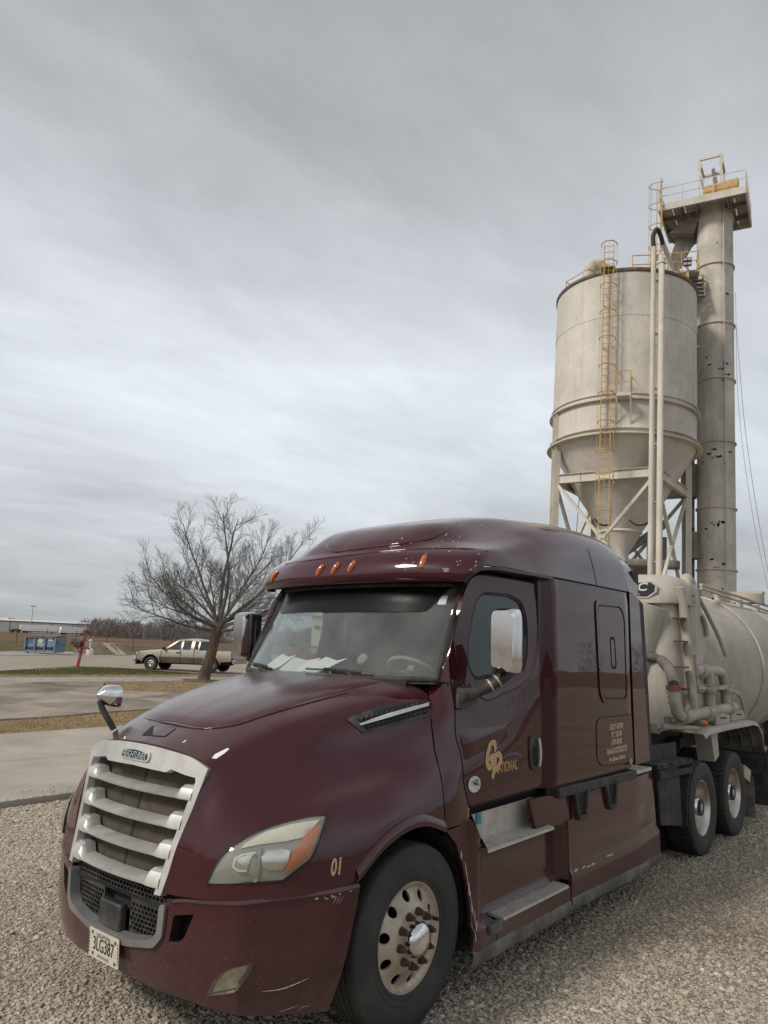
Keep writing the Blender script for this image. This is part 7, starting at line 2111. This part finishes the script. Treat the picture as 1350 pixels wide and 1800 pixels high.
soil = structure(sheet('tree_bed', [(tb.x+1.0*math.cos(a)*(1+.2*math.sin(3*a)), tb.y+1.1*math.sin(a)) for a in np.linspace(0, 2*PI, 22, endpoint=False)], M['dirt'], .03, .4))

# ---- mailbox on a red post
mbp = base_at(136, 1172.5)
Mx = Matrix.Rotation(YAWR, 4, 'Z') @ Matrix.Rotation(R(8.5), 4, 'Y')
mx = thing('mailbox', 'black mailbox hung on a leaning red cross shaped post by the road', 'mailbox', tuple(mbp), rot=Mx.to_quaternion())
redp = simple('red_post_paint', (.33, .030, .028), .6, var=.2, scale=6, dust=.15)
MB().box((0, 0, .82), (.13, .13, 1.72)).build('post', redp, mx, 30, bevel=.012)
MB().prism([(-.065, 1.68), (.065, 1.68), (.0, 1.76)], lambda x, z: (x, -.065, z), lambda x, z: (x, .065, z)).build('post_cap', redp, mx, 0)
MB().bar((-.42, -.10, 1.08), (.48, -.10, 1.08), .08, .10).build('cross_arm', redp, mx, 30, bevel=.008)
MB().bar((-.30, -.09, 1.05), (-.03, -.09, .80), .06, .07).build('brace', redp, mx, 30)
prof = [(-.12, 0), (.12, 0)]+[(.12*math.cos(a), .18+.12*math.sin(a)) for a in np.linspace(0, PI, 9)]
bx = MB(); bx.prism(prof, lambda y, z: (-.60, y-.12, 1.135+z), lambda y, z: (-.05, y-.12, 1.135+z)); mo = bx.build('box', M['trim'], mx, 40)
MB().box((-.10, -.25, 1.40), (.02, .01, .16)).build('flag', redp, mo)
mb = MB(); mb.tube([(-.10+.05*math.cos(a), -.1, 1.53+.05*math.sin(a)) for a in np.linspace(0, 2*PI, 12, endpoint=False)], .012, 5, closed=True); mb.build('hook_ring', M['satin_dark'], mx)

# ---- dumpster
dp = base_at(79, 1149)
dm = thing('dumpster', 'weathered blue steel dumpster with a white printed emblem beyond the road', 'dumpster', tuple(dp), YAWR-R(8))
blue_d = simple('weathered_blue_paint', (.13, .205, .285), .6, var=.3, scale=2.5, dust=.35, dustcol=(.25, .24, .22), streak=.5)
dk = simple('bare_patch', (.030, .030, .032), .8, var=.4, scale=12)
pr = [(-.75, 0.12), (-.72, 1.30), (.72, 1.48), (.80, .95), (.62, .12)]
mb = MB(); mb.prism(pr, lambda y, z: (-1.32, y, z), lambda y, z: (1.32, y, z)); db = mb.build('body', blue_d, dm, 20)
for i, x in enumerate((-1.32, -.47, .40, 1.30)): MB().box((x, -.80, .72), (.10, .12, 1.16)).build('rib', blue_d, dm)
MB().box((0, -.78, .20), (2.74, .12, .16)).build('skid', blue_d, dm)
MB().box((0, -.76, 1.29), (2.78, .10, .10)).build('top_rail', M['skirt'], dm)
for x in (-.68, .68):
    mb = MB(); mb.prism([(-.76, 1.36), (.74, 1.54), (.74, 1.58), (-.76, 1.41)], lambda y, z, x=x: (x-.66, y, z), lambda y, z, x=x: (x+.66, y, z)); mb.build('lid', M['skirt'], dm, 0)
for s in (-1, 1):
    MB().box((s*1.40, -.10, .95), (.14, 1.1, .22)).build('fork_pocket', blue_d, dm)
    MB().box((s*1.2, -.55, .05), (.2, .2, .12)).build('foot', M['satin'], dm)
fpan = []
def dquad(x0, z0, x1, z1, mat, name, jag=0):
    P = [(x0, z0), (x1, z0), (x1, z1), (x0, z1)]
    if jag: P = [(x0+(x1-x0)*i/8, z0+random.uniform(-.03, .05)) for i in range(9)]+[(x1-(x1-x0)*i/8, z1+random.uniform(-.07, .07)) for i in range(9)]
    mb = MB(); mb.add([(x, -.755-.0+.02*(z-.12)/1.18-.004, z) for x, z in P], [tuple(range(len(P)))]); mb.build(name, mat, db, 0)
for a, b in ((-1.25, -.55), (-.40, .33), (.47, 1.22)): dquad(a, .30, b, .55, dk, 'worn_patch', 1)
wpr = simple('white_emblem', (.52, .50, .46), .7, var=.2, scale=12)
mb = MB()
for i in range(9):
    a = 2*PI*i/9; cx, cz = -.03+.19*math.cos(a), 1.02+.13*math.sin(a)
    mb.add([(cx+.09*math.cos(t), -.775, cz+.07*math.sin(t)) for t in np.linspace(0, 2*PI, 8, endpoint=False)], [tuple(range(8))])
mb.add([(-.03+.15*math.cos(t), -.776, 1.02+.10*math.sin(t)) for t in np.linspace(0, 2*PI, 10, endpoint=False)], [tuple(range(10))])
e = mb.build('emblem', wpr, db, 0)
dquad(-.36, .73, .30, .81, wpr, 'printed_line'); dquad(-.30, .62, .25, .66, wpr, 'printed_line')
dquad(.62, 1.02, 1.0, 1.20, wpr, 'printed_note'); dquad(-1.05, .82, -.98, 1.12, simple('blue_graffiti', (.03, .12, .32), .6), 'printed_mark'); dquad(-.88, .84, -.80, 1.10, bpy.data.materials['blue_graffiti'], 'printed_mark')

# ---- white standpipe
sp_ = base_at(157, 1152)
st_ = thing('standpipe', 'white capped standpipe on a round white base beside the red mailbox post', 'standpipe', tuple(sp_))
wp = simple('white_enamel', (.62, .61, .58), .5, var=.12, scale=4, dust=.25)
mb = MB(); mb.lathe([(.31, -.1), (.31, .42), (.29, .48), (.08, .60), (.0, .62)], n=24); mb.build('base', wp, st_)
MB().cyl((0, 0, .5), (0, 0, 1.15), .055, 12).build('pipe', wp, st_)
mb = MB(); mb.lathe([(.08, 1.10), (.16, 1.18), (.15, 1.26), (.06, 1.33), (0, 1.34)], n=18); mb.build('cap', wp, st_)

# ---- concrete wedge with cream hatch panel
wb = base_at(170, 1150.5)
wg = thing('concrete_ramp', 'low concrete wedge in the grass with a cream panel on its slope', 'ramp', tuple(wb), YAWR)
cm = simple('weathered_concrete', (.215, .18, .14), .9, var=.2, scale=2, bump=.2, bscale=20)
mb = MB(); mb.prism([(-2.1, -.1), (2.2, -.1), (1.0, 1.0), (-1.9, 1.05)], lambda x, z: (x, .3, z), lambda x, z: (x, 3.2, z)); mb.build('wedge', cm, wg, 0)
crm = simple('cream_panel_paint', (.50, .42, .27), .7, var=.15, scale=3)
mb = MB(); mb.prism([(.42, .95), (1.75, -.02), (1.78, .03), (.45, 1.0)], lambda x, z: (x+.15, -.35, z), lambda x, z: (x+.5, 1.1, z)); mb.build('panel', crm, wg, 0)
mb = MB(); mb.bar((.55, -.4, 1.02), (1.6, -.4, .95), .05, .05); mb.bar((1.6, -.4, 0), (1.6, -.4, .98), .04, .04); mb.build('panel_frame', crm, wg)
MB().box((1.0, -.36, .55), (.14, .02, .10)).build('panel_mark', dk, wg)
MB().box((-1.6, .25, .35), (1.0, .4, .7)).build('side_block', cm, wg)

# ---- wire fence across the meadow
fl_px = [(28, 1131), (80, 1134), (132, 1138), (186, 1142), (233, 1144), (300, 1149), (372, 1153), (420, 1156)]
fpost = [base_at(x, y) for x, y in fl_px]
rusty = simple('rusty_post', (.085, .062, .048), .9, var=.3)
fn_ = thing('wire_fence', 'thin wire fence on rusty posts between green grass and brown field', 'fence', tuple(fpost[0]))
for p in fpost:
    MB().cyl(tuple(p-fpost[0]), tuple(p-fpost[0]+Vector((0, 0, 2.0))), .045, 6).build('post', rusty, fn_)
for h in (.5, 1.0, 1.5, 1.9):
    mb = MB(); mb.tube([tuple(p-fpost[0]+Vector((0, 0, h))) for p in fpost], .010, 4); mb.build('wire', rusty, fn_)

# ---- warehouse, parked trailers, lamp
def base_depth(px, D):
    """point on the terrain seen in column px at depth D"""
    lo = None
    for py in np.linspace(1060, 1250, 400):
        d = ray(px, py); P = CAM_C+d*D
        if P[2] < terr(P[0], P[1]): lo = P; break
    return Vector((float(lo[0]), float(lo[1]), float(terr(lo[0], lo[1]))))
DW = 300.0
A_ = base_depth(-110, 345.0); B_ = base_depth(223, 420.0)
dw = Vector((B_.x-A_.x, B_.y-A_.y, 0)); Lw = dw.length; dw.normalize()
nw = Vector((-dw.y, dw.x, 0))
wr = Matrix(((dw.x, nw.x, 0), (dw.y, nw.y, 0), (0, 0, 1))).to_4x4()
wh = thing('warehouse', 'long pale metal warehouse with a low grey roof across the field', 'building', tuple(A_), rot=wr.to_quaternion())
wallm = simple('pale_metal_siding', (.62, .60, .56), .6, var=.08, scale=.2)
roofm = simple('grey_metal_roof', (.55, .55, .535), .5, var=.1, scale=.1)
darkm = simple('dark_trim', (.06, .055, .05), .8)
slope = 0.0
hz0 = 4.9
npan = 9
for i in range(npan):
    x0, x1 = Lw*i/npan, Lw*(i+1)/npan
    zb = -(slope)*i/npan
    mb = MB(); mb.box(((x0+x1)/2, 0, hz0/2+zb*0-2), (x1-x0-.25, .3, hz0+4)); mb.build('wall_panel', wallm, wh)
    MB().box((x0, -.02, hz0/2-2), (.35, .3, hz0+4)).build('downpipe', darkm, wh)
MB().box((Lw/2, -.4, hz0+.05), (Lw+.8, .5, .35)).build('eave', darkm, wh)
mb = MB(); mb.prism([(-.6, hz0+.15), (15, hz0+1.5), (30.6, hz0+.15)], lambda y, z: (-.5, y, z), lambda y, z: (Lw+.5, y, z)); mb.build('roof', roofm, wh, 0)
mb = MB(); mb.box((Lw-.05, 15, hz0/2-2), (.3, 30, hz0+4)); mb.build('end_wall', wallm, wh)
MB().box((Lw-12, -.25, 1.2), (2.2, .2, 2.6)).build('doorway', darkm, wh)
for x in (Lw-14, Lw-60): MB().box((x, 14, hz0+1.6), (4, 3, .6)).build('roof_vent', wallm, wh)
whitem = simple('white_trailer_skin', (.85, .85, .83), .5, var=.06, scale=.3)
def box_trailer(px0, px1, D, label, lett):
    a, b = base_depth(px0, D), base_depth(px1, D+8)
    d = Vector((b.x-a.x, b.y-a.y, 0)); L = d.length; ang = math.atan2(d.y, d.x)
    t = thing('box_trailer', label, 'trailer', tuple(a), ang, group='white trailers parked at the warehouse')
    MB().box((L/2, 0, 2.35), (L, 2.5, 2.75)).build('cargo_box', whitem, t, 0, bevel=.03)
    MB().box((L/2, 0, .85), (L*.96, 1.2, .25)).build('chassis', darkm, t)
    for x in (L*.12, L*.20):
        for s in (-1, 1): MB().cyl((x, s*.9, .5), (x, s*1.25, .5), .5, 14).build('wheel', M['tyre'], t)
    MB().box((L*.85, 0, .45), (.2, 1.8, .9)).build('landing_leg', darkm, t)
    if lett: 
        for k, (w, z) in enumerate(((.62, 2.75), (.40, 2.1))):
            V, F = text_mesh('WAREHOUSE SUPPLY' if False else lett[k], size=.72 if k == 0 else .45)
            for sgn in (-1,):
                mesh_obj('side_lettering', [(L*.5+x, -1.27, z+y) for x, y, zz in V], F, M['greyprint'], t, smooth=0)
    return t
box_trailer(34, 100, 335, 'long plain white box trailer parked before the warehouse', None)
box_trailer(105, 149, 345, 'shorter white box trailer with a dark printed line on its side', None)
ct = base_depth(148, 350); d_ = base_depth(168, 355)-ct
cn = thing('storage_container', 'dark red storage container at the end of the white trailers', 'container', tuple(ct), math.atan2(d_.y, d_.x))
MB().box((d_.length/2, 0, 1.45), (d_.length, 2.4, 2.6)).build('container_box', simple('dark_red_container', (.10, .028, .026), .7, var=.2, scale=.6), cn, 0, bevel=.05)
MB().box((d_.length*.55, -1.22, 1.2), (1.8, .06, 1.5)).build('container_door', simple('faded_door', (.19, .10, .09), .7), cn)
fb = base_depth(18, 325); d_ = base_depth(35, 328)-fb
ft = thing('flatbed_trailer', 'low dark flatbed trailer left of the long white trailer', 'trailer', tuple(fb), math.atan2(d_.y, d_.x))
MB().box((d_.length/2, 0, 1.1), (d_.length, 2.3, .9)).build('load', darkm, ft, 0, bevel=.2)
for x in (.2, .8): MB().cyl((d_.length*x, -1.0, .45), (d_.length*x, 1.0, .45), .45, 12).build('wheel', M['tyre'], ft)
lp = base_depth(53, 340)
lt_ = thing('light_pole', 'tall thin floodlight pole above the warehouse roof', 'lamp post', tuple(lp))
MB().cyl((0, 0, 0), (0, 0, 12.2), .14, 8).build('pole', M['satin_dark'], lt_)
mb = MB(); mb.box((0, 0, 12.4), (2.2, .5, .5), rz=YAWR); mb.build('lamp_head', M['satin_dark'], lt_)

# ---- things seen through the cab windows
sv_ = base_depth(538, 62.0)
suv = thing('red_suv', 'red sport utility car parked beyond the truck, seen through its windows', 'car', tuple(sv_), YAWR+PI)
rp = simple('red_car_paint', (.24, .028, .024), .3, coat=.9, var=.05)
def suvsec(y): return y
prof = [(-2.2, .45), (-2.25, .95), (-2.15, 1.05), (-1.95, 1.62), (-1.5, 1.72), (.2, 1.72), (.55, 1.60), (1.05, 1.10), (2.0, .98), (2.25, .80), (2.25, .42)]
for s in (1, -1):
    w1 = [(-1.85, 1.12), (-1.72, 1.58), (-.95, 1.62), (-.95, 1.12)]; w2 = [(-.85, 1.12), (-.85, 1.62), (.15, 1.62), (.40, 1.52), (.85, 1.12)]
    panel('body_side', prof, [w1, w2], lambda x, z, s=s: (x, s*(.90-.18*float(sstep(1.0, 1.7, z))), z), .2, rp, suv, hint=(0, s, 0), thick=.03)
    gl_ = M['tinted']
    for w in (w1, w2): panel('side_window', w, [], lambda x, z, s=s: (x, s*(.885-.18*float(sstep(1.0, 1.7, z))), z), .3, gl_, suv, hint=(0, s, 0))
    for x in (-1.35, 1.4):
        MB().cyl((x, s*.68, .36), (x, s*.92, .36), .36, 20).build('wheel', M['tyre'], suv)
rows = [[(x, -w, z), (x, 0, z+.03), (x, w, z)] for x, z, w in ((2.26, .45, .88), (2.24, .80, .88), (2.0, .98, .88), (1.05, 1.10, .86))]
grid_obj('hood', rows, rp, suv, hint=(0, 0, 1), thick=.02)
grid_obj('roof', [[(x, -.72, z), (x, 0, z+.03), (x, .72, z)] for x, z in ((.35, 1.66), (.1, 1.72), (-1.5, 1.73), (-1.95, 1.62))], rp, suv, hint=(0, 0, 1), thick=.02)
grid_obj('windscreen', [[(1.05, -.85, 1.10), (1.05, .85, 1.10)], [(.36, -.74, 1.66), (.36, .74, 1.66)]], M['tinted'], suv, hint=(1, 0, 1))
grid_obj('tailgate', [[(-2.25, -.88, .45), (-2.25, .88, .45)], [(-2.24, -.88, 1.0), (-2.24, .88, 1.0)], [(-1.95, -.74, 1.64), (-1.95, .74, 1.64)]], rp, suv, hint=(-1, 0, 0), thick=.02)
MB().box((0, 0, .5), (4.3, 1.6, .3)).build('underbody', M['black'], suv)
cb_ = base_depth(545, 70.0)
cbd = thing('cream_building', 'cream walled building corner glimpsed through the truck cab', 'building', tuple(cb_), YAWR)
creamw = simple('cream_wall', (.56, .53, .36), .8, var=.05, scale=.5)
MB().box((4.0, 3.0, 2.2), (8.0, 6.0, 4.8)).build('wall', creamw, cbd, 0)
MB().box((4.0, 3.0, 4.7), (8.5, 6.5, .25)).build('roof', roofm, cbd, 0)
MB().box((.55, -.05, 3.5), (.5, .15, .22)).build('wall_lamp', darkm, cbd)

# ---- far wood, one grey brown mass all round the horizon
def far_wood():
    V, F = [], []
    rg = np.random.default_rng(5)
    def add(a, D, h, n, wid):
        x0, y0 = CAM_C[0]+D*math.cos(a), CAM_C[1]+D*math.sin(a); z0 = float(terr(x0, y0))
        for _ in range(n):
            t = rg.random()
            rr = wid*math.sqrt(rg.random())*(1.0-.55*abs(t-.45)*1.3)
            th = rg.uniform(0, 2*PI)
            p = np.array((x0+rr*math.cos(th), y0+rr*math.sin(th), z0+h*t))
            L = rg.uniform(.9, 2.4); w = rg.uniform(.05, .14)
            dv = np.array((rg.normal(0, .55), rg.normal(0, .55), 1.0)); dv /= np.linalg.norm(dv)
            sdv = np.cross(dv, rg.normal(size=3)); sdv /= np.linalg.norm(sdv)
            k = len(V)
            V.extend([p-sdv*w, p+sdv*w, p+dv*L]); F.append((k, k+1, k+2))
        k = len(V)
        b = np.array((x0, y0, z0)); s1 = np.array((-math.sin(a), math.cos(a), 0))*.18
        V.extend([b-s1, b+s1, b+(0, 0, h*.9)]); F.append((k, k+1, k+2))
    base = math.atan2(_f[1], _f[0])
    # in view: beyond the field, left of the truck and through its windows
    for i in range(230):
        a = base+R(rg.uniform(-3, 27.5)); px = 675-CAM_F*math.tan(a-base)
        D = rg.uniform(330, 470)
        if px < 165: D = rg.uniform(430, 520)
        h = rg.uniform(5.0, 8.8)*(1.0 if px > 150 else .75)
        add(a, D, h, 330, rg.uniform(3.0, 5.5))
    # elsewhere, thinner
    for i in range(230):
        a = base+R(rg.uniform(36, 350)); D = rg.uniform(150, 330)
        add(a, D, rg.uniform(6, 12), 150, rg.uniform(3.5, 7))
    o = mesh_obj('far_wood', V, F, simple('winter_twigs', (.19, .165, .155), .95, var=.25, scale=.15, spec=.05), smooth=0)
    o['kind'] = 'stuff'
far_wood()
